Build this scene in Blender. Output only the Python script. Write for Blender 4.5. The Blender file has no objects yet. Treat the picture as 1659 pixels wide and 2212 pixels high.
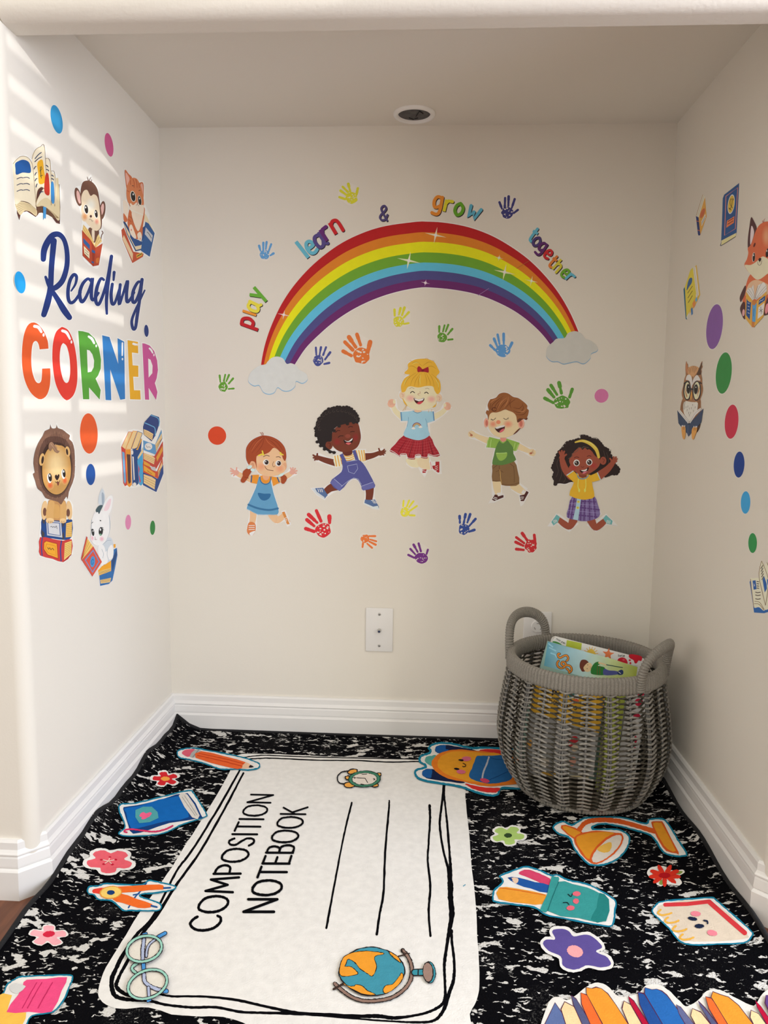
import bpy, bmesh, math, random
from mathutils import Vector, Matrix
from mathutils.geometry import tessellate_polygon

scene = bpy.context.scene
COL = scene.collection

# ------------------------------------------------------------------ camera
FPX, IMW, IMH = 1630.9, 1659.0, 2212.0
CAM = Vector((0.04059, -1.87607, 0.81814))
ROT = Matrix(((0.99846011, -0.01796991, 0.05248332),
              (0.05425943, 0.11942399, -0.99135958),
              (0.01154687, 0.99268071, 0.12021513)))
cam = bpy.data.cameras.new('camera')
cam.sensor_fit = 'HORIZONTAL'
cam.sensor_width = 36.0
cam.lens = FPX / IMW * 36.0
cam.clip_start = 0.02
cam_ob = bpy.data.objects.new('camera', cam)
cam_ob.matrix_world = Matrix.Translation(CAM) @ ROT.to_4x4()
COL.objects.link(cam_ob)
scene.camera = cam_ob

# ------------------------------------------------------------------ light
scene.view_settings.view_transform = 'Standard'
scene.view_settings.look = 'None'
scene.view_settings.gamma = 1.0
scene.view_settings.use_curve_mapping = False
scene.view_settings.exposure = 0.13

world = bpy.data.worlds.new('daylight')
scene.world = world
world.use_nodes = True
wbg = world.node_tree.nodes['Background']
wbg.inputs[0].default_value = (1.0, 0.955, 0.855, 1)
wbg.inputs[1].default_value = 1.30

def area(name, loc, aim, sx, sy, power, color):
    l = bpy.data.lights.new(name, 'AREA')
    l.shape = 'RECTANGLE'; l.size = sx; l.size_y = sy
    l.energy = power; l.color = color
    o = bpy.data.objects.new(name, l)
    o.location = loc
    o.rotation_euler = (Vector(aim) - Vector(loc)).to_track_quat('-Z', 'Y').to_euler()
    COL.objects.link(o)
    return o

# daylight through the blind window (wide, near) plus a narrow lamp added to cast the back wall's shadow edge
area('window_daylight', (2.10, -1.55, 1.15), (-0.6, -0.45, 0.7), 1.0, 1.5, 47, (0.845, 0.95, 1.17))
area('shadow_edge_light', (2.10, -2.45, 1.10), (-0.3, 0.0, 0.7), 0.22, 1.9, 14, (1.0, 0.95, 0.86))
sun = bpy.data.lights.new('sun', 'SUN')
sun.energy = 0.95
sun.angle = math.radians(0.22)
sun.color = (1.0, 0.985, 0.96)
sun_ob = bpy.data.objects.new('sun', sun)
SUN_AZ, SUN_EL = math.radians(20), math.radians(4)
SUN_D = Vector((-math.cos(SUN_AZ) * math.cos(SUN_EL), math.sin(SUN_AZ) * math.cos(SUN_EL), -math.sin(SUN_EL)))
sun_ob.rotation_euler = SUN_D.to_track_quat('-Z', 'Y').to_euler()
sun_ob.location = (6, -4, 4)
COL.objects.link(sun_ob)

# ------------------------------------------------------------------ room size
HW = 0.6106            # half width of the nook
XL, XR = -HW, HW
HC = 1.509             # nook ceiling
HB = 0.103             # baseboard height
YF = -0.70             # plane of the wall that the nook opens from
ZH = 1.41              # underside of the header
BR = 0.024             # bullnose radius

# ------------------------------------------------------------------ colour
def s2l(c):
    c = c / 255.0
    return c / 12.92 if c <= 0.04045 else ((c + 0.055) / 1.055) ** 2.4
def lin(rgb): return tuple(s2l(v) for v in rgb)
WALL_ALB = (0.80, 0.762, 0.69)
REF = {'back': lin((203, 188, 168)), 'left': lin((230, 227, 221)), 'right': lin((192, 178, 158)), 'rug': lin((222, 217, 208)), 'book': lin((190, 180, 168))}
def alb(rgb, plane):
    r = REF[plane]
    l = lin(rgb)
    w = (0.755, 0.738, 0.708) if plane == 'rug' else WALL_ALB
    return tuple(min(0.88, max(0.003, l[i] / r[i] * w[i])) for i in range(3))

# ------------------------------------------------------------------ materials
MATS = {}
def mat(name, color, rough=0.6, metal=0.0, bump=None, vary=None, spec=0.5, sheen=0.0):
    """principled material; bump=(scale, strength, distance); vary=(scale, amount)"""
    if name in MATS: return MATS[name]
    m = bpy.data.materials.new(name); m.use_nodes = True
    nt = m.node_tree; b = nt.nodes['Principled BSDF']
    b.inputs['Base Color'].default_value = (*color, 1)
    b.inputs['Roughness'].default_value = rough
    b.inputs['Metallic'].default_value = metal
    b.inputs['Specular IOR Level'].default_value = spec
    if sheen: b.inputs['Sheen Weight'].default_value = sheen
    tc = nt.nodes.new('ShaderNodeTexCoord')
    if vary:
        n = nt.nodes.new('ShaderNodeTexNoise'); n.inputs['Scale'].default_value = vary[0]; n.inputs['Detail'].default_value = 5
        nt.links.new(tc.outputs['Object'], n.inputs['Vector'])
        mr = nt.nodes.new('ShaderNodeMapRange')
        mr.inputs[1].default_value = 0.3; mr.inputs[2].default_value = 0.7
        mr.inputs[3].default_value = 1 - vary[1]; mr.inputs[4].default_value = 1 + vary[1]
        nt.links.new(n.outputs[0], mr.inputs[0])
        mx = nt.nodes.new('ShaderNodeVectorMath'); mx.operation = 'SCALE'
        mx.inputs[0].default_value = color
        nt.links.new(mr.outputs[0], mx.inputs['Scale'])
        nt.links.new(mx.outputs[0], b.inputs['Base Color'])
    if bump:
        n2 = nt.nodes.new('ShaderNodeTexNoise'); n2.inputs['Scale'].default_value = bump[0]; n2.inputs['Detail'].default_value = 4
        nt.links.new(tc.outputs['Object'], n2.inputs['Vector'])
        bp = nt.nodes.new('ShaderNodeBump'); bp.inputs['Strength'].default_value = bump[1]; bp.inputs['Distance'].default_value = bump[2]
        nt.links.new(n2.outputs[0], bp.inputs['Height'])
        nt.links.new(bp.outputs[0], b.inputs['Normal'])
    MATS[name] = m
    return m

def print_mat(name, rough, vscale, vamt, spec=0.4, bump=None, sheen=0.0):
    """printed ink: colour from the mesh's own ink attribute, mottled by noise"""
    m = bpy.data.materials.new(name); m.use_nodes = True
    nt = m.node_tree; b = nt.nodes['Principled BSDF']
    b.inputs['Roughness'].default_value = rough
    b.inputs['Specular IOR Level'].default_value = spec
    if sheen: b.inputs['Sheen Weight'].default_value = sheen
    a = nt.nodes.new('ShaderNodeAttribute'); a.attribute_name = 'ink'
    g = nt.nodes.new('ShaderNodeNewGeometry')
    n = nt.nodes.new('ShaderNodeTexNoise'); n.inputs['Scale'].default_value = vscale; n.inputs['Detail'].default_value = 5
    nt.links.new(g.outputs['Position'], n.inputs['Vector'])
    mr = nt.nodes.new('ShaderNodeMapRange')
    mr.inputs[1].default_value = 0.3; mr.inputs[2].default_value = 0.7
    mr.inputs[3].default_value = 1 - vamt; mr.inputs[4].default_value = 1 + vamt
    nt.links.new(n.outputs[0], mr.inputs[0])
    mx = nt.nodes.new('ShaderNodeVectorMath'); mx.operation = 'SCALE'
    nt.links.new(a.outputs['Color'], mx.inputs[0]); nt.links.new(mr.outputs[0], mx.inputs['Scale'])
    nt.links.new(mx.outputs[0], b.inputs['Base Color'])
    if bump:
        n2 = nt.nodes.new('ShaderNodeTexNoise'); n2.inputs['Scale'].default_value = bump[0]; n2.inputs['Detail'].default_value = 3
        nt.links.new(g.outputs['Position'], n2.inputs['Vector'])
        bp = nt.nodes.new('ShaderNodeBump'); bp.inputs['Strength'].default_value = bump[1]; bp.inputs['Distance'].default_value = bump[2]
        nt.links.new(n2.outputs[0], bp.inputs['Height']); nt.links.new(bp.outputs[0], b.inputs['Normal'])
    return m
M_VINYL = print_mat('printed_vinyl', 0.5, 60, 0.025, 0.15)
M_PLUSH = print_mat('printed_plush', 0.95, 70, 0.05, 0.03, (380, 0.35, 0.002))
M_COVER = print_mat('printed_cover', 0.35, 40, 0.07)

# ------------------------------------------------------------------ objects
def link(name, me, m=None, parent=None, loc=None):
    o = bpy.data.objects.new(name, me)
    if m is not None:
        for x in (m if isinstance(m, (list, tuple)) else [m]): me.materials.append(x)
    COL.objects.link(o)
    if loc is not None: o.location = loc
    if parent: o.parent = parent
    return o
def bm_obj(name, bm, m=None, parent=None, loc=None, smooth=False, recalc=True):
    if recalc: bmesh.ops.recalc_face_normals(bm, faces=bm.faces)
    me = bpy.data.meshes.new(name); bm.to_mesh(me); bm.free()
    if smooth:
        for p in me.polygons: p.use_smooth = True
    return link(name, me, m, parent, loc)
def tag(o, label=None, cat=None, group=None, kind=None):
    if label: o['label'] = label
    if cat: o['category'] = cat
    if group: o['group'] = group
    if kind: o['kind'] = kind
    return o
def empty(name, loc, label, cat, group=None):
    o = bpy.data.objects.new(name, None); o.empty_display_size = 0.05
    o.location = loc; COL.objects.link(o)
    return tag(o, label, cat, group)
def add_box(bm, lo, hi, bevel=0.0, seg=2):
    vs = [bm.verts.new((x, y, z)) for x in (lo[0], hi[0]) for y in (lo[1], hi[1]) for z in (lo[2], hi[2])]
    fs = [bm.faces.new([vs[i] for i in q]) for q in ((0,1,3,2),(4,6,7,5),(0,4,5,1),(2,3,7,6),(0,2,6,4),(1,5,7,3))]
    if bevel:
        es = list({e for f in fs for e in f.edges})
        bmesh.ops.bevel(bm, geom=es, offset=bevel, segments=seg, affect='EDGES', profile=0.5)
def prism(bm, pts, axis, a, b):
    """closed outline in the two other axes, extruded along axis from a to b"""
    def mk(u, v, w):
        return {'x': (w, u, v), 'y': (u, w, v), 'z': (u, v, w)}[axis]
    A = [bm.verts.new(mk(u, v, a)) for u, v in pts]
    B = [bm.verts.new(mk(u, v, b)) for u, v in pts]
    n = len(pts)
    bm.faces.new(A); bm.faces.new(B[::-1])
    for i in range(n): bm.faces.new((A[i], A[(i+1) % n], B[(i+1) % n], B[i]))
def lathe(bm, prof, center, axis=Vector((0, 0, 1)), n=48):
    ax = axis.normalized(); u = ax.orthogonal().normalized(); v = ax.cross(u)
    c = Vector(center); rings = []
    for r, h in prof:
        rings.append([bm.verts.new(c + ax*h + (u*math.cos(2*math.pi*k/n) + v*math.sin(2*math.pi*k/n))*max(r, 1e-5)) for k in range(n)])
    for a, b in zip(rings, rings[1:]):
        for k in range(n): bm.faces.new((a[k], a[(k+1) % n], b[(k+1) % n], b[k]))
def tube(bm, pts, rad, n=6, cap=True, squash=None, mats=None):
    """tube along points; rad = number or list"""
    P = [Vector(p) for p in pts]; m = len(P)
    R = rad if isinstance(rad, (list, tuple)) else [rad]*m
    rings = []; ref = None
    for i in range(m):
        t = (P[min(i+1, m-1)] - P[max(i-1, 0)]).normalized()
        if ref is None: ref = t.orthogonal().normalized()
        u = (ref - t*ref.dot(t)).normalized(); v = t.cross(u); ref = u
        rings.append([bm.verts.new(P[i] + (u*math.cos(2*math.pi*k/n) + v*math.sin(2*math.pi*k/n))*R[i]) for k in range(n)])
    for i, (a, b) in enumerate(zip(rings, rings[1:])):
        for k in range(n):
            f = bm.faces.new((a[k], a[(k+1) % n], b[(k+1) % n], b[k]))
            if mats: f.material_index = mats[i]
    if cap:
        bm.faces.new(rings[0]); bm.faces.new(rings[-1][::-1])

# ------------------------------------------------------------------ from a photo point to a surface of the nook
def ray(px, py):
    return (ROT @ Vector(((px - 829.5)/FPX, -(py - 1106.0)/FPX, -1.0)))
def rug_h(x, y):
    """height of the rug's upper face: flat, riding up on the skirting at the sides"""
    h = 0.010
    a = max(0.0, 1 - (x - (XL + 0.016))/0.085); h += 0.034*a*a*(0.85 + 0.22*math.sin(y*21.0) + 0.12*math.sin(y*47.0))*min(1, max(0, (y + 0.95)/0.35))
    b = max(0.0, 1 - ((XR - 0.016) - x)/0.05); h += 0.012*b*b*(0.8 + 0.5*math.sin(y*26.0 + 1))
    c = max(0.0, 1 - (-0.016 - y)/0.03); h += 0.003*c*c
    d = math.hypot(x - (XL + 0.016), y + 0.016); h += 0.018*max(0.0, 1 - d/0.06)**1.6
    h += 0.0007*math.sin(y*13 + 1.3*math.sin(x*5)) * math.sin(x*4 + 1.0)
    return h
def unproject(px, py, plane, e=0.0):
    d = ray(px, py)
    if plane == 'back': t = (-e - CAM.y)/d.y
    elif plane == 'left': t = (XL + e - CAM.x)/d.x
    elif plane == 'right': t = (XR - e - CAM.x)/d.x
    else:
        h = 0.010
        for _ in range(9):
            t = (h + e - CAM.z)/d.z
            q = CAM + d*t
            h = rug_h(q.x, q.y)
    return CAM + d*t

# ------------------------------------------------------------------ drawing (prints)
def spline(pts, closed=True, n=5):
    m = len(pts); out = []
    rng = range(m) if closed else range(m - 1)
    for i in rng:
        p0 = pts[(i-1) % m] if closed or i > 0 else pts[0]
        p1 = pts[i]; p2 = pts[(i+1) % m]
        p3 = pts[(i+2) % m] if closed or i + 2 < m else pts[-1]
        for k in range(n):
            t = k/n
            out.append(tuple(0.5*((2*p1[j]) + (-p0[j]+p2[j])*t + (2*p0[j]-5*p1[j]+4*p2[j]-p3[j])*t*t + (-p0[j]+3*p1[j]-3*p2[j]+p3[j])*t**3) for j in range(len(p1))))
    if not closed: out.append(tuple(pts[-1]))
    return out
def resample(pts, n):
    L = [0.0]
    for a, b in zip(pts, pts[1:]): L.append(L[-1] + math.hypot(b[0]-a[0], b[1]-a[1]))
    out = []; j = 0
    for k in range(n):
        s = L[-1]*k/(n-1)
        while j < len(pts) - 2 and L[j+1] < s: j += 1
        f = (s - L[j])/max(1e-9, L[j+1]-L[j])
        out.append((pts[j][0] + (pts[j+1][0]-pts[j][0])*f, pts[j][1] + (pts[j+1][1]-pts[j][1])*f))
    return out
def poly_area(p):
    return 0.5*sum(p[i][0]*p[(i+1) % len(p)][1] - p[(i+1) % len(p)][0]*p[i][1] for i in range(len(p)))
def offset(pts, d):
    """grow (d>0) or shrink a closed outline"""
    s = 1 if poly_area(pts) > 0 else -1
    out = []; m = len(pts)
    for i in range(m):
        a = pts[i-1]; b = pts[i]; c = pts[(i+1) % m]
        def nrm(p, q):
            l = math.hypot(q[0]-p[0], q[1]-p[1]) or 1e-9
            return ((q[1]-p[1])/l*s, -(q[0]-p[0])/l*s)
        n1 = nrm(a, b); n2 = nrm(b, c)
        mx, my = n1[0]+n2[0], n1[1]+n2[1]; l = math.hypot(mx, my) or 1e-9
        k = min(1.6, 2/l) if l > 0.3 else 1.0
        out.append((b[0] + mx/l*d*k, b[1] + my/l*d*k))
    return out
def ellipse(cx, cy, rx, ry, rot=0, n=28, a0=0, a1=360):
    r = math.radians(rot); out = []
    full = abs(a1 - a0) >= 360
    for k in range(n if full else n + 1):
        t = math.radians(a0 + (a1-a0)*k/n)
        x, y = rx*math.cos(t), ry*math.sin(t)
        out.append((cx + x*math.cos(r) - y*math.sin(r), cy + x*math.sin(r) + y*math.cos(r)))
    return out

class Print:
    """a printed, flat thing drawn in the frame of a photo crop and laid on a surface of the nook"""
    def __init__(self, plane, crop=None, base=0.0002, step=1.5e-5, ref=None, maxedge=None, mapper=None, jag=0.0):
        self.plane = plane; self.base = base; self.step = step; self.n = 0
        self.parts = {}; self.order = []
        self.ref = ref or plane; self.maxedge = maxedge; self.mapper = mapper; self.jag = jag
        self.crop(crop)
        self.cur = 'print'
        self.rnd = random.Random(7)
    def crop(self, c):
        if c is None: self.o = (0, 0); self.s = 1.0
        else:
            self.o = (c[0], c[1]); self.s = min(1659.0/(c[2]-c[0]), 2212.0/(c[3]-c[1]))
        return self
    def part(self, name): self.cur = name; return self
    def _add(self, tris, pts, cols, ks=None):
        if self.cur not in self.parts: self.parts[self.cur] = []; self.order.append(self.cur)
        self.n += 1
        e0 = self.base + self.n*self.step
        # a stroke rises a hair along its run, so that it crosses over itself
        self.parts[self.cur].append((tris, pts, cols, [e0 + (k*self.step*.85 if ks else 0) for k in (ks or [0]*len(pts))]))
    def _pix(self, pts): return [(self.o[0] + p[0]/self.s, self.o[1] + p[1]/self.s) for p in pts]
    def P(self, color, pts, smooth=True, n=4, hole=None, border=None):
        q = spline(pts, True, n) if smooth else list(pts)
        if self.jag:
            q = spline(q, True, 2) if not smooth else q
            q = [(x + self.rnd.uniform(-1, 1)*self.jag*self.s, y + self.rnd.uniform(-1, 1)*self.jag*self.s) for x, y in q]
        loops = [q]
        if hole: loops.append(spline(hole, True, n) if smooth else list(hole))
        if border: self.P(border[0], offset(q, border[1]*self.s), False)
        tris = tessellate_polygon([[Vector((x, y, 0)) for x, y in l] for l in loops])
        flat = [v for l in loops for v in l]
        a = alb(color, self.ref)
        self._add(tris, self._pix(flat), [a]*len(flat))
        return self
    def PS(self, color, pts, **k): return self.P(color, pts, smooth=False, **k)
    def E(self, color, cx, cy, rx, ry=None, rot=0, **k):
        ry = rx if ry is None else ry
        return self.P(color, ellipse(cx, cy, rx, ry, rot), False, **k)
    def G(self, cin, cout, cx, cy, rx, ry, rot=0):
        """soft printed blush: ink fades from the centre outwards"""
        rings = [0.35, 0.7, 1.0]; n = 24
        pts = [(cx, cy)]; cols = [alb(cin, self.ref)]
        ci, co = alb(cin, self.ref), alb(cout, self.ref)
        for r, w in zip(rings, (0.8, 0.35, 0.0)):
            pts += ellipse(cx, cy, rx*r, ry*r, rot, n)
            cols += [tuple(ci[j]*w + co[j]*(1-w) for j in range(3))]*n
        tris = [(0, 1+k, 1+(k+1) % n) for k in range(n)]
        for q in range(2):
            for k in range(n):
                a = 1+q*n+k; b = 1+q*n+(k+1) % n
                tris += [(a, a+n, b+n), (a, b+n, b)]
        self._add(tris, self._pix(pts), cols)
        return self
    def S(self, color, pts, w, smooth=True, n=5, round_=True, closed=False):
        """brush stroke; w number, or list of widths along the points"""
        if not isinstance(w, (list, tuple)): w = [w]*len(pts)
        q = [(p[0], p[1], ww) for p, ww in zip(pts, w)]
        if closed: q = spline(q, True, n) + [q[0]]
        elif smooth and len(q) > 2: q = spline(q, False, n)
        if self.jag and len(q) > 3:
            q2 = []
            for a, b in zip(q, q[1:]):
                for t in (0.0, 0.5):
                    q2.append(tuple(a[i]+(b[i]-a[i])*t for i in range(3)))
            q2.append(q[-1])
            q = [(x + self.rnd.uniform(-1, 1)*self.jag*self.s*.5, y + self.rnd.uniform(-1, 1)*self.jag*self.s*.5, ww*(1+self.rnd.uniform(-.12, .12))) for x, y, ww in q2]
        L, R = [], []; m = len(q)
        for i in range(m):
            a = q[max(0, i-1)]; b = q[min(m-1, i+1)]
            if closed and i in (0, m-1): a = q[m-2]; b = q[1]
            dx, dy = b[0]-a[0], b[1]-a[1]; l = math.hypot(dx, dy) or 1e-9
            nx, ny = -dy/l, dx/l; h = q[i][2]/2
            L.append((q[i][0]+nx*h, q[i][1]+ny*h)); R.append((q[i][0]-nx*h, q[i][1]-ny*h))
        pts2 = L + R
        tris = []
        for i in range(m-1): tris += [(i, i+1, m+i+1), (i, m+i+1, m+i)]
        a = alb(color, self.ref)
        ks = [i/(m-1) for i in range(m)]*2
        if round_ and not closed:
            for i, j, sg in ((0, 1, 1), (m-1, m-2, -1)):
                x, y, ww = q[i]; h = ww/2
                a0 = math.atan2(L[i][1]-y, L[i][0]-x)
                b0 = len(pts2); prev = i
                for k in range(1, 7):
                    t = a0 + sg*math.pi*k/7; pts2.append((x + h*math.cos(t), y + h*math.sin(t))); ks.append(ks[i])
                ring = [i] + list(range(b0, b0+6)) + [m+i]
                tris += [(ring[0], ring[k], ring[k+1]) for k in range(1, 7)]
        self._add(tris, self._pix(pts2), [a]*len(pts2), ks)
        return self
    def Q(self, cols, pts, n=8):
        """printed wash between four corner colours (tl, tr, br, bl)"""
        c = [alb(k, self.ref) for k in cols]; P_, C_, tris = [], [], []
        for j in range(n+1):
            for i in range(n+1):
                u, v = i/n, j/n; w = ((1-u)*(1-v), u*(1-v), u*v, (1-u)*v)
                P_.append(tuple(sum(w[k]*pts[k][d] for k in range(4)) for d in range(2)))
                C_.append(tuple(sum(w[k]*c[k][d] for k in range(4)) for d in range(3)))
        for j in range(n):
            for i in range(n):
                a = j*(n+1)+i; tris += [(a, a+1, a+n+2), (a, a+n+2, a+n+1)]
        self._add(tris, self._pix(P_), C_)
        return self
    def STRIP(self, color, A, B, n=40, smooth=True):
        """band between two open outlines"""
        a = resample(spline(A, False, 6) if smooth else A, n); b = resample(spline(B, False, 6) if smooth else B, n)
        tris = []
        for i in range(n-1): tris += [(i, i+1, n+i+1), (i, n+i+1, n+i)]
        c = alb(color, self.ref)
        self._add(tris, self._pix(a+b), [c]*(2*n))
        return self
    def mesh(self, items, origin):
        verts, faces, cols = [], [], []
        for tris, pts, cc, e in items:
            b = len(verts)
            if self.mapper: w = [self.mapper(x, y, e_) for (x, y), e_ in zip(pts, e)]
            else: w = [unproject(x, y, self.plane, e_) for (x, y), e_ in zip(pts, e)]
            cc = list(cc); e = list(e)
            if self.maxedge:
                # lay the cloth print onto the rug: split long edges and drop the new points on the pile
                mm = self.maxedge; mid = {}
                tris = [tuple(t) for t in tris]
                for _ in range(7):
                    split = {}
                    for t in tris:
                        for i in range(3):
                            k = (min(t[i], t[i-1]), max(t[i], t[i-1]))
                            if k not in split and (w[k[0]] - w[k[1]]).length > mm:
                                q = (w[k[0]] + w[k[1]])/2; ee = (e[k[0]] + e[k[1]])/2; q = Vector((q.x, q.y, rug_h(q.x, q.y) + ee))
                                split[k] = len(w); w.append(q); cc.append(cc[k[0]]); e.append(ee)
                    if not split: break
                    new = []
                    for a_, b_, c_ in tris:
                        ks = [split.get((min(p_), max(p_))) for p_ in ((a_, b_), (b_, c_), (c_, a_))]
                        ab, bc, ca = ks; n_ = sum(k is not None for k in ks)
                        if n_ == 0: new.append((a_, b_, c_))
                        elif n_ == 3: new += [(a_, ab, ca), (ab, b_, bc), (ca, bc, c_), (ab, bc, ca)]
                        elif n_ == 1:
                            if ab is not None: new += [(a_, ab, c_), (ab, b_, c_)]
                            elif bc is not None: new += [(a_, b_, bc), (a_, bc, c_)]
                            else: new += [(a_, b_, ca), (b_, c_, ca)]
                        else:
                            if ab is None: new += [(c_, ca, bc), (ca, a_, b_), (ca, b_, bc)]
                            elif bc is None: new += [(a_, ab, ca), (ab, b_, c_), (ab, c_, ca)]
                            else: new += [(b_, bc, ab), (bc, c_, a_), (bc, a_, ab)]
                    tris = new
            verts += [tuple(v - origin) for v in w]; cols += cc
            for t in tris:
                t = [b + k for k in t]
                if len(set(t)) < 3: continue
                A, B, C = (Vector(verts[k]) for k in t)
                nn = (B-A).cross(C-A)
                if nn.length < 1e-12: continue
                md = (A+B+C)/3 + origin
                if nn.dot(CAM - md) < 0: t = t[::-1]
                faces.append(tuple(t))
        me = bpy.data.meshes.new('print'); me.from_pydata(verts, [], faces)
        at = me.color_attributes.new('ink', 'FLOAT_COLOR', 'POINT')
        for i, c in enumerate(cols): at.data[i].color = (*c, 1)
        return me
    def origin(self):
        pts = [p for n in self.order for it in self.parts[n] for p in it[1]]
        x = (min(p[0] for p in pts)+max(p[0] for p in pts))/2; y = (min(p[1] for p in pts)+max(p[1] for p in pts))/2
        return self.mapper(x, y, 0) if self.mapper else unproject(x, y, self.plane, 0)
    def build(self, name, label, cat, group=None, m=None, labels=None):
        m = m or M_VINYL
        o = self.origin()
        if len(self.order) == 1:
            me = self.mesh(self.parts[self.order[0]], o); me.name = name
            return tag(link(name, me, m, None, o), label, cat, group)
        r = empty(name, o, label, cat, group)
        for pn in self.order:
            me = self.mesh(self.parts[pn], o); nm = pn.split('#')[0]; me.name = nm
            ch = link(nm, me, m, r)
            if labels and pn in labels: ch['label'] = labels[pn]
        return r
    def build_parts(self, parent, m, labels=None):
        for pn in self.order:
            me = self.mesh(self.parts[pn], parent.matrix_world.translation if False else Vector(parent.location)); nm = pn.split('#')[0]; me.name = nm
            ch = link(nm, me, m, parent)
            if labels and pn in labels: ch['label'] = labels[pn]

# ================================================================== THE SETTING
M_WALL = mat('wall_paint', WALL_ALB, 0.55, bump=(260, 0.10, 0.0012), spec=0.35)
M_WALLTEX = mat('textured_wall_paint', WALL_ALB, 0.6, bump=(150, 0.22, 0.002), spec=0.35)
M_CEIL = mat('ceiling_paint', WALL_ALB, 0.7, bump=(200, 0.10, 0.0012), spec=0.3)
M_TRIM = mat('white_trim_enamel', (0.82, 0.81, 0.80), 0.32, bump=(18, 0.06, 0.002))

def wood_mat():
    m = bpy.data.materials.new('red_brown_wood'); m.use_nodes = True
    nt = m.node_tree; b = nt.nodes['Principled BSDF']
    b.inputs['Roughness'].default_value = 0.35
    tc = nt.nodes.new('ShaderNodeTexCoord'); mp = nt.nodes.new('ShaderNodeMapping')
    mp.inputs['Scale'].default_value = (14, 1.2, 1)
    n = nt.nodes.new('ShaderNodeTexNoise'); n.inputs['Scale'].default_value = 6; n.inputs['Detail'].default_value = 8
    cr = nt.nodes.new('ShaderNodeValToRGB')
    cr.color_ramp.elements[0].color = (0.10, 0.030, 0.014, 1); cr.color_ramp.elements[0].position = 0.3
    cr.color_ramp.elements[1].color = (0.24, 0.085, 0.038, 1); cr.color_ramp.elements[1].position = 0.75
    nt.links.new(tc.outputs['Object'], mp.inputs[0]); nt.links.new(mp.outputs[0], n.inputs['Vector'])
    nt.links.new(n.outputs[0], cr.inputs[0]); nt.links.new(cr.outputs[0], b.inputs['Base Color'])
    return m
M_WOOD = wood_mat()

def struct(name, bm, m, smooth=False):
    o = bm_obj(name, bm, m, None, None, smooth); o['kind'] = 'structure'; return o
def soften(o, ang=40):
    me = o.data
    for p in me.polygons: p.use_smooth = True
    me.set_sharp_from_angle(angle=math.radians(ang))

X_OUT_L, X_OUT_R = -1.9, 2.2
ZT = 2.9
bm = bmesh.new(); add_box(bm, (X_OUT_L - .1, -5.2, -0.05), (X_OUT_R + .1, 0.08, 0.0)); struct('floor', bm, M_WOOD)
bm = bmesh.new(); add_box(bm, (XL - .08, 0.0, 0.0), (XR + .08, 0.08, HC + .06)); struct('wall_back', bm, M_WALL)
bm = bmesh.new(); add_box(bm, (XL - .001, -0.65, HC), (XR + .001, 0.0, HC + .05)); struct('ceiling', bm, M_CEIL)

def arc(cx, cy, r, a0, a1, n=10):
    return [(cx + r*math.cos(math.radians(a0+(a1-a0)*k/n)), cy + r*math.sin(math.radians(a0+(a1-a0)*k/n))) for k in range(n+1)]
# side walls: nook side, rounded drywall corner, then the face of the room wall
pl = [(XL, 0.0)] + arc(XL - BR, YF + BR, BR, 0, -90) + [(X_OUT_L, YF), (X_OUT_L, YF + .1), (XL - .08, YF + .1), (XL - .08, 0.0)]
bm = bmesh.new(); prism(bm, pl, 'z', 0, ZT); o = struct('wall_left', bm, M_WALL); soften(o, 30)
pr = [(-x, y) for x, y in pl]; pr = [((X_OUT_R if abs(x + X_OUT_L) < 1e-6 else x), y) for x, y in pr]
bm = bmesh.new(); prism(bm, pr, 'z', 0, ZT); o = struct('wall_right', bm, M_WALL); soften(o, 30)
# header over the opening, with a rounded lower front edge
hd = [(-0.646, ZT), (-0.646, ZH)] + arc(YF + BR, ZH + BR, BR, 270, 180) + [(YF, ZT)]
bm = bmesh.new(); prism(bm, hd, 'x', XL - .0, XR + .0); o = struct('wall_front', bm, M_WALLTEX); soften(o, 30)
# seam of the header running on over the room wall is covered by the side walls; room side wall with its window
WY0, WY1, WZ0, WZ1 = -1.735, -1.12, 0.90, 1.75
WX = X_OUT_R
bm = bmesh.new()
add_box(bm, (WX, -5.2, 0), (WX + .1, WY0, ZT)); add_box(bm, (WX, WY1, 0), (WX + .1, YF + .1, ZT))
add_box(bm, (WX, WY0, 0), (WX + .1, WY1, WZ0)); add_box(bm, (WX, WY0, WZ1), (WX + .1, WY1, ZT))
struct('wall_far_right', bm, M_WALL)
bm = bmesh.new(); add_box(bm, (X_OUT_L - .1, -5.2, 0), (X_OUT_L, YF + .1, ZT)); struct('wall_far_left', bm, M_WALL)

# window frame with its mullion
bm = bmesh.new()
for lo, hi in (((WX + .02, WY0, WZ0), (WX + .07, WY0 + .012, WZ1)), ((WX + .02, WY1 - .012, WZ0), (WX + .07, WY1, WZ1)),
               ((WX + .02, WY0, WZ0), (WX + .07, WY1, WZ0 + .012)), ((WX + .02, WY0, WZ1 - .012), (WX + .07, WY1, WZ1))):
    add_box(bm, lo, hi)
ymul = -0.508 - 2.81*math.tan(SUN_AZ)
add_box(bm, (WX + .03, ymul - .011, WZ0), (WX + .06, ymul + .011, WZ1))
struct('window_1', bm, M_TRIM)
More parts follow.
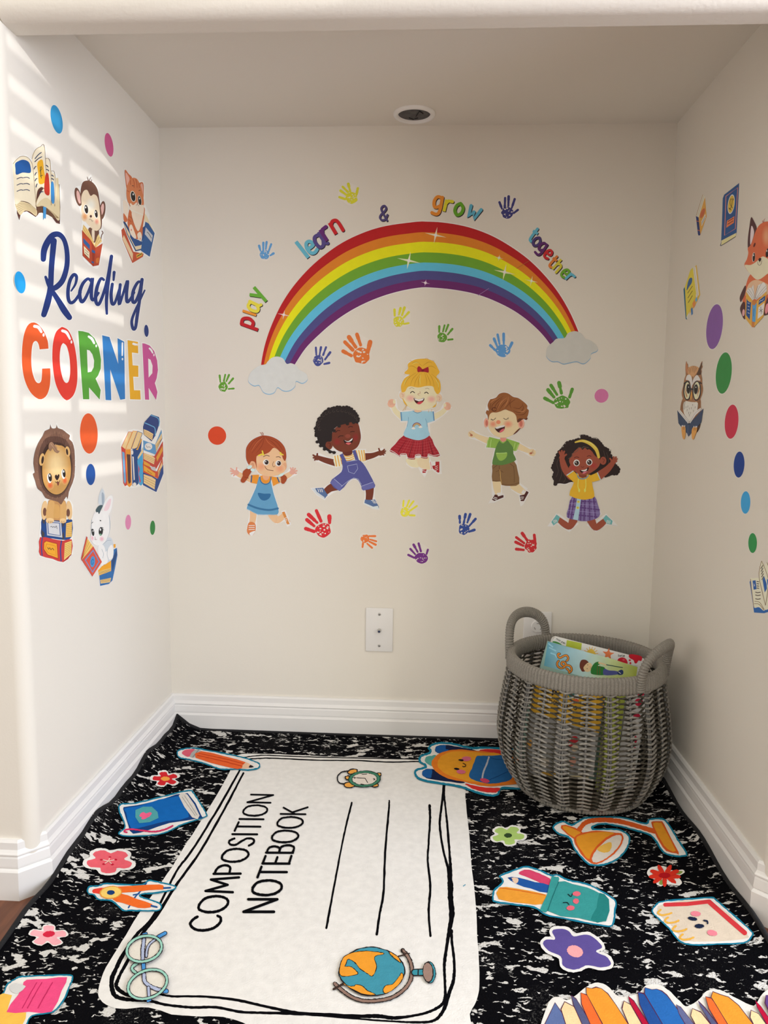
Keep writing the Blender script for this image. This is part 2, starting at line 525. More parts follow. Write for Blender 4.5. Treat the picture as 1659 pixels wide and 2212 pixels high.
# slatted blind hanging in the window
M_SLAT = mat('blind_slat', (0.8, 0.79, 0.76), 0.5)
blind = empty('window_blind', (WX + .0, (WY0 + WY1)/2, WZ0), 'white horizontal slat blind hanging in the side window of the room', 'blind')
SP = 0.0615; W = 0.05; TILT = math.radians(47)
drop = 2.81/math.cos(SUN_AZ)*math.tan(SUN_EL)
z = 1.335 + drop - 20*SP
k = 0
while z < WZ1 + SP:
    if z + SP/2 > WZ0 + .015 and z + SP/2 < WZ1 - .01:
        bm = bmesh.new(); add_box(bm, (-W/2, WY0 + .014, -.0012), (W/2, WY1 - .014, .0012))
        # gap centre lies on the stripe height; slat midway between gaps
        M = Matrix.Translation((WX + .045 - blind.location.x*0, 0, z + SP/2)) @ Matrix.Rotation(TILT, 4, 'Y')
        bmesh.ops.transform(bm, matrix=Matrix.Translation(-Vector(blind.location)) @ M, verts=bm.verts)
        bm_obj('slat', bm, M_SLAT, blind)
    z += SP

# ------------------------------------------------------------------ baseboards
PROF = [(0.0, HB), (.0045, HB), (.0075, HB - .004), (.0080, HB - .016), (.0105, HB - .020), (.0125, HB - .0225), (.0125, HB - .0245), (.0100, HB - .027),
        (.0118, HB - .030), (.0132, HB - .043), (.0132, HB - .0455), (.0118, HB - .0475), (.0150, HB - .050), (.0165, HB - .0525), (.0165, 0.0)]
CH = 0.030
PATH = [(X_OUT_L, YF), (XL - CH, YF), (XL, YF + CH), (XL, 0), (XR, 0), (XR, YF + CH), (XR + CH, YF), (X_OUT_R, YF)]
def off_path(d):
    out = []
    n = len(PATH)
    def nrm(a, b):
        l = math.hypot(b[0]-a[0], b[1]-a[1]); return ((b[1]-a[1])/l, -(b[0]-a[0])/l)
    for i in range(n):
        if i == 0: nn = nrm(PATH[0], PATH[1]); k = d
        elif i == n-1: nn = nrm(PATH[-2], PATH[-1]); k = d
        else:
            n1 = nrm(PATH[i-1], PATH[i]); n2 = nrm(PATH[i], PATH[i+1])
            mx, my = n1[0]+n2[0], n1[1]+n2[1]; l = math.hypot(mx, my); nn = (mx/l, my/l); k = d/(l/2)
        out.append((PATH[i][0] + nn[0]*k, PATH[i][1] + nn[1]*k))
    return out
OFFS = [off_path(d) for d, z in PROF]
def baseboard(name, i0, i1):
    bm = bmesh.new()
    rows = []
    for i in range(i0, i1 + 1):
        rows.append([bm.verts.new((OFFS[j][i][0], OFFS[j][i][1], PROF[j][1])) for j in range(len(PROF))] + [bm.verts.new((PATH[i][0], PATH[i][1], 0))])
    for a, b in zip(rows, rows[1:]):
        for j in range(len(a)): bm.faces.new((a[j], a[(j+1) % len(a)], b[(j+1) % len(a)], b[j]))
    bm.faces.new(rows[0]); bm.faces.new(rows[-1][::-1])
    return struct(name, bm, M_TRIM)
baseboard('baseboard_left', 0, 3)
baseboard('baseboard_back', 3, 4)
baseboard('baseboard_right', 4, 7)

# ------------------------------------------------------------------ round recessed fitting in the nook ceiling
c = Vector((0.0032, -0.0695, HC))
t = empty('ceiling_fitting', c, 'round white ringed fitting with dark centre in the nook ceiling', 'ceiling light')
bm = bmesh.new(); lathe(bm, [(.0475, 0), (.0475, -.003), (.0455, -.006), (.0400, -.0065), (.0375, -.005), (.0365, -.001), (.0360, 0.0)], (0, 0, 0)); bm_obj('trim_ring', bm, mat('fitting_white', (.88, .87, .85), .4), t, None, True)
bm = bmesh.new(); lathe(bm, [(.0366, -.0012), (.0366, -.0008), (.0001, -.0006)], (0, 0, 0)); bm_obj('dark_plate', bm, mat('fitting_dark', (.07, .068, .07), .55, vary=(60, .4)), t)
bm = bmesh.new()
for a, b in (((.012, -.017), (.004, .012)), ((.012, -.017), (.020, -.003)), ((-.012, .020), (-.002, .030)), ((.0, .026), (.008, .022))):
    tube(bm, [(a[0], a[1], -.0016), (b[0], b[1], -.0016)], .0009, 5)
bm_obj('crack', bm, mat('fitting_black', (.008, .008, .008), .7), t)

# ------------------------------------------------------------------ wall plates on the back wall
M_PLATE = mat('white_wall_plate', (.80, .79, .78), .35)
M_STEEL = mat('steel', (.55, .54, .52), .3, 1.0)
M_DARK = mat('dark_hole', (.02, .022, .03), .5)
def plate(name, cxp, w, h, label, cat):
    t = empty(name, cxp, label, cat)
    bm = bmesh.new(); add_box(bm, (-w/2, -.0055, -h/2), (w/2, 0, h/2), .0025, 2); o = bm_obj('plate', bm, M_PLATE, t); soften(o, 35)
    return t
pc = unproject(819.6, 1359.6, 'back', 0)
t = plate('coax_wall_plate', pc, .0699, .1143, 'white wall plate with a metal coaxial socket on the back wall', 'wall plate')
for dz in (.041, -.041):
    bm = bmesh.new(); lathe(bm, [(.0037, -.0001), (.0036, .0012), (.0025, .0017), (.0001, .0016)], (0, -.0055, dz), Vector((0, -1, 0)), 20); s = bm_obj('screw', bm, M_STEEL, t, None, True)
    bm = bmesh.new(); add_box(bm, (-.0022, -.0075, dz - .0004), (.0022, -.0070, dz + .0004)); add_box(bm, (-.0004, -.0075, dz - .0022), (.0004, -.0070, dz + .0022)); bm_obj('slot', bm, M_DARK, s)
bm = bmesh.new(); lathe(bm, [(.0001, 0), (.0056, 0), (.0056, .0028), (.0001, .0028)], (0, -.0055, -.001), Vector((0, -1, 0)), 6); cx_ = bm_obj('socket', bm, M_STEEL, t)
bm = bmesh.new(); lathe(bm, [(.0042, 0), (.0042, .0095), (.0034, .0098), (.0030, .0085)], (0, -.0083, -.001), Vector((0, -1, 0)), 20); bm_obj('thread', bm, M_STEEL, cx_, None, True)
bm = bmesh.new(); lathe(bm, [(.0031, 0), (.0001, .0002)], (0, -.0165, -.001), Vector((0, -1, 0)), 20); bm_obj('bore', bm, mat('socket_blue', (.02, .035, .10), .4), cx_)

oc = unproject(1160, 1368, 'back', 0)
t = plate('power_outlet', oc, .0699, .1143, 'white power outlet plate behind the left basket handle', 'outlet')
def safety_cap(parent, dz):
    bm = bmesh.new()
    lathe(bm, [(.0165, 0), (.0165, .003), (.0150, .0045), (.0001, .0045)], (0, -.0055, dz), Vector((0, -1, 0)), 28)
    for v in bm.verts:
        if v.co.z < dz - .0142: v.co.z = dz - .0142
        if v.co.z > dz + .0150: v.co.z = dz + .0150
    cap = bm_obj('safety_cap', bm, mat('cap_white', (.84, .84, .84), .25), parent)
    for a in (90, 210, 330):
        bm = bmesh.new()
        p = [(.0088*math.cos(math.radians(a + k*7)), -.0101, dz + .0088*math.sin(math.radians(a + k*7))) for k in range(-3, 4)]
        tube(bm, p, .0011, 6); bm_obj('slot', bm, mat('cap_shadow', (.35, .34, .33), .5), cap)
safety_cap(t, .0195); safety_cap(t, -.0195)

# ================================================================== RUG
def rug_mat():
    m = bpy.data.materials.new('speckled_plush'); m.use_nodes = True
    nt = m.node_tree; b = nt.nodes['Principled BSDF']; N = nt.nodes.new; Lk = nt.links.new
    b.inputs['Roughness'].default_value = 0.95; b.inputs['Specular IOR Level'].default_value = 0.03
    tc = N('ShaderNodeTexCoord')
    # ragged warp
    w = N('ShaderNodeTexNoise'); w.inputs['Scale'].default_value = 60; w.inputs['Detail'].default_value = 4
    Lk(tc.outputs['Object'], w.inputs['Vector'])
    ws = N('ShaderNodeVectorMath'); ws.operation = 'SCALE'; ws.inputs['Scale'].default_value = 0.020
    wc = N('ShaderNodeVectorMath'); wc.operation = 'SUBTRACT'; wc.inputs[1].default_value = (.5, .5, .5)
    Lk(w.outputs['Color'], wc.inputs[0]); Lk(wc.outputs[0], ws.inputs[0])
    ad = N('ShaderNodeVectorMath'); ad.operation = 'ADD'; Lk(tc.outputs['Object'], ad.inputs[0]); Lk(ws.outputs[0], ad.inputs[1])
    def layer(scale, stretch, lo, hi, off):
        mp = N('ShaderNodeMapping'); mp.inputs['Scale'].default_value = stretch; mp.inputs['Location'].default_value = off
        mp.inputs['Rotation'].default_value = (0, 0, 0.12)
        n = N('ShaderNodeTexNoise'); n.inputs['Scale'].default_value = scale; n.inputs['Detail'].default_value = 2.5; n.inputs['Roughness'].default_value = 0.55
        Lk(ad.outputs[0], mp.inputs[0]); Lk(mp.outputs[0], n.inputs['Vector'])
        r = N('ShaderNodeMapRange'); r.inputs[1].default_value = lo; r.inputs[2].default_value = hi
        Lk(n.outputs[0], r.inputs[0]); return r
    big = layer(26, (1.0, 1.9, 1), 0.606, 0.626, (0, 0, 0))
    small = layer(62, (1.0, 3.0, 1), 0.622, 0.645, (3, 7, 1))
    mx = N('ShaderNodeMath'); mx.operation = 'MAXIMUM'; Lk(big.outputs[0], mx.inputs[0]); Lk(small.outputs[0], mx.inputs[1])
    # worn, greyish pile in patches on the right half
    pat = N('ShaderNodeTexNoise'); pat.inputs['Scale'].default_value = 7; Lk(tc.outputs['Object'], pat.inputs['Vector'])
    pr_ = N('ShaderNodeMapRange'); pr_.inputs[1].default_value = 0.55; pr_.inputs[2].default_value = 0.75; Lk(pat.outputs[0], pr_.inputs[0])
    fine = N('ShaderNodeTexNoise'); fine.inputs['Scale'].default_value = 420; fine.inputs['Detail'].default_value = 2; Lk(tc.outputs['Object'], fine.inputs['Vector'])
    fr = N('ShaderNodeMapRange'); fr.inputs[1].default_value = 0.52; fr.inputs[2].default_value = 0.75; fr.inputs[4].default_value = 0.28; Lk(fine.outputs[0], fr.inputs[0])
    ml = N('ShaderNodeMath'); ml.operation = 'MULTIPLY'; Lk(pr_.outputs[0], ml.inputs[0]); Lk(fr.outputs[0], ml.inputs[1])
    mx2 = N('ShaderNodeMath'); mx2.operation = 'MAXIMUM'; Lk(mx.outputs[0], mx2.inputs[0]); Lk(ml.outputs[0], mx2.inputs[1])
    cr = N('ShaderNodeMix'); cr.data_type = 'RGBA'
    cr.inputs[6].default_value = (0.0032, 0.0032, 0.0045, 1); cr.inputs[7].default_value = (0.70, 0.685, 0.655, 1)
    Lk(mx2.outputs[0], cr.inputs[0]); Lk(cr.outputs[2], b.inputs['Base Color'])
    bp = N('ShaderNodeBump'); bp.inputs['Strength'].default_value = 0.8; bp.inputs['Distance'].default_value = 0.004
    Lk(fine.outputs[0], bp.inputs['Height']); Lk(bp.outputs[0], b.inputs['Normal'])
    return m
M_RUG = rug_mat()
RX0, RX1, RY0, RY1 = XL + 0.0172, XR - 0.0172, -1.84, -0.0172
rug = empty('rug', (0, (RY0 + RY1)/2, 0), 'black and white speckled plush rug printed like a composition notebook, filling the nook floor', 'rug')
RO = Vector(rug.location)
bm = bmesh.new()
nx, ny = 110, 170
top = []
def grid_c(i, n, a, b):
    u = i/n; u = 0.5 - 0.5*math.cos(math.pi*u) if True else u
    return a + (b-a)*(0.35*u + 0.65*i/n)
for j in range(ny + 1):
    y = grid_c(j, ny, RY0, RY1); row = []
    for i in range(nx + 1):
        x = grid_c(i, nx, RX0, RX1)
        row.append(bm.verts.new((x - RO.x, y - RO.y, rug_h(x, y))))
    top.append(row)
for j in range(ny):
    for i in range(nx):
        bm.faces.new((top[j][i], top[j][i+1], top[j+1][i+1], top[j+1][i]))
edge = [top[0][i] for i in range(nx + 1)] + [top[j][nx] for j in range(1, ny + 1)] + [top[ny][i] for i in range(nx - 1, -1, -1)] + [top[j][0] for j in range(ny - 1, 0, -1)]
low = [bm.verts.new((v.co.x, v.co.y, max(0.0006, v.co.z - 0.009))) for v in edge]
for k in range(len(edge)): bm.faces.new((edge[k-1], edge[k], low[k], low[k-1]))
bm_obj('pile', bm, M_RUG, rug, None, True)
bm = bmesh.new()
hem = []
for j in range(0, 61): hem.append((RX0 + .002, RY0 + (RY1 - RY0)*j/60))
for i in range(1, 41): hem.append((RX0 + .002 + (RX1 - RX0 - .004)*i/40, RY1 - .001))
for j in range(59, -1, -1): hem.append((RX1 - .002, RY0 + (RY1 - RY0)*j/60))
tube(bm, [(x - RO.x, y - RO.y, rug_h(x, y) - .0022) for x, y in hem], .0048, 8)
bm_obj('hem', bm, mat('black_binding', (.006, .006, .008), .9, bump=(300, .5, .002)), rug, None, True)

R0 = (0, 1680, 400, 2212); R1 = (340, 1480, 940, 1800); R2 = (380, 1660, 980, 2080); R3 = (220, 1980, 720, 2212)
R4 = (660, 1900, 1080, 2212); R5 = (860, 1560, 1160, 1760); R6 = (1020, 1720, 1500, 2020); R7 = (1150, 1850, 1659, 2212)
R8 = (0, 1480, 450, 1940)
RUGN = [0]
def RP(crop):
    RUGN[0] += 1
    lab = RUGN[0] == 1          # the cover label is the lowest print
    return Print('rug', crop, 0.0006 if lab else 0.0021 + 0.00001*RUGN[0], 2.5e-5 if lab else 1.0e-4, 'rug', 0.012 if lab else 0.0065, None, 0.55)
WH = (226, 221, 212); BK = (8, 8, 12); TEAL = (30, 120, 145)
def motif(crop, name, rim=7, teal=True):
    p = RP(crop).part(name); return p
def cut(p, pts, w=13, teal=True):
    """white cut-out border with a teal rim, like a sticker"""
    if teal: p.P(TEAL, pts); p.P(WH, offset(spline(pts, True, 4), -w*0.72*p.s/4), False)
    else: p.P(WH, pts)

# --- cover label of the notebook
p = RP(None).part('cover_label')
p.P(WH, [(512,1632),(575,1628.5),(702,1633.5),(904,1641),(1000,1650),(1005,1720),(1012,1790),(1020,1880),(1028,1960),(1032,2040),(1036,2100),(1033,2150),(1015,2190),(1000,2235),(800,2260),(600,2240),(524,2209),(482,2197),(419,2195),(371,2191),(320,2176),(259,2179),(222,2165),(212,2138),(229,2090),(263,2034),(301,1972),(362,1887),(395,1834),(434,1773),(470,1715),(497,1665)])
p.S(BK, [(518,1664),(469,1750),(412,1841),(380,1884),(331,1980),(295,2019),(266,2062),(250,2094),(241,2119),(247,2149),(274,2159),(319,2161),(356,2170),(413,2176),(467,2176),(521,2186),(582,2188),(660,2190),(761,2195),(817,2195),(850,2199),(888,2195),(926,2186),(951,2173),(961,2161)], [4,5,5,5,6,7,8,9,10,10,8,7,6,6,6,6,6,8,8,9,8,6,6,7,8])
p.S(BK, [(526,1670),(485,1747),(434,1837),(380,1913),(340,1975),(308,2016),(277,2073),(256,2113),(253,2134),(285,2152),(338,2147),(371,2152),(446,2153),(515,2161),(582,2176),(642,2188),(700,2194),(800,2203),(847,2206),(888,2208),(933,2206),(956,2186),(971,2143),(980,2115),(981,2077),(976,2032),(975,2011)], [4,5,5,6,8,8,7,7,9,7,5,5,5,6,6,7,5,4,4,5,6,8,8,7,6,6,7])
p.S(BK, [(961,2161),(962,2140),(960,2097),(961,2072),(969,2019),(976,1976),(973,1938),(973,1913),(968,1877),(957,1834),(950,1783),(953,1747),(959,1700),(958,1670)], [9,6,6,7,8,12,12,12,6,5,5,5,6,6])
p.S(BK, [(973,1913),(973,1873),(971,1841),(966,1779),(962,1743),(958,1705)], [8,7,5,5,4,5])
p.S(BK, [(510,1639),(535,1635),(575,1631.5),(665,1635),(774,1637.5),(904,1640)], 2.2)
p.S(BK, [(530,1640),(557,1638.5),(593,1638),(684,1642),(774,1643),(835,1646),(904,1645)], 2.6)
for l, w in (([(760,1734),(745,1795),(730,1870),(717,1940),(705,2005)], [4,4,4,4.6,5]), ([(841,1729),(839.5,1754),(832,1841),(828.5,1928),(820,1975),(814,2018)], [3,4.4,4.6,5,5,5]), ([(928,1740),(929,1770),(926,1819),(924,1862),(929.5,1913),(926,1970),(930,2022)], [6,5,4.2,4.4,5,5,5])):
    p.S(BK, l, w)
p.S((90,150,170), [(1001,1914),(1005,1911)], 2)
# hand-lettered title, one stroke font: unit cell 1 high
FONT = {'C': (.82, [[(.78,.86),(.6,.98),(.35,.98),(.1,.75),(.02,.45),(.12,.15),(.4,0),(.68,.04),(.8,.18)]]),
 'O': (1.0, [[(.5,1),(.2,.92),(.03,.55),(.12,.18),(.45,0),(.8,.12),(.97,.5),(.85,.88),(.5,1)]]),
 'M': (1.0, [[(.03,0),(.13,1)],[(.13,1),(.5,.3)],[(.5,.3),(.85,1)],[(.85,1),(.98,0)]]),
 'P': (.68, [[(.06,0),(.06,1)],[(.06,.97),(.45,.95),(.64,.74),(.5,.5),(.08,.42)]]),
 'S': (.66, [[(.6,.84),(.4,.99),(.14,.9),(.1,.68),(.35,.52),(.6,.33),(.55,.08),(.28,0),(.04,.14)]]),
 'I': (.2, [[(.1,0),(.1,1)]]),
 'T': (.72, [[(.36,0),(.36,.97)],[(.0,.97),(.72,.97)]]),
 'N': (.86, [[(.06,0),(.06,1)],[(.06,1),(.8,.02)],[(.8,.02),(.8,1)]]),
 'E': (.62, [[(.06,0),(.06,.98)],[(.06,.97),(.6,.97)],[(.06,.52),(.52,.52)],[(.06,.02),(.62,.02)]]),
 'B': (.66, [[(.06,0),(.06,1)],[(.06,.97),(.42,.95),(.54,.76),(.4,.56),(.08,.52)],[(.08,.52),(.5,.5),(.64,.26),(.48,.03),(.06,.02)]]),
 'K': (.72, [[(.06,0),(.06,1)],[(.64,.98),(.1,.45)],[(.22,.55),(.7,0)]])}
def title(p, word, b0, b1, t0, t1, w0, w1, gap=.17):
    tot = sum(FONT[c][0] for c in word) + gap*(len(word)-1); x = 0
    # perspective-correct placement: blend on the rug itself
    W0, W1, V0, V1 = (unproject(*p._pix([q])[0], 'rug') for q in (b0, b1, t0, t1))
    def to_px(u, v):
        P_ = (W0*(1-u) + W1*u)*(1-v) + (V0*(1-u) + V1*u)*v
        d = ROT.transposed() @ (P_ - CAM)
        X, Y = 829.5 + FPX*d.x/-d.z, 1106.0 - FPX*d.y/-d.z
        return ((X - p.o[0])*p.s, (Y - p.o[1])*p.s)
    for c in word:
        adv, st = FONT[c]
        for s_ in st:
            pts = [to_px((x + a)/tot, b) for a, b in s_]
            ws = [w0 + (w1-w0)*((x + a)/tot) for a, b in s_]
            p.S(BK, pts, ws)
        x += adv + gap
p.crop(R2); p.part('cover_label')
title(p, 'COMPOSITION', (243,967), (586,155), (64,972), (450,152), 17, 10)
title(p, 'NOTEBOOK', (583,862), (788,230), (402,862), (642,228), 17, 10)
p.build_parts(rug, M_PLUSH, {'cover_label': 'white notebook cover panel with black double border and lettering'})

# --- pencil
p = RP(R1).part('pencil_motif')
cut(p, [(115,405),(130,385),(190,372),(260,378),(400,405),(520,430),(600,460),(615,480),(600,500),(540,510),(470,505),(380,505),(300,478),(200,450),(130,435)], 16)
p.PS((214,95,110), [(148,400),(165,388),(195,383),(225,385),(195,428),(165,422),(148,412)])
p.PS((172,172,166), [(225,385),(265,393),(228,432),(193,427)]); p.S((120,120,118), [(245,389),(211,430)], 4)
p.PS((226,98,48), [(265,393),(400,425),(528,460),(505,496),(430,492),(228,434)])
for a, b in (((250,408),(520,470)), ((240,420),(510,485))): p.S((190,60,30), [a, ((a[0]+b[0])/2, (a[1]+b[1])/2-3), b], 4)
p.PS((226,185,150), [(528,460),(560,478),(574,488),(505,497)]); p.PS((40,35,38), [(556,477),(576,487),(545,492)])
p.build_parts(rug, M_PLUSH)

def flower(crop, name, cx, cy, rx, ry, n, rot, col, cen, crx, cry, border=1.18, petal=.36, lab=None, inner=None, notch=.52, squash=1.0):
    p = RP(crop).part(name)
    def pet(k, R, pr):
        a = math.radians(rot + 360*k/n); return ellipse(cx + math.cos(a)*rx*R, cy + math.sin(a)*ry*R, rx*pr, ry*pr*squash, 0, 18)
    pts = []
    for k in range(n):
        a0 = rot + 360*k/n
        for da, r in ((-180/n, notch+.12), (-90/n, .96), (0, 1.02), (90/n, .96)):
            a = math.radians(a0 + da); pts.append((cx + math.cos(a)*rx*r*border, cy + math.sin(a)*ry*r*border))
    p.P(WH, pts)
    pts = []
    for k in range(n):
        a0 = rot + 360*k/n
        for da, r in ((-180/n, notch), (-90/n, .93), (0, 1.0), (90/n, .93)):
            a = math.radians(a0 + da); pts.append((cx + math.cos(a)*rx*r, cy + math.sin(a)*ry*r))
    p.P(col, pts)
    if inner: inner(p)
    if cen: p.E(cen, cx, cy, crx, cry)
    p.build_parts(rug, M_PLUSH, {name: lab} if lab else None)
flower(R8, 'flower_motif', 1317, 745, 102, 56, 5, -30, (205,42,48), (236,160,70), 36, 17, 1.2, lab='small red flower with orange centre')
def sakura(p):
    for a in (-80, -20, 60, 130, 200):
        x, y = 865 + 60*math.cos(math.radians(a)), 1400 + 32*math.sin(math.radians(a))
        p.S((236,205,190), [(865,1400),(x,y)], 6); p.E((190,20,50), x, y, 11, 6)
flower(R8, 'flower_motif#b', 872, 1402, 185, 96, 5, -50, (226,96,105), (230,170,140), 9, 6, 1.16, lab='large coral blossom', inner=sakura, notch=.66)
flower(R0, 'flower_motif#c', 432, 1415, 165, 92, 5, -15, (238,168,172), None, 1, 1, 1.08, lab='pale pink flower with crimson centre', notch=.5, inner=lambda p: p.E((205,42,66), 438, 1400, 55, 27, -8))
flower(R6, 'flower_motif#d', 268, 292, 122, 70, 5, -62, (168,196,108), (52,72,42), 30, 17, 1.14, lab='light green flower', notch=.6)

# --- blue reading book
p = RP(R8).part('blue_book_motif')
cut(p, [(960,945),(1080,935),(1300,880),(1500,835),(1540,850),(1600,940),(1648,1025),(1630,1055),(1450,1115),(1380,1150),(1280,1190),(1100,1205),(970,1200),(942,1175),(990,1130),(970,1060),(945,1000)], 16)
p.PS((24,62,118), [(985,972),(1100,955),(1300,905),(1495,860),(1602,1035),(1590,1062),(1350,1100),(1190,1152),(1060,1182),(1020,1120),(990,1010)])
p.PS((24,100,172), [(990,980),(1100,962),(1420,882),(1505,1052),(1330,1080),(1180,1118),(1045,1142),(1005,1020)])
p.PS((214,206,194), [(1425,882),(1490,868),(1590,1037),(1530,1055)])
for a, b in (((1450,890),(1555,1040)), ((1470,880),(1570,1035))): p.S((140,136,130), [a, b], 3.5)
p.PS((82,158,158), [(1078,995),(1210,968),(1262,1058),(1110,1100)])
p.P((236,98,135), [(1110,1043),(1122,1020),(1145,1012),(1165,1022),(1190,1012),(1207,1020),(1195,1042),(1160,1062),(1125,1068),(1128,1052)])
p.S((206,50,92), [(1010,1172),(990,1165),(1005,1150),(1060,1148),(1150,1160),(1230,1166),(1310,1150),(1375,1120)], 13)
p.build_parts(rug, M_PLUSH)

# --- pair of compasses
p = RP(R0).part('compasses_motif')
cut(p, [(778,1010),(800,970),(880,962),(960,942),(1200,955),(1290,945),(1330,915),(1430,930),(1560,962),(1580,985),(1540,1012),(1380,1040),(1290,1045),(1268,1062),(1400,1105),(1450,1140),(1438,1185),(1370,1198),(1180,1195),(1100,1192),(1000,1110),(880,1095),(840,1055),(795,1045)], 18)
p.S((38,84,140), [(1310,945),(1265,1010),(1210,1070),(1150,1165)], 13); p.S((38,84,140), [(1195,1050),(1245,1040)], 13)
p.PS((226,66,52), [(828,1012),(850,995),(960,985),(960,1040),(850,1035),(832,1028)])
p.PS((232,106,42), [(960,985),(1200,968),(1430,955),(1466,975),(1463,1000),(1330,1008),(1080,1032)])
p.PS((232,106,42), [(1010,1092),(1085,1040),(1220,1082),(1360,1130),(1345,1160),(1240,1166),(1100,1122)])
p.S((38,84,140), [(1468,988),(1525,985)], 15); p.S((38,84,140), [(1355,1146),(1405,1158)], 15)
p.E((226,150,60), 993, 1027, 101, 58, -6); p.E((240,200,105), 993, 1027, 90, 50, -6); p.E((28,60,110), 993, 1028, 35, 21)
p.build_parts(rug, M_PLUSH)

# --- sticky notes
p = RP(R0).part('sticky_note_motif')
cut(p, [(20,1935),(60,1850),(130,1800),(200,1775),(440,1765),(630,1763),(655,1800),(620,1890),(580,1985),(480,2100),(290,2140),(240,2230),(180,2330),(-90,2330),(-70,2000)], 18)
p.PS((240,186,80), [(-60,1975),(110,1950),(62,2100),(235,2104),(200,2220),(150,2310),(-80,2310)])
p.PS((232,78,126), [(240,1810),(420,1800),(602,1788),(555,1905),(465,2095),(260,2098),(60,2100),(160,1945),(205,1860)])
for x in (330, 375, 470): p.S((190,40,90), [(x,1835),(x-65,1945),(x-130,2065)], 7)
p.PS((206,204,198), [(88,1870),(130,1838),(232,1868),(160,1932),(100,1912)])
p.build_parts(rug, M_PLUSH)

# --- spectacles
p = RP(R0).part('glasses_motif')
def oring(cx, cy, rx, ry, rot):
    for c, d in (((40,30,38), 30), ((150,198,178), 20), ((40,30,38), -14), ((222,214,198), -22)):
        p.E(c, cx, cy, rx + d*.55 - 4, ry + d*.55 - 4, rot)
def bar(col, pts, w):
    p.S((40,30,38), pts, w + 13); p.S(col, pts, w)
bar((150,198,178), [(1225,1665),(1190,1690),(1185,1720),(1215,1745)], 22)
oring(1292,1532,160,112,-16); oring(1322,1850,182,122,-22)
bar((170,178,200), [(1290,1450),(1280,1540),(1280,1640),(1285,1700)], 26)
bar((170,178,200), [(1430,1420),(1350,1480),(1320,1530),(1310,1600)], 16)
bar((74,142,200), [(1420,1425),(1480,1392)], 26); bar((74,142,200), [(1285,1402),(1310,1395)], 16)
bar((74,142,200), [(1285,1660),(1288,1715)], 30)
bar((170,178,200), [(1290,1760),(1300,1830),(1370,1880),(1450,1905)], 28)
bar((170,178,200), [(1330,1880),(1335,1950)], 22)
bar((74,142,200), [(1465,1908),(1490,1912)], 34); bar((74,142,200), [(1325,2000),(1345,1990)], 20)
for cx, cy, rx, ry, rot in ((1292,1532,160,112,-16), (1322,1850,182,122,-22)):
    q = ellipse(cx, cy, rx, ry, rot, 30); p.S((40,30,38), q, 32, closed=True, n=1); p.S((150,198,178), q, 20, closed=True, n=1)
p.build_parts(rug, M_PLUSH)

# --- alarm clock
p = RP(R1).part('clock_motif')
p.S((40,38,40), [(1140,512),(1100,520),(1075,548),(1085,582),(1120,590)], 7)
for q in ([(1140,520),(1160,505),(1190,508),(1180,525),(1150,528)], [(1120,590),(1150,582),(1175,598),(1160,608),(1125,605)], [(1310,530),(1330,528),(1330,540),(1315,545)], [(1285,598),(1310,590),(1315,602),(1295,606)], [(1125,550),(1140,545),(1145,560),(1130,560)]):
    p.P((40,38,40), offset(q, 5)); p.P((235,165,75), q)
p.E((38,60,50), 1237, 560, 98, 50, -2); p.E((68,128,100), 1237, 560, 92, 46, -2); p.E((38,60,50), 1237, 560, 76, 37, -2); p.E((224,212,196), 1237, 560, 72, 34, -2)
p.S((40,38,40), [(1240,556),(1190,553)], 4); p.S((40,38,40), [(1240,556),(1256,582)], 4)
for q in ([(1168,552),(1185,553)], [(1178,548),(1178,558)], [(1222,532),(1250,531)], [(1290,558),(1300,562),(1292,566)], [(1215,590),(1235,594)]): p.S((40,38,40), q, 3.5)
p.build_parts(rug, M_PLUSH)

# --- globe
p = RP(R4).part('globe_motif')
p.S((40,34,34), [(830,605),(872,655),(900,720),(908,790),(890,870),(838,940),(740,1005),(620,1032),(500,1035),(400,1005),(312,945),(250,888)], 38); p.S((140,112,98), [(830,605),(872,655),(900,720),(908,790),(890,870),(838,940),(740,1005),(620,1032),(500,1035),(400,1005),(312,945),(250,888)], 22)
p.S((60,46,40), [(240,935),(320,890)], 20); p.S((60,46,40), [(790,655),(850,640)], 12); p.S((60,46,40), [(822,595),(835,625),(890,630)], 9)
p.S((40,34,34), [(930,792),(1000,790)], 62); p.S((60,138,150), [(932,792),(1010,790)], 44); p.S((40,34,34), [(962,768),(960,815)], 10)
p.E((40,34,34), 1058, 792, 55, 95, -4); p.E((60,138,150), 1060, 792, 47, 87, -4); p.E((40,34,34), 1046, 790, 47, 88, -4); p.E((150,122,108), 1044, 790, 40, 80, -4)
p.P((40,34,34), [(278,790),(300,720),(340,655),(420,600),(500,577),(580,572),(680,595),(760,635),(820,690),(852,770),(838,835),(790,905),(700,970),(610,992),(500,990),(400,945),(320,880),(288,830)])
p.P((66,140,156), [(288,790),(310,725),(348,662),(425,608),(500,585),(580,580),(676,603),(752,642),(810,695),(842,770),(828,832),(782,898),(696,961),(608,983),(502,981),(406,938),(328,874),(297,826)])
OR = (228,150,48)
for q in ([(335,655),(420,622),(500,612),(600,618),(668,632),(600,648),(585,680),(605,735),(590,790),(565,822),(530,800),(470,762),(430,715),(400,690),(360,678),(345,715),(335,742),(385,745),(425,775),(440,805),(330,824),(292,800),(300,722)],
          [(325,888),(360,908),(415,912),(430,898),(480,908),(530,950),(592,980),(500,976),(410,938),(355,905)], [(665,935),(690,905),(745,893),(800,830),(820,800),(832,830),(798,888),(735,945),(678,968)], [(715,618),(760,640),(795,672),(812,705),(775,680),(735,645)]):
    p.P((40,34,34), offset(spline(q, True, 3), 5), False); p.P(OR, q)
p.build_parts(rug, M_PLUSH)

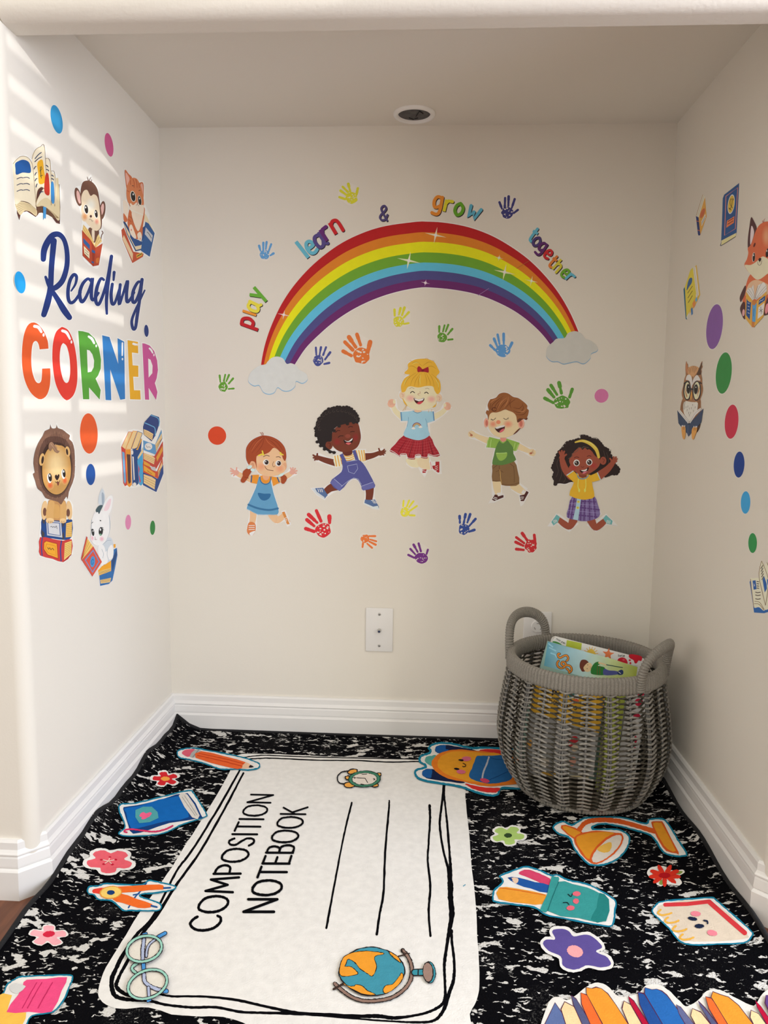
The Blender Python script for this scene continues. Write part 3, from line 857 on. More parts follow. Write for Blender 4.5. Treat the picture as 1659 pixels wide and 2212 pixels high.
# --- orange backpack with a face
p = RP(R5).part('backpack_motif')
cut(p, [(190,610),(215,560),(315,527),(262,490),(242,440),(275,390),(372,352),(355,310),(390,265),(480,237),(640,245),(800,280),(900,297),(1000,292),(1220,300),(1500,330),(1540,560),(1500,790),(1250,800),(1200,870),(1120,888),(1000,868),(900,838),(760,788),(600,757),(350,717),(230,675)], 26)
NV = (28,36,66); BL = (32,88,150)
p.P(NV, [(440,320),(470,282),(560,270),(720,295),(920,335),(900,352),(620,345),(490,372),(450,352)]); p.P(BL, [(442,320),(470,284),(560,272),(570,320),(600,335),(490,370),(452,350)])
p.P(NV, [(285,610),(315,567),(410,560),(600,640),(800,720),(700,722),(400,682),(305,650)]); p.P(BL, [(287,610),(315,570),(400,560),(400,625),(385,668),(308,648)])
p.P((90,160,150), [(320,460),(340,412),(400,400),(460,400),(420,520),(352,495)])
p.PS((206,50,46), [(955,348),(1040,322),(1150,326),(1290,348),(1290,400),(1100,375)]); p.P((206,50,46), [(800,735),(900,755),(1050,780),(1215,788),(1180,835),(1100,840),(950,812),(860,780)])
p.P((220,120,40), [(400,510),(430,425),(520,360),(640,332),(760,328),(1000,348),(1300,392),(1520,425),(1520,700),(1350,745),(1100,765),(950,750),(800,715),(600,672),(470,605)])
p.P((224,152,44), [(470,500),(505,415),(600,362),(720,345),(1000,366),(1250,400),(1250,700),(1000,720),(800,695),(620,640),(510,575)])
p.P((40,96,150), [(925,430),(960,402),(1100,400),(1260,408),(1330,590),(1352,680),(1200,725),(1060,730),(900,690),(848,635),(890,530)])
p.S((24,62,110), [(1105,425),(1190,445),(1260,440)], 6); p.S((24,62,110), [(1090,690),(1180,650),(1310,590)], 6)
p.S((180,182,188), [(1085,418),(1050,520),(1020,590),(1005,668)], 20); p.E((206,70,100), 1035, 697, 56, 24, 14)
p.G((222,110,130), (218,118,118), 815, 437, 58, 29, -3); p.E((214,106,128), 815, 437, 52, 26, -3); p.E((214,106,128), 752, 592, 54, 25, 3)
p.E((24,24,30), 753, 453, 32, 11, 4); p.E((24,24,30), 700, 557, 32, 12, 5); p.S((24,24,30), [(775,490),(805,505),(805,522),(790,530),(770,528)], 8)
p.build_parts(rug, M_PLUSH)

# --- desk lamp
p = RP(R6).part('lamp_motif')
cut(p, [(600,240),(620,205),(680,182),(740,208),(790,185),(850,155),(1000,150),(1130,155),(1290,198),(1320,168),(1420,163),(1470,205),(1540,320),(1605,420),(1590,450),(1500,450),(1420,418),(1340,305),(1200,255),(1060,222),(960,212),(905,240),(1080,242),(1172,290),(1168,375),(1100,462),(1000,512),(900,520),(840,490),(760,395),(722,315),(645,285)], 20)
OO = (214,92,40); OY = (222,148,44)
p.S(OO, [(800,250),(850,195),(960,176),(1100,188),(1250,228),(1380,268)], 34)
p.PS(OO, [(1335,198),(1350,188),(1412,188),(1432,210),(1540,418),(1525,425),(1450,408),(1400,345),(1362,270),(1345,225)]); p.PS(OY, [(1350,200),(1405,198),(1422,216),(1520,408),(1460,395),(1412,335),(1376,265)])
p.PS(OO, [(662,238),(700,212),(825,268),(768,322)]); p.PS(OY, [(675,238),(703,222),(808,270),(766,308)])
p.P(OO, [(760,315),(830,272),(960,258),(1112,285),(1122,330),(1060,430),(930,497),(868,485),(800,410)]); p.P(OY, [(775,318),(835,282),(960,268),(1060,278),(950,350),(882,470),(815,405)])
p.E(OO, 1004, 390, 158, 66, -42); p.E((214,204,190), 1006, 392, 142, 52, -42); p.P((224,176,80), [(935,385),(1000,350),(1035,345),(1042,375),(1020,415),(975,420),(940,405)])
p.build_parts(rug, M_PLUSH)

# --- small red daisy
p = RP(R6).part('flower_motif')
p.P(WH, [(1305,575),(1330,535),(1400,520),(1450,530),(1500,555),(1570,548),(1585,570),(1540,600),(1565,640),(1545,665),(1480,660),(1440,655),(1410,672),(1375,655),(1385,625),(1340,615)])
p.P((132,150,72), [(1505,578),(1540,560),(1575,562),(1550,582)]); p.P((132,150,72), [(1395,655),(1410,620),(1425,640),(1418,660)])
for a in range(9):
    t = math.radians(a*40 + 10); p.E((208,52,36), 1437 + 75*math.cos(t), 590 + 40*math.sin(t), 46, 17, math.degrees(math.atan2(math.sin(t)*.6, math.cos(t))))
p.E((170,24,30), 1437, 590, 42, 20)
p.build_parts(rug, M_PLUSH, {'flower_motif': 'small red daisy with green leaves'})

# --- pen cup with a face
p = RP(R6).part('pen_cup_motif')
cut(p, [(150,765),(160,700),(222,640),(200,600),(225,580),(330,540),(400,520),(500,545),(585,583),(640,582),(720,620),(860,650),(960,700),(1072,775),(1072,850),(1050,965),(960,970),(700,920),(550,890),(460,835),(300,812),(170,792)], 20)
p.P((206,68,100), [(350,580),(378,552),(440,552),(520,585),(585,620),(575,670),(450,620)])
p.PS((36,84,150), [(262,607),(350,610),(470,640),(575,665),(562,722),(440,690),(335,658)]); p.PS((224,190,160), [(290,612),(340,610),(342,640),(320,652)]); p.PS((30,60,110), [(262,607),(292,611),(300,625)])
p.PS((226,150,52), [(205,680),(330,690),(550,732),(522,806),(400,800),(198,768)]); p.S((206,100,40), [(208,684),(330,700),(545,738)], 6)
TE = (58,146,140)
p.PS(TE, [(640,640),(750,655),(860,682),(950,722),(1022,770),(1000,932),(800,910),(560,855)]); p.PS((40,124,118), [(950,722),(1022,770),(1000,932),(885,920),(930,830)])
p.P(TE, [(590,608),(620,600),(650,618),(600,740),(562,858),(520,858),(510,835),(560,730)]); p.S((36,106,104), [(645,640),(600,750),(565,852)], 6)
for q in ((780,728,30,18), (775,783,22,20), (735,834,30,18)): p.E((222,104,116), *q)
p.S((24,40,44), [(715,730),(738,748),(748,728)], 6); p.S((24,40,44), [(680,795),(708,792),(722,808)], 6)
p.build_parts(rug, M_PLUSH)

# --- purple flower
p = RP(R7).part('flower_motif')
PU = [(140,530),(170,510),(250,520),(292,562),(385,550),(455,590),(490,640),(450,670),(530,712),(550,765),(480,782),(392,765),(330,790),(270,795),(215,765),(200,705),(115,665),(75,615),(100,585),(160,582)]
p.P(WH, offset(spline(PU, True, 3), 20), False); p.P((92,78,140), PU); p.E((238,160,158), 300, 668, 58, 40, 18)
p.build_parts(rug, M_PLUSH, {'flower_motif': 'purple flower with pink centre'})

# --- notepad page with a face
p = RP(R7).part('notepad_motif')
cut(p, [(840,390),(862,345),(915,312),(1100,295),(1258,285),(1300,305),(1420,410),(1545,522),(1548,565),(1490,612),(1300,622),(1140,627),(1035,600),(960,510),(890,445)], 18)
p.PS((214,196,172), [(880,370),(930,335),(1255,310),(1500,530),(1480,585),(1140,600),(1050,570),(975,480),(905,420)])
p.S((206,58,62), [(935,340),(1090,335),(1240,318)], 28, smooth=False); p.S((206,58,62), [(1245,320),(1370,430),(1495,538)], 34, smooth=False)
for i, (x, y) in enumerate(((885,385), (935,440), (990,500), (1040,558))):
    p.S((226,170,70), [(x+20,y-10),(x-2,y+12),(x+25,y+28),(x+70,y+22),(x+95,y+12)], 13)
p.E((226,128,138), 1150, 403, 36, 18, 5); p.E((226,128,138), 1266, 538, 36, 20, 10); p.E((30,38,60), 1128, 438, 34, 13, 10); p.E((30,38,60), 1176, 490, 34, 15); p.S((30,38,60), [(1208,450),(1230,455),(1235,472)], 11)
p.build_parts(rug, M_PLUSH)

# --- row of books
p = RP(R7).part('bookshelf_motif')
p.P((224,218,206), [(40,1260),(85,1110),(130,1005),(190,990),(260,1010),(370,925),(440,890),(520,905),(610,985),(740,965),(800,910),(880,900),(950,935),(1040,1020),(1090,1055),(1180,1000),(1230,948),(1320,940),(1440,1000),(1560,1050),(1620,965),(1720,920),(1850,1000),(1850,1400),(700,1500),(40,1420)])
def bk(col, pts):
    p.PS((84,36,62), offset(pts, 5)); p.PS(col, pts)
bk((92,108,150), [(60,1400),(160,1032),(330,1400)]); bk((238,202,150), [(205,1075),(290,1060),(470,1400),(335,1400)]); bk((84,86,118), [(292,1045),(310,1008),(530,1400),(465,1400)])
bk((224,104,48), [(350,1040),(388,980),(640,1400),(530,1400)]); bk((230,146,50), [(385,968),(420,932),(485,932),(590,1050),(790,1400),(640,1400)])
bk((238,202,150), [(635,1072),(702,1052),(915,1400),(795,1400)]); bk((176,24,54), [(695,1042),(716,1022),(950,1400),(912,1400)])
bk((38,76,138), [(757,1040),(792,972),(1080,1400),(950,1400)]); bk((42,100,166), [(792,968),(842,940),(910,950),(1000,1050),(1220,1400),(1080,1400)])
bk((96,100,136), [(1035,1105),(1048,1065),(1290,1400),(1220,1400)]); bk((238,202,150), [(1118,1122),(1185,1098),(1400,1400),(1290,1400)]); bk((84,86,118), [(1185,1058),(1210,1065),(1460,1400),(1405,1400)])
bk((224,104,48), [(1245,1070),(1258,1000),(1540,1400),(1460,1400)]); bk((230,146,50), [(1262,990),(1330,978),(1450,1050),(1690,1400),(1540,1400)])
bk((238,202,150), [(1535,1132),(1590,1110),(1780,1400),(1690,1400)]); bk((176,24,54), [(1585,1060),(1610,1060),(1830,1400),(1780,1400)]); bk((92,64,120), [(1640,1030),(1690,980),(1800,1010),(1900,1400),(1830,1400)])
p.build_parts(rug, M_PLUSH)

# ================================================================== STICKERS ON THE BACK WALL
B5 = (480, 360, 900, 780); B6 = (880, 360, 1320, 800); B7 = (460, 740, 860, 1160); B8 = (820, 740, 1170, 1120)
C1 = (1000, 800, 1360, 1180); C5 = (640, 1040, 1200, 1240)
FILM = (214, 203, 186)      # clear matte film of the stickers
EDGE = (220, 211, 197)      # white cut edge

# ------------------------------------------------------------------ rainbow
p = Print('back', None)
p.part('arch')
OUT = [(563,806),(565,780),(573.7,739.7),(589,696.7),(611.6,651),(642,608),(682.5,566),(733,528),(784,503),(834,488),(900,479),(917,478.6),(959.6,481),(1012.6,491),(1065.7,511),(1118.7,543),(1158.5,576),(1198,621),(1227.5,667.7),(1250,718),(1257,745)]
INN = [(622,812),(642,779),(662,750),(690,722),(723,694),(763.5,667.6),(809,646),(854.7,631),(900,622),(930,621),(986,626.6),(1039,638.5),(1092,661),(1132,686),(1166.5,716.8),(1189,744.6),(1200,762)]
NB = 90
oa = resample(spline(OUT, False, 6), NB); ia = resample(spline(INN, False, 6), NB)
MID = [0, .164, .309, .470, .625, .749, .883, 1]; END = [0, .085, .2, .335, .49, .68, .84, 1]
def bnd(k):
    out = []
    for i in range(NB):
        t = abs(2*i/(NB-1) - 1)**1.7
        f = MID[k]*(1-t) + END[k]*t
        out.append((oa[i][0]*(1-f) + ia[i][0]*f, oa[i][1]*(1-f) + ia[i][1]*f))
    return out
p.STRIP(EDGE, [(2*a[0]*.5015 - .003*b[0]*.5, a[1] - .012*(b[1]-a[1])) for a, b in zip(oa, ia)], [(b[0] + .012*(b[0]-a[0]), b[1] + .012*(b[1]-a[1])) for a, b in zip(oa, ia)], NB, False)
for k, c in enumerate(((168,30,30), (202,114,34), (226,200,22), (102,146,42), (88,166,184), (74,68,112), (98,38,88))):
    p.STRIP(c, bnd(k), bnd(k+1), NB, False)
def star(x, y, r, c, rot=12):
    q = []
    for k in range(8):
        a = math.radians(rot + 45*k); R = (r if k % 4 == 0 else r*.75) if k % 2 == 0 else r*.13
        q.append((x + R*math.cos(a), y + R*math.sin(a)))
    p.part('sparkle#%d' % int(x)); p.G(c, c, x, y, 3, 3); p.PS(c, q); p.E((246,236,222), x, y, r*.13); p.part('arch')
for a in ((613,680,14,(236,180,170)), (883,563,26,(206,206,160)), (941,508,24,(232,190,150)), (1078,557,10,(236,196,140)), (1090,588,24,(214,206,150)), (1148,607,15,(236,210,140)), (919,611,10,(220,180,200))): star(*a)
p.S((150,90,50), [(1116,580),(1142,564)], .8); p.S((150,110,150), [(1033,638),(1056,623)], 1.0)
p.crop(B7)
CL = [(315,330),(330,280),(360,245),(420,205),(470,195),(490,170),(530,135),(580,125),(630,145),(660,190),(700,185),(745,205),(770,240),(830,275),(848,310),(840,340),(800,363),(745,345),(735,390),(690,428),(630,430),(580,400),(550,445),(500,460),(450,440),(415,382),(370,386),(330,362)]
p.part('cloud'); p.P((120,158,176), [(x, y+7) for x, y in CL]); p.P((196,189,176), CL)
p.crop(B6)
CR = [(1130,1530),(1140,1470),(1185,1430),(1215,1402),(1280,1395),(1310,1355),(1370,1340),(1420,1362),(1450,1400),(1500,1420),(1550,1470),(1542,1502),(1498,1522),(1490,1560),(1450,1598),(1420,1602),(1378,1586),(1320,1596),(1270,1605),(1225,1586),(1180,1586),(1145,1562)]
p.part('cloud#2'); p.P((110,146,166), [(x, y+6) for x, y in CR]); p.P((186,177,162), CR)
p.build('rainbow_sticker', 'large seven-banded rainbow arch sticker with a cloud at each end, on the back wall', 'sticker', labels={'cloud': 'left white cloud', 'cloud#2': 'right white cloud'})

# ------------------------------------------------------------------ words over the rainbow
GL = {'l': [[(0,0),(0,1.5)]], 'a': [[(.66,.98),(.64,.1),(.78,0)], [(.62,.92),(.25,.95),(.05,.6),(.12,.1),(.4,.06),(.62,.35)]],
 'p': [[(0,1),(0,-.5)], [(0,.93),(.42,.95),(.62,.5),(.42,.07),(.02,.06)]], 'y': [[(0,1),(.36,.12)], [(.72,1),(.2,-.5)]],
 'e': [[(.04,.52),(.58,.55),(.52,.92),(.22,.97),(0,.6),(.06,.14),(.3,0),(.6,.08)]], 'r': [[(0,1),(0,0)], [(0,.66),(.18,.93),(.5,.95)]],
 'n': [[(0,1),(0,0)], [(0,.78),(.25,.98),(.52,.9),(.6,.6),(.6,0)]], 'g': [[(.58,.95),(.2,.97),(0,.6),(.08,.15),(.3,.1),(.58,.3)], [(.6,1),(.6,-.15),(.4,-.47),(0,-.42)]],
 'o': [[(.32,1),(.06,.75),(.02,.3),(.3,0),(.6,.25),(.62,.7),(.32,1)]], 'w': [[(0,1),(.15,.03),(.42,.6)], [(.42,.6),(.62,.03),(.9,1)]],
 't': [[(.27,1.4),(.2,.25),(.35,.02),(.55,.08)], [(0,1),(.58,1)]], 'h': [[(0,1.5),(0,0)], [(0,.75),(.25,.98),(.5,.88),(.55,.55),(.55,0)]],
 '&': [[(.72,0),(.12,.95),(.16,1.3),(.4,1.4),(.55,1.15),(.4,.85),(.08,.5),(.02,.2),(.25,0),(.55,.12),(.72,.55)]]}
def word(crop, letters, label, first, w=.27):
    p = Print('back', crop)
    for i, (ch, cx, cy, u, th, col) in enumerate(letters):
        p.part('letter#%d' % i)
        st = GL[ch]; xs = [a for s in st for a, b in s]; ys = [b for s in st for a, b in s]
        mx, my = (min(xs)+max(xs))/2, (min(ys)+max(ys))/2
        t = math.radians(th); tx, ty = math.cos(t), -math.sin(t); ux, uy = -math.sin(t), -math.cos(t)
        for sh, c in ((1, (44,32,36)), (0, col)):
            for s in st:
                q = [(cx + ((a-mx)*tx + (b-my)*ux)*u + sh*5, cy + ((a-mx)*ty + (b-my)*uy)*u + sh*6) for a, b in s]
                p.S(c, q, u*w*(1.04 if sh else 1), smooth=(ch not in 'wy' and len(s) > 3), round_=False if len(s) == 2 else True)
    if len(letters) == 1: p.order = ['letter#0']
    return p.build('word_sticker', label, 'sticker', 'words above the rainbow', labels={'letter#%d' % i: 'letter ' + l[0] for i, l in enumerate(letters)})
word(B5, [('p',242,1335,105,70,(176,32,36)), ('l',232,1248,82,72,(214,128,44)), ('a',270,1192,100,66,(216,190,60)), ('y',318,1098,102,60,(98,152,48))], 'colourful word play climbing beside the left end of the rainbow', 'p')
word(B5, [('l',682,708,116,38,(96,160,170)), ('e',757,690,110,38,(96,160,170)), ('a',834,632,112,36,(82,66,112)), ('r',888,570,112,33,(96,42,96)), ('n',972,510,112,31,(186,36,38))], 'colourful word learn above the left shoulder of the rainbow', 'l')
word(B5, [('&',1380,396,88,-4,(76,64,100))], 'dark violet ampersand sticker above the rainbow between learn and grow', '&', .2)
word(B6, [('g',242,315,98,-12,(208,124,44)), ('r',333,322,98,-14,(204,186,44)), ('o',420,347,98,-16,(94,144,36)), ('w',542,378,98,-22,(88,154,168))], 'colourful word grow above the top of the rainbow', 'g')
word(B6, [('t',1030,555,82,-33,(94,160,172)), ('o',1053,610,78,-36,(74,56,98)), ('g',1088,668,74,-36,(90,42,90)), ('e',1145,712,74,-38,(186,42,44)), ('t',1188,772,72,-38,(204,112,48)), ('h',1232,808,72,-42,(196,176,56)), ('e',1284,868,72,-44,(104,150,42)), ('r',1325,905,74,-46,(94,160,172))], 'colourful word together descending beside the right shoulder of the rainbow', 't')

# ------------------------------------------------------------------ handprints
def hand(crop, col, palm, fingers, label, seed=1, spots=6, thick=.44, plane='back'):
    p = Print(plane, crop); rnd = random.Random(seed)
    cx, cy, rx, ry = palm
    pts = [(cx, cy)] + [f[:2] for f in fingers] + [f[2:4] for f in fingers]
    # clear film cut loosely round the hand
    hull = sorted(set((round(a, 1), round(b, 1)) for f in fingers for a, b in (f[:2],)) | set((cx + rx*math.cos(t*.5), cy + ry*math.sin(t*.5)) for t in range(13)))
    def half(s):
        h = []
        for q in s:
            while len(h) > 1 and (h[-1][0]-h[-2][0])*(q[1]-h[-2][1]) - (h[-1][1]-h[-2][1])*(q[0]-h[-2][0]) <= 0: h.pop()
            h.append(q)
        return h[:-1]
    hl = half(hull) + half(hull[::-1])
    film = tuple(min(255, int(c*1.0)) for c in (206,191,172))
    p.PS(film, offset(hl, 4*p.s))
    w = min(rx, ry)*thick
    for f in fingers:
        x0, y0, x1, y1 = f; dx, dy = x1-x0, y1-y0
        # three pads with the joints showing as gaps
        for a, b, ww in ((0.0, .36, 1.05), (.43, .70, .9), (.77, 1.02, .85)):
            p.S(col, [(x0+dx*a, y0+dy*a), (x0+dx*b, y0+dy*b)], w*ww*(.85+.3*rnd.random()))
        if rnd.random() < .6: p.S(col, [(x0+dx*.3, y0+dy*.3), (x0+dx*.9, y0+dy*.9)], w*.45)
    n = 16
    p.P(col, [(cx + rx*math.cos(2*math.pi*k/n)*(.9+.2*rnd.random()), cy + ry*math.sin(2*math.pi*k/n)*(.9+.2*rnd.random())) for k in range(n)])
    for k in range(spots + 6):
        a = rnd.random()*6.28; r = rnd.random()**.5*.85; x, y = cx + rx*r*math.cos(a), cy + ry*r*math.sin(a)
        s = min(rx, ry)*(.035+.075*rnd.random()); p.P(film, [(x + s*(1+rnd.random())*math.cos(t), y + s*(.6+rnd.random())*math.sin(t)) for t in (0, 1.1, 2.2, 3.1, 4.2, 5.3)])
    return p.build('handprint_sticker', label, 'sticker', 'painted handprint stickers on the back wall')
YE = (198,186,48); LB = (92,140,176); ND = (60,60,110); ORG = (204,104,48); GN = (92,138,44); RD = (186,46,50); PUR = (108,48,112)
hand(B5, YE, (1105,268,50,50), [(1000,260,1048,277),(1010,205,1058,240),(1028,172,1072,215),(1076,148,1092,210),(1157,185,1146,235)], 'yellow handprint left of the ampersand, topmost of the handprints', 1)
hand(B5, LB, (363,752,40,40), [(315,675,327,718),(351,650,350,712),(379,643,372,702),(418,662,395,725),(438,740,412,757)], 'pale blue handprint left of the word learn', 2, 4)
hand(B7, (66,70,122), (943,160,44,48), [(922,45,926,108),(968,42,955,112),(1013,42,988,110),(1050,88,1005,150),(1042,182,998,192)], 'dark blue handprint beside the left foot of the rainbow', 3)
hand(B5, ORG, (1190,1612,68,72), [(1032,1575,1100,1612),(1047,1497,1112,1562),(1082,1455,1138,1538),(1150,1432,1180,1520),(1262,1497,1240,1590)], 'big orange handprint under the left half of the rainbow', 4, 9, .5)
hand(B5, YE, (1505,1320,45,46), [(1470,1220,1472,1270),(1522,1208,1508,1262),(1555,1203,1535,1265),(1592,1242,1550,1288),(1590,1335,1552,1342)], 'yellow handprint under the middle of the rainbow arch', 5, 9)
hand(B6, GN, (283,1392,38,40), [(260,1300,259,1346),(303,1292,290,1342),(333,1288,312,1342),(366,1322,330,1366),(368,1406,332,1410)], 'small green handprint above the right shoulder of the blonde girl', 6, 8)
hand(B6, (88,136,178), (775,1500,58,50), [(675,1455,712,1492),(706,1402,732,1466),(735,1368,750,1442),(784,1362,785,1440),(852,1435,832,1478)], 'light blue handprint under the right half of the rainbow', 7)
hand(B6, (62,58,104), (815,376,48,46), [(750,290,770,342),(796,255,793,332),(825,243,822,318),(874,264,850,336),(900,352,868,377)], 'indigo handprint right of the word grow', 8)
hand(B7, GN, (92,396,40,46), [(60,295,66,352),(110,288,98,342),(144,290,120,346),(180,322,143,366),(186,412,142,415)], 'green handprint left of the left cloud', 9, 9)
hand(C1, (86,134,48), (985,320,80,66), [(815,278,898,322),(847,195,905,265),(877,150,935,240),(957,125,980,225),(1088,188,1062,265)], 'big green handprint above the girl with the yellow headband', 10, 10, .5)
hand(B7, (196,44,48), (990,1680,68,64), [(832,1667,905,1692),(842,1588,905,1642),(858,1542,932,1612),(927,1507,967,1598),(1043,1557,1045,1612)], 'big red handprint below the boy in overalls', 11, 12, .5)
hand(C5, (214,106,50), (440,366,28,26), [(505,350,468,350),(512,383,474,372),(508,405,468,385),(485,425,454,398),(424,420,428,388)], 'small orange handprint pointing downwards, right of the big red handprint', 12, 4, .5)
hand(C5, PUR, (800,490,40,34), [(717,470,754,488),(730,432,760,465),(751,405,776,450),(783,397,797,446),(842,437,834,464)], 'purple handprint, lowest on the back wall', 13)
hand(C5, (212,196,56), (697,196,30,31), [(687,124,684,158),(722,122,708,160),(750,127,722,164),(772,157,730,186),(757,218,726,216)], 'yellow handprint below the blonde girl in the red skirt', 14, 9)
hand(C5, (52,70,128), (1072,305,34,35), [(1045,222,1047,264),(1083,210,1072,266),(1113,210,1095,262),(1147,240,1105,287),(1140,310,1106,321)], 'dark blue handprint below the boy in the green shirt', 15)
hand(C5, (186,44,46), (1502,412,38,42), [(1408,433,1454,438),(1404,388,1452,411),(1408,358,1457,394),(1446,332,1480,380),(1523,343,1528,387)], 'smaller red handprint left of the shoe of the girl with the headband', 16, 9, .5)

# ------------------------------------------------------------------ dots
def dot(plane, x, y, h, col, label, edge=True):
    c = unproject(x, y, plane); r = (unproject(x, y - h/2, plane) - unproject(x, y + h/2, plane)).length/2
    q = []
    for k in range(40):
        a = 2*math.pi*k/40
        off = Vector((math.cos(a), 0, math.sin(a))) if plane == 'back' else Vector((0, math.cos(a), math.sin(a)))
        w = ROT.transposed() @ (c + off*r - CAM)
        q.append((829.5 + FPX*w.x/-w.z, 1106 - FPX*w.y/-w.z))
    p = Print(plane, None)
    ref = {'back': (207,193,174), 'left': (236,233,228), 'right': (198,186,168)}[plane]
    cx, cy = sum(a for a, b in q)/40, sum(b for a, b in q)/40
    p.PS(ref, [(cx + (a-cx)*1.06, cy + (b-cy)*1.045) for a, b in q]); p.PS(col, q)
    return p.build('dot_sticker', label, 'sticker', 'round dot stickers')
dot('back', 469, 941, 40, (196,66,36), 'round orange-red dot left of the red-haired girl')
dot('back', 1299.3, 855, 30, (196,108,142), 'round pink dot right of the big green handprint')

# ------------------------------------------------------------------ five children
def kid(crop): return Print('back', crop)
def border(p, shapes, g=1.6):
    p.part('cut_edge')
    for q in shapes: p.PS(EDGE, offset(q, g*p.s))
def sil(pts, w):
    """outline of a limb, for the cut edge"""
    L, R = [], []
    if not isinstance(w, (list, tuple)): w = [w]*len(pts)
    for i in range(len(pts)):
        a = pts[max(0, i-1)]; b = pts[min(len(pts)-1, i+1)]; l = math.hypot(b[0]-a[0], b[1]-a[1]) or 1
        nx, ny = -(b[1]-a[1])/l*w[i]/2, (b[0]-a[0])/l*w[i]/2
        L.append((pts[i][0]+nx, pts[i][1]+ny)); R.append((pts[i][0]-nx, pts[i][1]-ny))
    return L + R[::-1]
def limb(p, col, pts, w): p.S(col, pts, w)
def fingers(p, col, wrist, tips, w, palm):
    for t in tips: p.S(col, [wrist, ((wrist[0]*.4+t[0]*.6), (wrist[1]*.4+t[1]*.6)), t], [w*1.3, w*1.1, w])
    p.E(col, wrist[0], wrist[1], palm, palm*.9)

# girl with red pigtails
p = kid(B7); SK = (218,166,122)
dress = [(412,1205),(440,1212),(505,1208),(518,1240),(540,1340),(565,1420),(586,1490),(580,1538),(500,1540),(400,1537),(330,1502),(303,1480),(340,1400),(385,1300)]
hairr = [(295,1000),(300,940),(340,882),(400,846),(455,832),(530,845),(600,885),(645,945),(658,1020),(640,1062),(655,1105),(630,1165),(545,1198),(465,1196),(410,1168),(380,1130),(320,1110),(300,1050)]
border(p, [spline(hairr), dress, sil([(345,1225),(240,1185),(190,1160)], [60,50,80]), sil([(590,1235),(680,1185),(725,1150)], [60,50,75]), sil([(365,1500),(360,1560),(345,1670)], [70,60,80]), sil([(535,1540),(575,1590),(650,1560)], [70,60,60]), [(620,1515),(648,1508),(694,1628),(670,1642),(640,1575)]])
p.part('arm'); limb(p, SK, [(350,1228),(250,1190),(205,1165)], [58,48,38]); fingers(p, (204,146,124), (208,1165), [(160,1128),(158,1150),(165,1175),(186,1192),(212,1122)], 13, 26)
p.part('arm#2'); limb(p, SK, [(580,1238),(680,1185),(708,1162)], [58,46,36]); fingers(p, (204,146,124), (710,1162), [(716,1122),(738,1128),(752,1148),(746,1172),(696,1124)], 13, 24)
p.part('leg'); limb(p, SK, [(362,1500),(360,1560),(350,1625)], [64,58,50])
p.part('leg#2'); limb(p, SK, [(530,1540),(570,1588),(610,1572),(640,1545)], [74,64,54,46])
p.part('shoe'); p.P((198,112,62), [(316,1622),(345,1606),(380,1628),(379,1690),(352,1728),(325,1722),(305,1690)]); p.P((228,220,208), [(330,1704),(378,1688),(352,1728),(332,1724)])
for y in (1640, 1658, 1676): p.S((232,226,214), [(322,y),(372,y-2)], 6)
p.part('shoe#2'); p.PS((198,122,58), [(618,1520),(642,1514),(690,1600),(690,1625),(665,1632),(640,1570)]); p.S((226,218,206), [(646,1514),(692,1626),(660,1634)], 9, smooth=False)
for y in (1578, 1594, 1608): p.S((232,226,214), [(636,y),(662,y-12)], 5)
p.part('shirt'); p.PS((210,130,44), [(340,1186),(412,1184),(412,1270),(335,1255)]); p.PS((210,130,44), [(520,1198),(582,1208),(600,1252),(540,1286)])
p.S((62,84,112), [(348,1190),(342,1252)], 11, round_=False); p.S((62,84,112), [(576,1206),(595,1252)], 11, round_=False)
p.P((210,130,44), [(425,1195),(520,1195),(515,1245),(470,1268),(430,1245)])
p.part('dress'); p.P((92,138,162), dress, n=2); p.P((210,130,44), [(430,1208),(515,1206),(505,1248),(472,1264),(440,1250)]); p.S((58,98,126), [(420,1206),(432,1250),(472,1270),(508,1252),(520,1205)], 9)
p.S((56,100,130), [(318,1452),(400,1484),(500,1500),(582,1486)], 17); p.P((48,94,128), [(402,1348),(458,1354),(516,1356),(504,1395),(462,1416),(424,1400)])
for k in range(26):
    x = 306 + k*10.8; y = 1484 + min(1, k/9)*52; p.S((120,166,186), [(x, y), (x-2, y+10)], 4, round_=False)
p.part('head'); p.P((210,150,108), [(448,1180),(500,1180),(502,1218),(475,1234),(450,1220)])
p.P(SK, [(385,1010),(440,975),(560,945),(640,1030),(657,1100),(620,1168),(545,1196),(470,1194),(412,1165),(385,1110)])
p.E((206,148,108), 352, 1102, 32, 42, 8); p.E((206,148,108), 640, 1112, 20, 38, 10); p.S((160,100,70), [(345,1090),(360,1085),(358,1110)], 4)
p.G((226,138,100), SK, 432, 1112, 52, 46); p.G((226,138,100), SK, 600, 1130, 48, 44)
for x, y in ((475,1073), (586,1082)): p.E((240,234,222), x, y, 27, 27); p.E((52,36,32), x+5, y, 18, 20); p.E((240,234,222), x-2, y-6, 5)
p.S((70,42,36), [(452,1022),(480,1010),(505,1018)], 5); p.S((70,42,36), [(566,1026),(590,1022),(606,1034)], 5)
p.S((120,70,50), [(545,1066),(534,1095),(545,1114),(556,1104)], 4); p.S((110,60,44), [(465,1110),(488,1138),(540,1148)], 5)
p.part('hair'); HR = (150,66,36)
p.P(HR, [(295,1000),(300,940),(340,882),(400,846),(455,832),(530,845),(600,885),(645,945),(658,1020),(645,1060),(628,1040),(605,985),(548,942),(500,985),(430,1012),(390,1022),(392,1130),(378,1075),(345,1062),(322,1092),(300,1050)])
for a in ([(455,840),(400,880),(340,960)], [(458,845),(420,900),(350,990)], [(460,850),(440,920),(390,990)], [(465,850),(540,900),(610,980)], [(470,845),(570,890),(635,980)], [(460,842),(370,880),(315,970)]): p.S((122,48,28), a, [2,5,2])
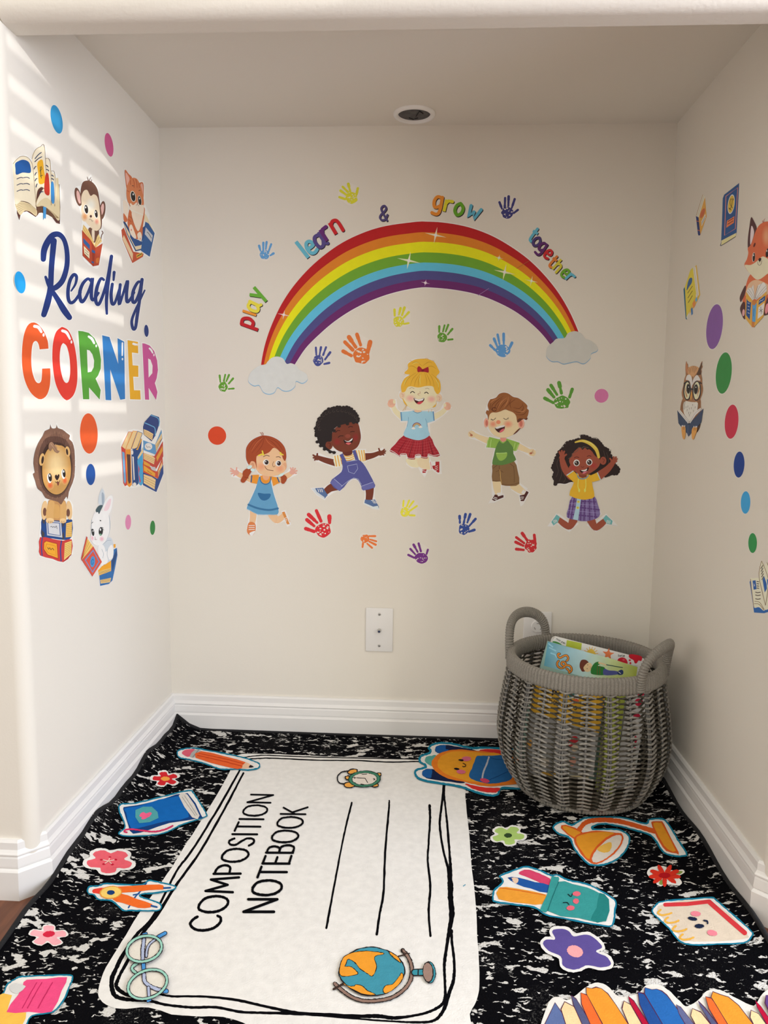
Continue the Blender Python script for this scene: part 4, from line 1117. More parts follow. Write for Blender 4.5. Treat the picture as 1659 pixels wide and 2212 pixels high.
for a in ([(448,850),(390,900),(345,975)], [(470,852),(500,900),(590,960)]): p.S((176,90,54), a, [2,6,2])
p.S(HR, [(442,835),(432,812),(424,806)], 4); p.S(HR, [(450,835),(450,815),(440,804)], 4)
p.part('pigtail'); p.S(HR, [(330,1140),(300,1170),(292,1200),(270,1235)], [46,66,50,44]); p.S((122,48,28), [(282,1205),(318,1215)], 5); p.E((188,206,212), 328, 1116, 24, 15, -30); p.E((188,206,212), 356, 1142, 20, 15, 20)
p.part('pigtail#2'); p.S(HR, [(615,1195),(635,1215),(628,1248)], [30,56,36]); p.E((188,206,212), 612, 1186, 30, 12, -28)
p.part('hair_clip'); p.S((222,184,60), [(410,1012),(440,1000),(456,1008)], 13); p.S((222,184,60), [(442,972),(450,998)], 12)
p.part('hair_clip#2'); p.S((222,184,60), [(600,990),(628,1006)], 11); p.S((222,184,60), [(608,985),(606,1008)], 9)
p.build('child_sticker', 'cartoon girl with red pigtails, blue dress and open arms, leftmost of the children', 'sticker', 'cartoon children on the back wall')

# boy in overalls
p = kid(B7); SK = (108,52,36)
hb = [(935,730),(960,680),(1000,630),(1060,592),(1140,578),(1220,592),(1280,640),(1305,730),(1325,800),(1322,875),(1290,940),(1220,978),(1140,978),(1095,990),(1040,985),(985,940),(945,900),(925,830),(925,770)]
ov = [(1150,1050),(1190,1062),(1290,1050),(1325,1062),(1365,1110),(1410,1190),(1440,1250),(1450,1298),(1345,1325),(1330,1288),(1300,1232),(1260,1218),(1210,1248),(1135,1330),(1050,1256),(1100,1200),(1150,1160),(1162,1110)]
border(p, [spline(hb), ov, sil([(1090,1080),(1010,1055),(920,1020)], [66,56,70]), sil([(1360,1020),(1430,1012),(1530,980)], [70,50,70]), sil([(1110,1280),(1050,1310),(1000,1345)], 80), sil([(1405,1290),(1405,1420)], 80), [(882,1308),(985,1300),(1028,1370),(1000,1404),(935,1365)], [(1360,1402),(1450,1402),(1488,1495),(1430,1484),(1354,1442)], [(1080,1015),(1170,985),(1270,960),(1365,960),(1370,1065),(1100,1115)]])
p.part('arm'); limb(p, SK, [(1095,1078),(1010,1055),(935,1028)], [58,50,36]); fingers(p, SK, (932,1032), [(898,1008),(900,1032),(912,1052),(935,996)], 15, 26)
p.part('arm#2'); limb(p, SK, [(1360,1024),(1430,1012),(1490,988)], [66,48,36]); fingers(p, SK, (1500,990), [(1536,958),(1546,972),(1542,990),(1530,1006),(1486,950)], 13, 26)
p.part('leg'); limb(p, SK, [(1110,1282),(1050,1305),(1008,1340)], [84,66,54])
p.part('leg#2'); limb(p, SK, [(1402,1290),(1404,1350),(1398,1405)], [82,68,60])
p.part('shoe'); p.PS((82,100,132), [(886,1310),(925,1304),(985,1300),(1028,1366),(1000,1400),(938,1358)]); p.PS((190,188,182), [(884,1308),(915,1306),(932,1338),(1000,1386),(1000,1402),(935,1364)])
for x in (940, 958, 974): p.S((230,226,218), [(x,1312),(x+8,1338)], 6)
p.part('shoe#2'); p.PS((82,100,132), [(1362,1406),(1400,1410),(1450,1404),(1486,1470),(1486,1494),(1430,1480),(1356,1440)]); p.PS((200,198,192), [(1356,1436),(1435,1470),(1478,1462),(1488,1494),(1430,1484),(1354,1444)])
for x in (1424, 1434, 1444): p.S((230,226,218), [(x-4,1416+(x-1424)),(x+20,1412+(x-1424)*1.2)], 6)
p.part('shirt')
SH = [[(1082,1015),(1142,1004),(1168,1080),(1150,1110),(1095,1112),(1080,1060)], [(1270,965),(1360,962),(1368,1062),(1340,1068),(1300,1062)], [(1165,1005),(1250,975),(1295,1055),(1190,1070)]]
for q in SH: p.PS((232,208,170), q)
for a, b in (((1092,1014),(1108,1110)), ((1116,1010),(1134,1108)), ((1140,1008),(1156,1090)), ((1282,966),(1304,1062)), ((1306,964),(1326,1064)), ((1330,964),(1346,1064)), ((1352,963),(1362,1062))): p.S((222,150,58), [a, b], 9, round_=False)
for y in (1010, 1028, 1046): p.S((222,150,58), [(1172,y+4),(1215,y+10),(1262,y-8)], 8)
p.part('overalls'); OVC = (80,78,126)
p.S(OVC, [(1148,1000),(1168,1040),(1192,1090)], 32, round_=False); p.S(OVC, [(1262,966),(1278,1010),(1294,1060)], 30, round_=False)
p.P(OVC, ov, n=2); p.PS((96,94,142), [(1085,1218),(1162,1286),(1135,1330),(1050,1258)]); p.PS((96,94,142), [(1330,1284),(1442,1246),(1450,1298),(1345,1324)])
for q in ([(1205,1105),(1290,1088),(1298,1130),(1265,1176),(1216,1158),(1205,1105)], [(1086,1222),(1160,1286)], [(1332,1286),(1440,1248)], [(1198,1068),(1290,1054)], [(1150,1290),(1210,1240),(1262,1212),(1300,1222),(1330,1270)]): p.S((176,176,206), q, 3, smooth=False)
p.part('head'); p.P((96,44,32), [(1165,960),(1240,960),(1245,1000),(1200,1015),(1168,1000)])
p.P(SK, [(1062,830),(1100,762),(1200,712),(1290,712),(1320,800),(1322,872),(1290,940),(1220,976),(1140,976),(1085,940),(1060,890)]); p.E(SK, 1038, 920, 34, 40); p.S((70,30,22), [(1030,900),(1052,905),(1048,935)], 5)
p.G((126,40,36), SK, 1112, 890, 46, 42); p.G((126,40,36), SK, 1278, 850, 36, 46); p.E((130,62,46), 1208, 838, 24, 18)
p.P((44,22,22), [(1170,872),(1210,882),(1252,852),(1248,895),(1215,916),(1185,906)]); p.P((236,230,222), [(1178,874),(1212,884),(1250,856),(1240,880),(1205,890)]); p.P((196,90,86), [(1188,902),(1215,895),(1240,900),(1215,916)])
p.S((36,20,20), [(1122,850),(1140,836),(1168,836)], 5); p.S((36,20,20), [(1232,802),(1248,796),(1268,798)], 5); p.S((36,20,20), [(1098,806),(1118,788),(1138,790)], 5); p.S((36,20,20), [(1214,760),(1232,752),(1252,756)], 5)
p.part('hair'); HK = (40,32,30)
p.P(HK, [(935,730),(960,680),(1000,630),(1060,592),(1140,580),(1220,592),(1280,640),(1303,725),(1250,712),(1180,730),(1110,752),(1070,800),(1062,880),(1020,890),(1010,930),(1060,968),(1105,980),(1050,985),(985,940),(945,895),(930,830),(925,770)])
rnd = random.Random(5)
for q in spline([(925,830),(925,770),(940,720),(965,672),(1005,625),(1062,588),(1140,575),(1220,588),(1282,635),(1300,700)], False, 3): p.E(HK, q[0]+rnd.uniform(-5,5), q[1]+rnd.uniform(-5,5), 17, 15)
for q in ((935,890),(965,925),(1000,955),(1050,980),(1085,985),(1260,715),(1205,728),(1130,748),(1085,790)): p.E(HK, *q, 16, 14)
for k in range(16):
    a = math.radians(160 + k*12); x, y = 1125 + 180*math.cos(a), 735 + 125*math.sin(a); p.S((76,62,54), ellipse(x, y, 11, 10, 0, 8, 0, 260), 3)
p.build('child_sticker', 'cartoon boy with black curls and blue overalls, leaping beside the red-haired girl', 'sticker', 'cartoon children on the back wall')

# blonde girl
p = kid(B8); SK = (232,194,154)
hh = [(225,500),(222,430),(255,365),(285,330),(255,312),(290,270),(290,220),(320,190),(370,170),(430,165),(480,165),(540,185),(570,212),(600,270),(612,305),(580,350),(612,385),(625,440),(622,500),(640,560),(600,605),(560,660),(460,692),(380,690),(300,665),(240,600),(205,560),(205,510)]
sk = [(248,950),(380,965),(510,952),(560,1050),(620,1155),(550,1166),(500,1150),(490,1186),(425,1180),(420,1155),(370,1160),(360,1196),(290,1190),(275,1150),(215,1150),(210,1172),(150,1132),(100,1106),(160,1040)]
border(p, [spline(hh), sk, sil([(230,760),(160,700),(125,600)], [70,55,85]), sil([(560,765),(640,715),(700,640)], [70,55,80]), [(280,1180),(505,1165),(530,1240),(622,1215),(628,1338),(600,1340),(540,1298),(490,1305),(462,1370),(428,1332),(400,1275),(330,1280),(280,1245)], [(215,705),(350,695),(552,700),(565,805),(505,830),(515,950),(390,1002),(245,948),(288,810),(220,808)]])
p.part('arm'); limb(p, SK, [(232,762),(165,705),(135,645)], [64,52,42]); p.E((214,160,130), 122, 622, 40, 44, 20)
for k in range(4): p.S((188,126,104), [(98+k*14,590+k*2),(112+k*14,640)], 3)
p.E(SK, 150, 605, 14, 22)
p.part('arm#2'); limb(p, SK, [(555,762),(640,715),(680,668)], [64,52,42]); p.E((214,160,130), 694, 652, 36, 42, -20)
for k in range(4): p.S((188,126,104), [(690+k*2,625+k*16),(722,640+k*12)], 3)
p.E(SK, 668, 640, 13, 20)
p.part('leg'); p.P(SK, [(275,1190),(395,1185),(408,1270),(340,1276),(288,1245)])
p.part('leg#2'); p.P((226,186,146), [(388,1190),(500,1170),(506,1225),(525,1248),(520,1296),(470,1300),(402,1266)])
p.part('shoe'); p.PS((160,36,38), [(438,1302),(482,1298),(470,1335),(440,1340)]); p.PS((226,216,204), [(430,1335),(470,1333),(492,1305),(490,1330),(462,1368)]); p.S((226,216,204), [(440,1312),(470,1318)], 6)
p.part('sock'); p.PS((222,212,206), [(512,1222),(572,1214),(572,1290),(520,1296)]); p.S((196,60,60), [(522,1222),(530,1294)], 4)
p.part('shoe#2'); p.PS((160,36,38), [(572,1220),(612,1218),(612,1328),(598,1332),(545,1290),(538,1262),(572,1258)]); p.S((226,216,204), [(618,1218),(620,1330),(590,1338)], 10, smooth=False)
for y in (1275, 1294, 1312): p.S((226,216,204), [(568,y),(594,y-14)], 5)
p.part('skirt'); RS = (152,34,42); p.P(RS, sk, n=2)
for a, b in (((300,965),(180,1130)), ((340,970),(250,1150)), ((380,972),(330,1180)), ((420,970),(400,1160)), ((455,965),(460,1175)), ((490,960),(530,1150)), ((320,968),(215,1150)), ((360,970),(290,1170)), ((400,970),(365,1170)), ((438,968),(430,1170)), ((472,962),(495,1150)), ((500,956),(570,1140))): p.S((182,80,78), [a, b], 2)
for k in range(6): p.S((182,80,78), [(228-k*20,985+k*24),(380,1010+k*28),(522+k*14,985+k*26)], 2)
for a, b in (((290,975),(190,1120)), ((355,985),(300,1165)), ((440,985),(440,1160)), ((495,985),(545,1140))): p.S((112,20,30), [a, b], [2,9])
p.S((232,214,206), [(106,1100),(155,1126),(205,1162),(215,1142),(270,1140),(290,1180),(355,1184),(370,1150),(415,1146),(428,1170),(486,1174),(500,1142),(550,1156),(612,1146)], 5)
p.part('shirt'); SB = (148,180,194)
p.PS(SB, [(215,712),(345,700),(305,800),(220,803)]); p.PS(SB, [(440,703),(552,705),(562,800),(480,826)]); p.P(SB, [(300,715),(345,698),(430,704),(480,715),(485,800),(500,900),(512,945),(460,985),(390,1000),(310,982),(245,945),(282,850),(292,780)])
p.S((86,124,156), [(218,712),(226,802)], 11, round_=False); p.S((86,124,156), [(549,705),(558,800)], 11, round_=False); p.S((96,134,160), [(296,765),(294,800),(280,860)], 4); p.S((96,134,160), [(470,780),(484,820),(488,860)], 4); p.S((96,130,150), [(342,700),(385,722),(430,706)], 6)
for r, c in ((44,(122,72,110)), (36,(196,164,80)), (28,(160,130,110))): p.S(c, ellipse(382, 866, r, r, 0, 14, 190, 350), 8)
for x, y in ((346,880), (418,866)): p.E((232,228,218), x, y, 20, 9); p.E((232,228,218), x+2, y-6, 11, 10)
p.part('head'); p.PS((218,172,136), [(358,680),(425,680),(428,708),(390,716),(356,708)])
p.P(SK, [(245,500),(290,440),(400,420),(540,440),(590,520),(582,590),(545,660),(460,691),(380,690),(300,662),(250,600)]); p.E((226,178,144), 232, 538, 30, 38); p.E((226,178,144), 608, 566, 32, 40); p.S((186,120,92), [(222,525),(240,530),(238,555)], 4); p.S((186,120,92), [(600,555),(620,560),(612,590)], 4)
p.G((228,150,134), SK, 315, 572, 60, 46); p.G((228,150,134), SK, 530, 580, 56, 44)
p.S((40,28,26), [(316,516),(336,500),(358,514)], 8); p.S((40,28,26), [(460,518),(480,508),(498,522)], 8); p.S((120,80,52), [(306,472),(328,462),(354,470)], 3); p.S((120,80,52), [(468,472),(490,466),(508,478)], 3)
p.S((170,106,80), [(412,500),(414,520),(398,520),(392,532),(405,538)], 4)
p.P((70,28,28), [(350,568),(400,580),(456,568),(446,605),(402,632),(366,612)]); p.PS((238,230,218), [(354,570),(400,581),(454,570),(442,592),(402,602),(362,588)]); p.P((188,62,68), [(382,622),(412,604),(446,604),(420,628),(400,632)])
p.part('hair'); BH = (212,158,50)
p.P(BH, [(225,500),(220,440),(255,368),(310,330),(268,322),(255,305),(290,270),(290,220),(330,190),(370,172),(430,165),(480,166),(540,186),(570,212),(600,270),(614,305),(582,348),(612,385),(626,440),(620,505),(590,528),(562,490),(545,450),(480,444),(400,460),(320,448),(285,460),(262,500),(235,510)])
p.P(BH, [(232,570),(250,590),(285,650),(255,625)]); p.P(BH, [(588,590),(575,630),(540,665),(575,650)])
for q in ([(430,310),(400,380),(395,450)], [(400,310),(340,370),(315,440)], [(460,308),(480,380),(482,440)], [(500,310),(540,370),(560,450)], [(370,310),(290,370),(250,450)], [(530,320),(590,380),(605,480)], [(430,300),(340,240),(300,250)], [(450,290),(520,240),(580,270)], [(435,240),(380,200),(330,210)], [(440,240),(500,200),(540,210)], [(415,315),(370,390),(355,450)], [(475,312),(512,390),(520,440)]): p.S((182,126,34), q, [2,5,2])
for q in ([(300,350),(262,400),(248,450)], [(560,360),(600,420),(600,470)], [(420,320),(412,380),(420,440)], [(330,230),(370,205),(410,215)]): p.S((234,192,96), q, [1,6,1])
for q in ([(440,178),(480,160),(500,172)], [(330,190),(312,182)], [(560,190),(540,182)], [(262,318),(250,326)], [(275,645),(262,690)], [(270,650),(235,700)], [(505,690),(500,715)], [(535,680),(530,710)]): p.S((196,140,60), q, 3)
p.part('hair_bow'); p.P((150,30,40), [(386,262),(405,242),(440,276),(440,296),(415,300),(390,300)]); p.P((150,30,40), [(440,276),(475,258),(498,252),(502,304),(470,302),(440,296)]); p.E((120,20,32), 442, 286, 14, 14)
p.build('child_sticker', 'cartoon blonde girl with red bow and red skirt, topmost of the children', 'sticker', 'cartoon children on the back wall')

# boy with brown quiff
p = kid(C1); SK = (226,184,140)
hb2 = [(250,500),(212,480),(212,540),(245,570),(262,600),(310,645),(380,672),(460,662),(530,622),(560,580),(612,510),(640,470),(657,400),(640,345),(600,308),(550,275),(500,262),(450,230),(400,222),(360,235),(330,270),(270,290),(245,340),(228,420)]
border(p, [spline(hb2), sil([(245,700),(170,670),(85,635)], [66,55,75]), sil([(555,755),(620,790),(700,825)], [66,55,75]), [(262,660),(365,685),(440,680),(568,718),(530,810),(505,815),(532,890),(562,1130),(480,1155),(380,1142),(290,1108),(288,930),(318,775),(228,768)], sil([(335,1110),(340,1240)], 90), sil([(515,1150),(610,1215)], 90), [(262,1318),(288,1280),(320,1230),(405,1236),(408,1266),(310,1312)], [(565,1240),(640,1196),(660,1216),(600,1325),(578,1345),(570,1300)]])
p.part('arm'); limb(p, SK, [(248,700),(170,670),(118,644)], [64,52,42]); p.E(SK, 88, 636, 38, 34, 20)
for k in range(4): p.S((170,110,80), [(60+k*8,622+k*6-6),(78+k*5,640)], 3)
p.E((170,100,70), 84, 646, 14, 10)
p.part('arm#2'); limb(p, SK, [(550,756),(620,788),(660,806)], [64,52,42]); p.E(SK, 688, 818, 38, 36, 20)
for k in range(4): p.S((170,110,80), [(700+k*3,800+k*12-10),(680,822)], 3)
p.E((170,100,70), 676, 826, 14, 10)
p.part('leg'); limb(p, SK, [(335,1105),(340,1170),(348,1228)], [82,74,54]); p.PS((224,214,204), [(335,1222),(384,1214),(388,1245),(345,1252)])
p.part('leg#2'); limb(p, SK, [(512,1150),(560,1185),(602,1212)], [84,74,54]); p.PS((224,214,204), [(600,1186),(628,1206),(606,1238),(580,1222)])
p.part('shoe'); p.PS((76,40,36), [(318,1236),(344,1240),(350,1256),(402,1240),(405,1264),(312,1300),(288,1286)]); p.S((226,214,202), [(300,1276),(332,1286)], 7); p.S((226,214,202), [(312,1264),(340,1272)], 7); p.PS((214,200,186), [(405,1264),(408,1274),(312,1312),(268,1322),(288,1286),(312,1302)])
p.part('shoe#2'); p.PS((76,40,36), [(565,1246),(612,1236),(632,1200),(655,1214),(606,1302),(576,1302)]); p.S((226,214,202), [(574,1262),(604,1262)], 7); p.S((226,214,202), [(574,1282),(600,1278)], 7); p.PS((214,200,186), [(655,1214),(664,1222),(608,1322),(580,1342),(576,1302),(606,1302)])
p.part('shorts'); p.P((126,92,58), [(298,925),(400,930),(510,905),(545,1000),(562,1130),(480,1152),(385,1142),(374,1105),(292,1104),(292,1000)], n=2)
for q in ([(300,1096),(376,1104)], [(384,1130),(470,1140),(556,1120)], [(362,950),(362,1050)], [(330,1010),(365,995),(400,1015)], [(300,975),(340,945)], [(470,930),(510,960)], [(505,960),(512,1050),(510,1115)]): p.S((88,60,38), q, 4)
p.S((196,152,84), [(366,990),(374,1060),(384,1138)], 5)
p.part('shirt'); G2 = (88,118,58); G3 = (132,162,68)
p.PS(G3, [(262,662),(370,690),(330,775),(230,766)]); p.PS(G3, [(438,680),(565,722),(535,800),(515,804),(430,762)])
p.P(G2, [(362,700),(395,725),(435,690),(470,730),(500,770),(502,830),(530,890),(470,922),(400,942),(340,942),(291,930),(308,850),(325,775)], n=2)
p.S((170,192,110), [(246,692),(240,762)], 6); p.S((170,192,110), [(282,690),(270,766)], 6); p.S((170,192,110), [(550,740),(528,800)], 6); p.S((170,192,110), [(520,725),(505,780)], 6)
p.S(G3, [(362,690),(398,722),(438,684)], 12); p.P((138,166,72), [(330,822),(385,826),(438,818),(430,868),(386,900),(350,884)]); p.S((180,200,120), [(332,826),(436,822)], 5)
p.part('head'); p.PS((206,132,110), [(370,672),(432,672),(430,700),(400,714),(374,700)])
p.P(SK, [(265,430),(330,405),(450,395),(535,440),(550,520),(560,570),(530,622),(460,660),(380,670),(305,642),(258,575),(250,500)]); p.E((222,150,124), 232, 522, 24, 46); p.E((190,104,84), 236, 524, 13, 30); p.E((222,150,124), 580, 530, 32, 50); p.E((190,104,84), 578, 530, 16, 32)
p.G((222,128,98), SK, 300, 535, 46, 42); p.G((222,128,98), SK, 450, 535, 56, 44); p.E((220,128,92), 353, 516, 22, 20)
p.S((40,26,24), [(280,486),(304,494),(326,474)], 5); p.S((40,26,24), [(404,476),(428,490),(448,478)], 5)
for q in ([(284,484),(278,494)], [(294,490),(290,500)], [(446,478),(454,484)], [(448,472),(456,474)]): p.S((40,26,24), q, 3)
p.P((66,30,28), [(318,572),(368,558),(414,548),(412,590),(380,618),(345,612)]); p.P((236,226,214), [(322,570),(368,553),(410,546),(412,560),(372,572),(340,582)]); p.P((202,92,98), [(362,612),(385,588),(410,580),(406,600),(382,617)])
p.part('hair'); HB2 = (140,84,46)
p.P((96,52,34), [(575,575),(535,620),(500,640),(545,590)]); p.P((96,52,34), [(545,520),(540,470),(560,440),(640,470),(630,495),(600,485)])
p.P(HB2, [(252,495),(245,450),(228,425),(238,398),(258,400),(246,345),(270,292),(295,284),(330,270),(360,236),(402,222),(450,230),(500,264),(550,276),(600,310),(640,350),(638,380),(656,400),(642,460),(620,480),(560,478),(538,500),(530,455),(500,420),(450,400),(420,390),(370,410),(330,420),(290,420),(264,445)])
for q in ([(290,400),(290,350),(340,300),(400,260)], [(310,400),(330,340),(390,280)], [(330,400),(360,340),(420,290)], [(360,400),(400,340),(450,290)], [(420,380),(460,330),(480,280)], [(480,380),(470,330),(520,290)], [(500,400),(560,420),(600,380),(590,330)], [(530,440),(600,440),(640,400)], [(290,400),(270,370),(280,320)], [(500,370),(560,380),(590,350)]): p.S((100,52,28), q, [2,6,3] if len(q) == 3 else [2,6,5,2])
for q in ([(340,390),(380,320),(440,270)], [(400,380),(440,320),(455,260)], [(540,400),(600,410),(630,370)], [(270,330),(300,300),(350,280)]): p.S((178,112,66), q, [1,8,1])
p.S((84,40,24), ellipse(312, 388, 20, 18, 0, 12, 20, 330), 7)
p.build('child_sticker', 'cartoon boy with brown quiff, green shirt and brown shorts, arms out wide', 'sticker', 'cartoon children on the back wall')

# girl with yellow headband
p = kid(C1); SK = (148,74,54); HK = (48,36,33)
bh = [(1150,690),(1100,705),(1040,722),(1000,780),(960,812),(930,870),(915,920),(895,970),(920,1010),(905,1060),(922,1092),(920,1132),(960,1125),(1020,1130),(1080,1112),(1200,1120),(1300,1060),(1420,1050),(1450,1040),(1480,1028),(1530,1028),(1550,985),(1520,950),(1490,900),(1470,850),(1440,790),(1400,770),(1370,730),(1335,700),(1290,690),(1235,662),(1185,660)]
border(p, [spline(bh), sil([(1080,1060),(1010,960),(990,830)], [80,66,80]), sil([(1350,1050),(1430,990),(1510,890)], [80,66,80]), sil([(1110,1500),(1060,1560),(960,1490),(930,1470)], 84), sil([(1270,1510),(1320,1560),(1420,1490),(1450,1470)], 84), [(930,1432),(968,1460),(945,1512),(900,1548),(850,1548),(880,1508)], [(1425,1438),(1492,1500),(1534,1545),(1480,1540),(1425,1528),(1392,1475)], [(1085,1250),(1300,1235),(1372,1430),(1320,1482),(1230,1502),(1130,1492),(1033,1462)]])
p.part('hair'); p.P(HK, bh)
for q in spline(bh[:12], False, 2): p.E(HK, q[0], q[1], 20, 18)
for q in spline(bh[17:], False, 2): p.E(HK, q[0], q[1], 18, 17)
for q in ([(960,860),(935,930),(950,1000),(930,1060)], [(990,850),(965,940),(985,1020),(960,1100)], [(1430,820),(1450,900),(1440,1000)], [(1000,1030),(1020,1080),(1000,1115)], [(1400,800),(1420,880)]): p.S((84,66,56), q, 4)
for q in ([(905,930),(890,965),(900,990)], [(1030,708),(1000,745),(975,780)], [(1300,672),(1340,678),(1362,705)], [(1160,648),(1200,640),(1240,652)], [(1470,790),(1470,830)], [(1545,960),(1556,990),(1540,1022)]): p.S(HK, q, 4)
p.part('leg'); limb(p, SK, [(1100,1490),(1062,1555),(1010,1530),(960,1490)], [84,60,64,52])
p.part('leg#2'); limb(p, SK, [(1275,1490),(1318,1565),(1370,1535),(1418,1492)], [84,60,64,52])
p.part('shoe'); p.PS((106,160,152), [(932,1436),(966,1460),(946,1510),(900,1544),(880,1510)]); p.PS((214,206,192), [(880,1510),(902,1546),(855,1548)])
for k in range(3): p.S((222,216,204), [(900+k*12,1494-k*3),(912+k*12,1520-k*8)], 6)
p.part('shoe#2'); p.PS((106,160,152), [(1425,1440),(1490,1500),(1482,1535),(1430,1525),(1395,1476)]); p.PS((214,206,192), [(1490,1500),(1530,1543),(1482,1537)])
for k in range(3): p.S((222,216,204), [(1438+k*14,1492+k*3),(1432+k*14,1520+k*2)], 6)
p.part('skirt'); VI = (118,98,136); p.P(VI, [(1085,1258),(1190,1262),(1300,1238),(1345,1340),(1366,1430),(1330,1475),(1230,1502),(1130,1492),(1034,1462),(1050,1370)], n=2)
for a, b in (((1075,1290),(1050,1470)), ((1110,1270),(1075,1480)), ((1215,1270),(1205,1498)), ((1260,1262),(1262,1494)), ((1300,1250),(1322,1476)), ((1055,1350),(1362,1390)), ((1040,1430),(1340,1460)), ((1065,1300),(1325,1310)), ((1180,1290),(1170,1498))): p.S((92,62,108), [a, b], 13, round_=False)
for a, b in (((1092,1280),(1060,1470)), ((1235,1265),(1232,1496)), ((1285,1262),(1300,1480)), ((1045,1395),(1360,1420)), ((1060,1325),(1340,1345))): p.S((160,140,176), [a, b], 3)
p.PS((162,184,188), [(1135,1275),(1176,1280),(1146,1494),(1096,1482),(1120,1380)])
for y in (1308, 1368): p.E((206,188,90), 1150 - (y-1308)*.12, y, 15, 13); p.E((170,150,60), 1150 - (y-1308)*.12, y, 6, 5)
p.part('shirt'); YS = (216,160,44)
p.PS(YS, [(1100,1000),(1140,1040),(1112,1125),(1030,1045)]); p.PS(YS, [(1262,1050),(1338,1016),(1372,1090),(1290,1112)]); p.P(YS, [(1110,1020),(1180,1040),(1268,1040),(1290,1150),(1310,1258),(1250,1282),(1180,1286),(1060,1244),(1092,1150),(1112,1085)], n=2)
p.S((178,186,178), [(1100,1000),(1030,1046)], 10, round_=False); p.S((178,186,178), [(1338,1016),(1370,1090)], 10, round_=False)
for x in (1150, 1222): p.S((206,200,92), [(x,1080),(x-2+(x-1186)*.1,1150),(x-(x-1186)*.2,1195)], 7); p.E((206,200,92), x-(x-1186)*.2, 1195, 9, 18)
p.part('head'); p.PS((126,60,44), [(1150,1020),(1235,1025),(1230,1062),(1190,1072),(1155,1058)])
p.P(SK, [(1058,890),(1090,815),(1150,770),(1250,780),(1330,855),(1368,900),(1350,960),(1290,1010),(1220,1042),(1150,1032),(1090,980),(1065,930)]); p.E(SK, 1396, 900, 32, 40); p.S((100,44,34), [(1385,880),(1408,890),(1396,920)], 5)
p.S((118,132,140), [(1132,1028),(1155,1070),(1190,1080),(1228,1070),(1248,1046)], 12)
p.G((160,56,50), SK, 1100, 970, 44, 36); p.G((160,56,50), SK, 1300, 950, 46, 40)
for x, y in ((1131,921), (1257,914)): p.E((232,224,212), x, y, 31, 33); p.E((44,30,28), x+1, y+2, 22, 24); p.E((120,90,70), x+1, y+8, 8, 6); p.E((236,230,220), x-6, y-7, 6)
p.S((56,28,26), [(1108,872),(1130,862),(1154,868)], 5); p.S((56,28,26), [(1236,858),(1256,850),(1276,856)], 5); p.S((96,40,34), [(1176,958),(1190,966),(1206,958)], 5)
p.P((52,22,22), [(1163,996),(1210,990),(1252,964),(1240,1005),(1204,1028),(1180,1018)]); p.P((238,230,220), [(1176,995),(1212,990),(1236,978),(1228,998),(1200,1006)]); p.P((204,110,120), [(1188,1020),(1215,1008),(1240,1004),(1206,1028)])
p.part('fringe'); p.P(HK, [(1028,882),(1070,872),(1095,822),(1150,770),(1170,768),(1190,790),(1215,770),(1240,790),(1270,780),(1300,830),(1325,858),(1345,862),(1330,800),(1270,735),(1190,708),(1110,725),(1040,790)])
p.S((96,78,64), [(1050,880),(1090,850),(1086,830),(1140,800),(1150,765)], 5); p.S((96,78,64), [(1160,765),(1190,775),(1200,760),(1250,770)], 5)
p.part('headband'); p.S((206,172,70), [(1118,716),(1190,702),(1270,732),(1328,790),(1352,864)], [14,26,34,34,26]); p.S((230,200,110), [(1190,698),(1270,724),(1330,780)], [3,8,3])
p.part('arm'); limb(p, SK, [(1078,1052),(1020,985),(988,895)], [84,70,54]); fingers(p, SK, (986,868), [(960,812),(984,802),(1008,808),(1028,838)], 19, 28)
p.part('arm#2'); limb(p, SK, [(1352,1052),(1430,992),(1482,935)], [84,68,52]); fingers(p, SK, (1494,914), [(1500,862),(1524,864),(1534,882),(1530,905),(1464,878)], 16, 27)
p.part('sleeve'); p.PS(YS, [(1096,1004),(1140,1040),(1112,1125),(1034,1048)]); p.S((178,186,178), [(1100,1000),(1032,1046)], 10, round_=False)
p.part('sleeve#2'); p.PS(YS, [(1262,1050),(1338,1016),(1372,1090),(1290,1112)]); p.S((178,186,178), [(1338,1016),(1370,1090)], 10, round_=False)
p.build('child_sticker', 'cartoon girl with dark curls, yellow headband and purple skirt, rightmost of the children', 'sticker', 'cartoon children on the back wall')

# ================================================================== STICKERS ON THE LEFT WALL
L2 = (0, 200, 370, 590); L3 = (0, 480, 370, 880); L4 = (50, 870, 370, 1280)
LE = (243, 241, 238)
def wallp(plane, crop): return Print(plane, crop)
dot('left', 122.6, 258, 56, (52,150,206), 'round blue dot, topmost on the left wall')
dot('left', 235.7, 313, 47, (206,92,146), 'round magenta-pink dot under the ceiling, above the kitten')
dot('left', 43.5, 610, 46, (34,160,232), 'round bright blue dot left of the word Reading')
dot('left', 192.4, 936.5, 87, (224,92,44), 'large round orange dot below the word corner, right of the lion')
dot('left', 196, 1025, 46, (26,80,158), 'round blue dot under the large orange dot')
dot('left', 277, 1128, 32, (222,140,182), 'small round light pink dot right of the rabbit')
dot('left', 329.7, 1140, 31, (48,134,66), 'small round green dot near the back corner of the left wall')

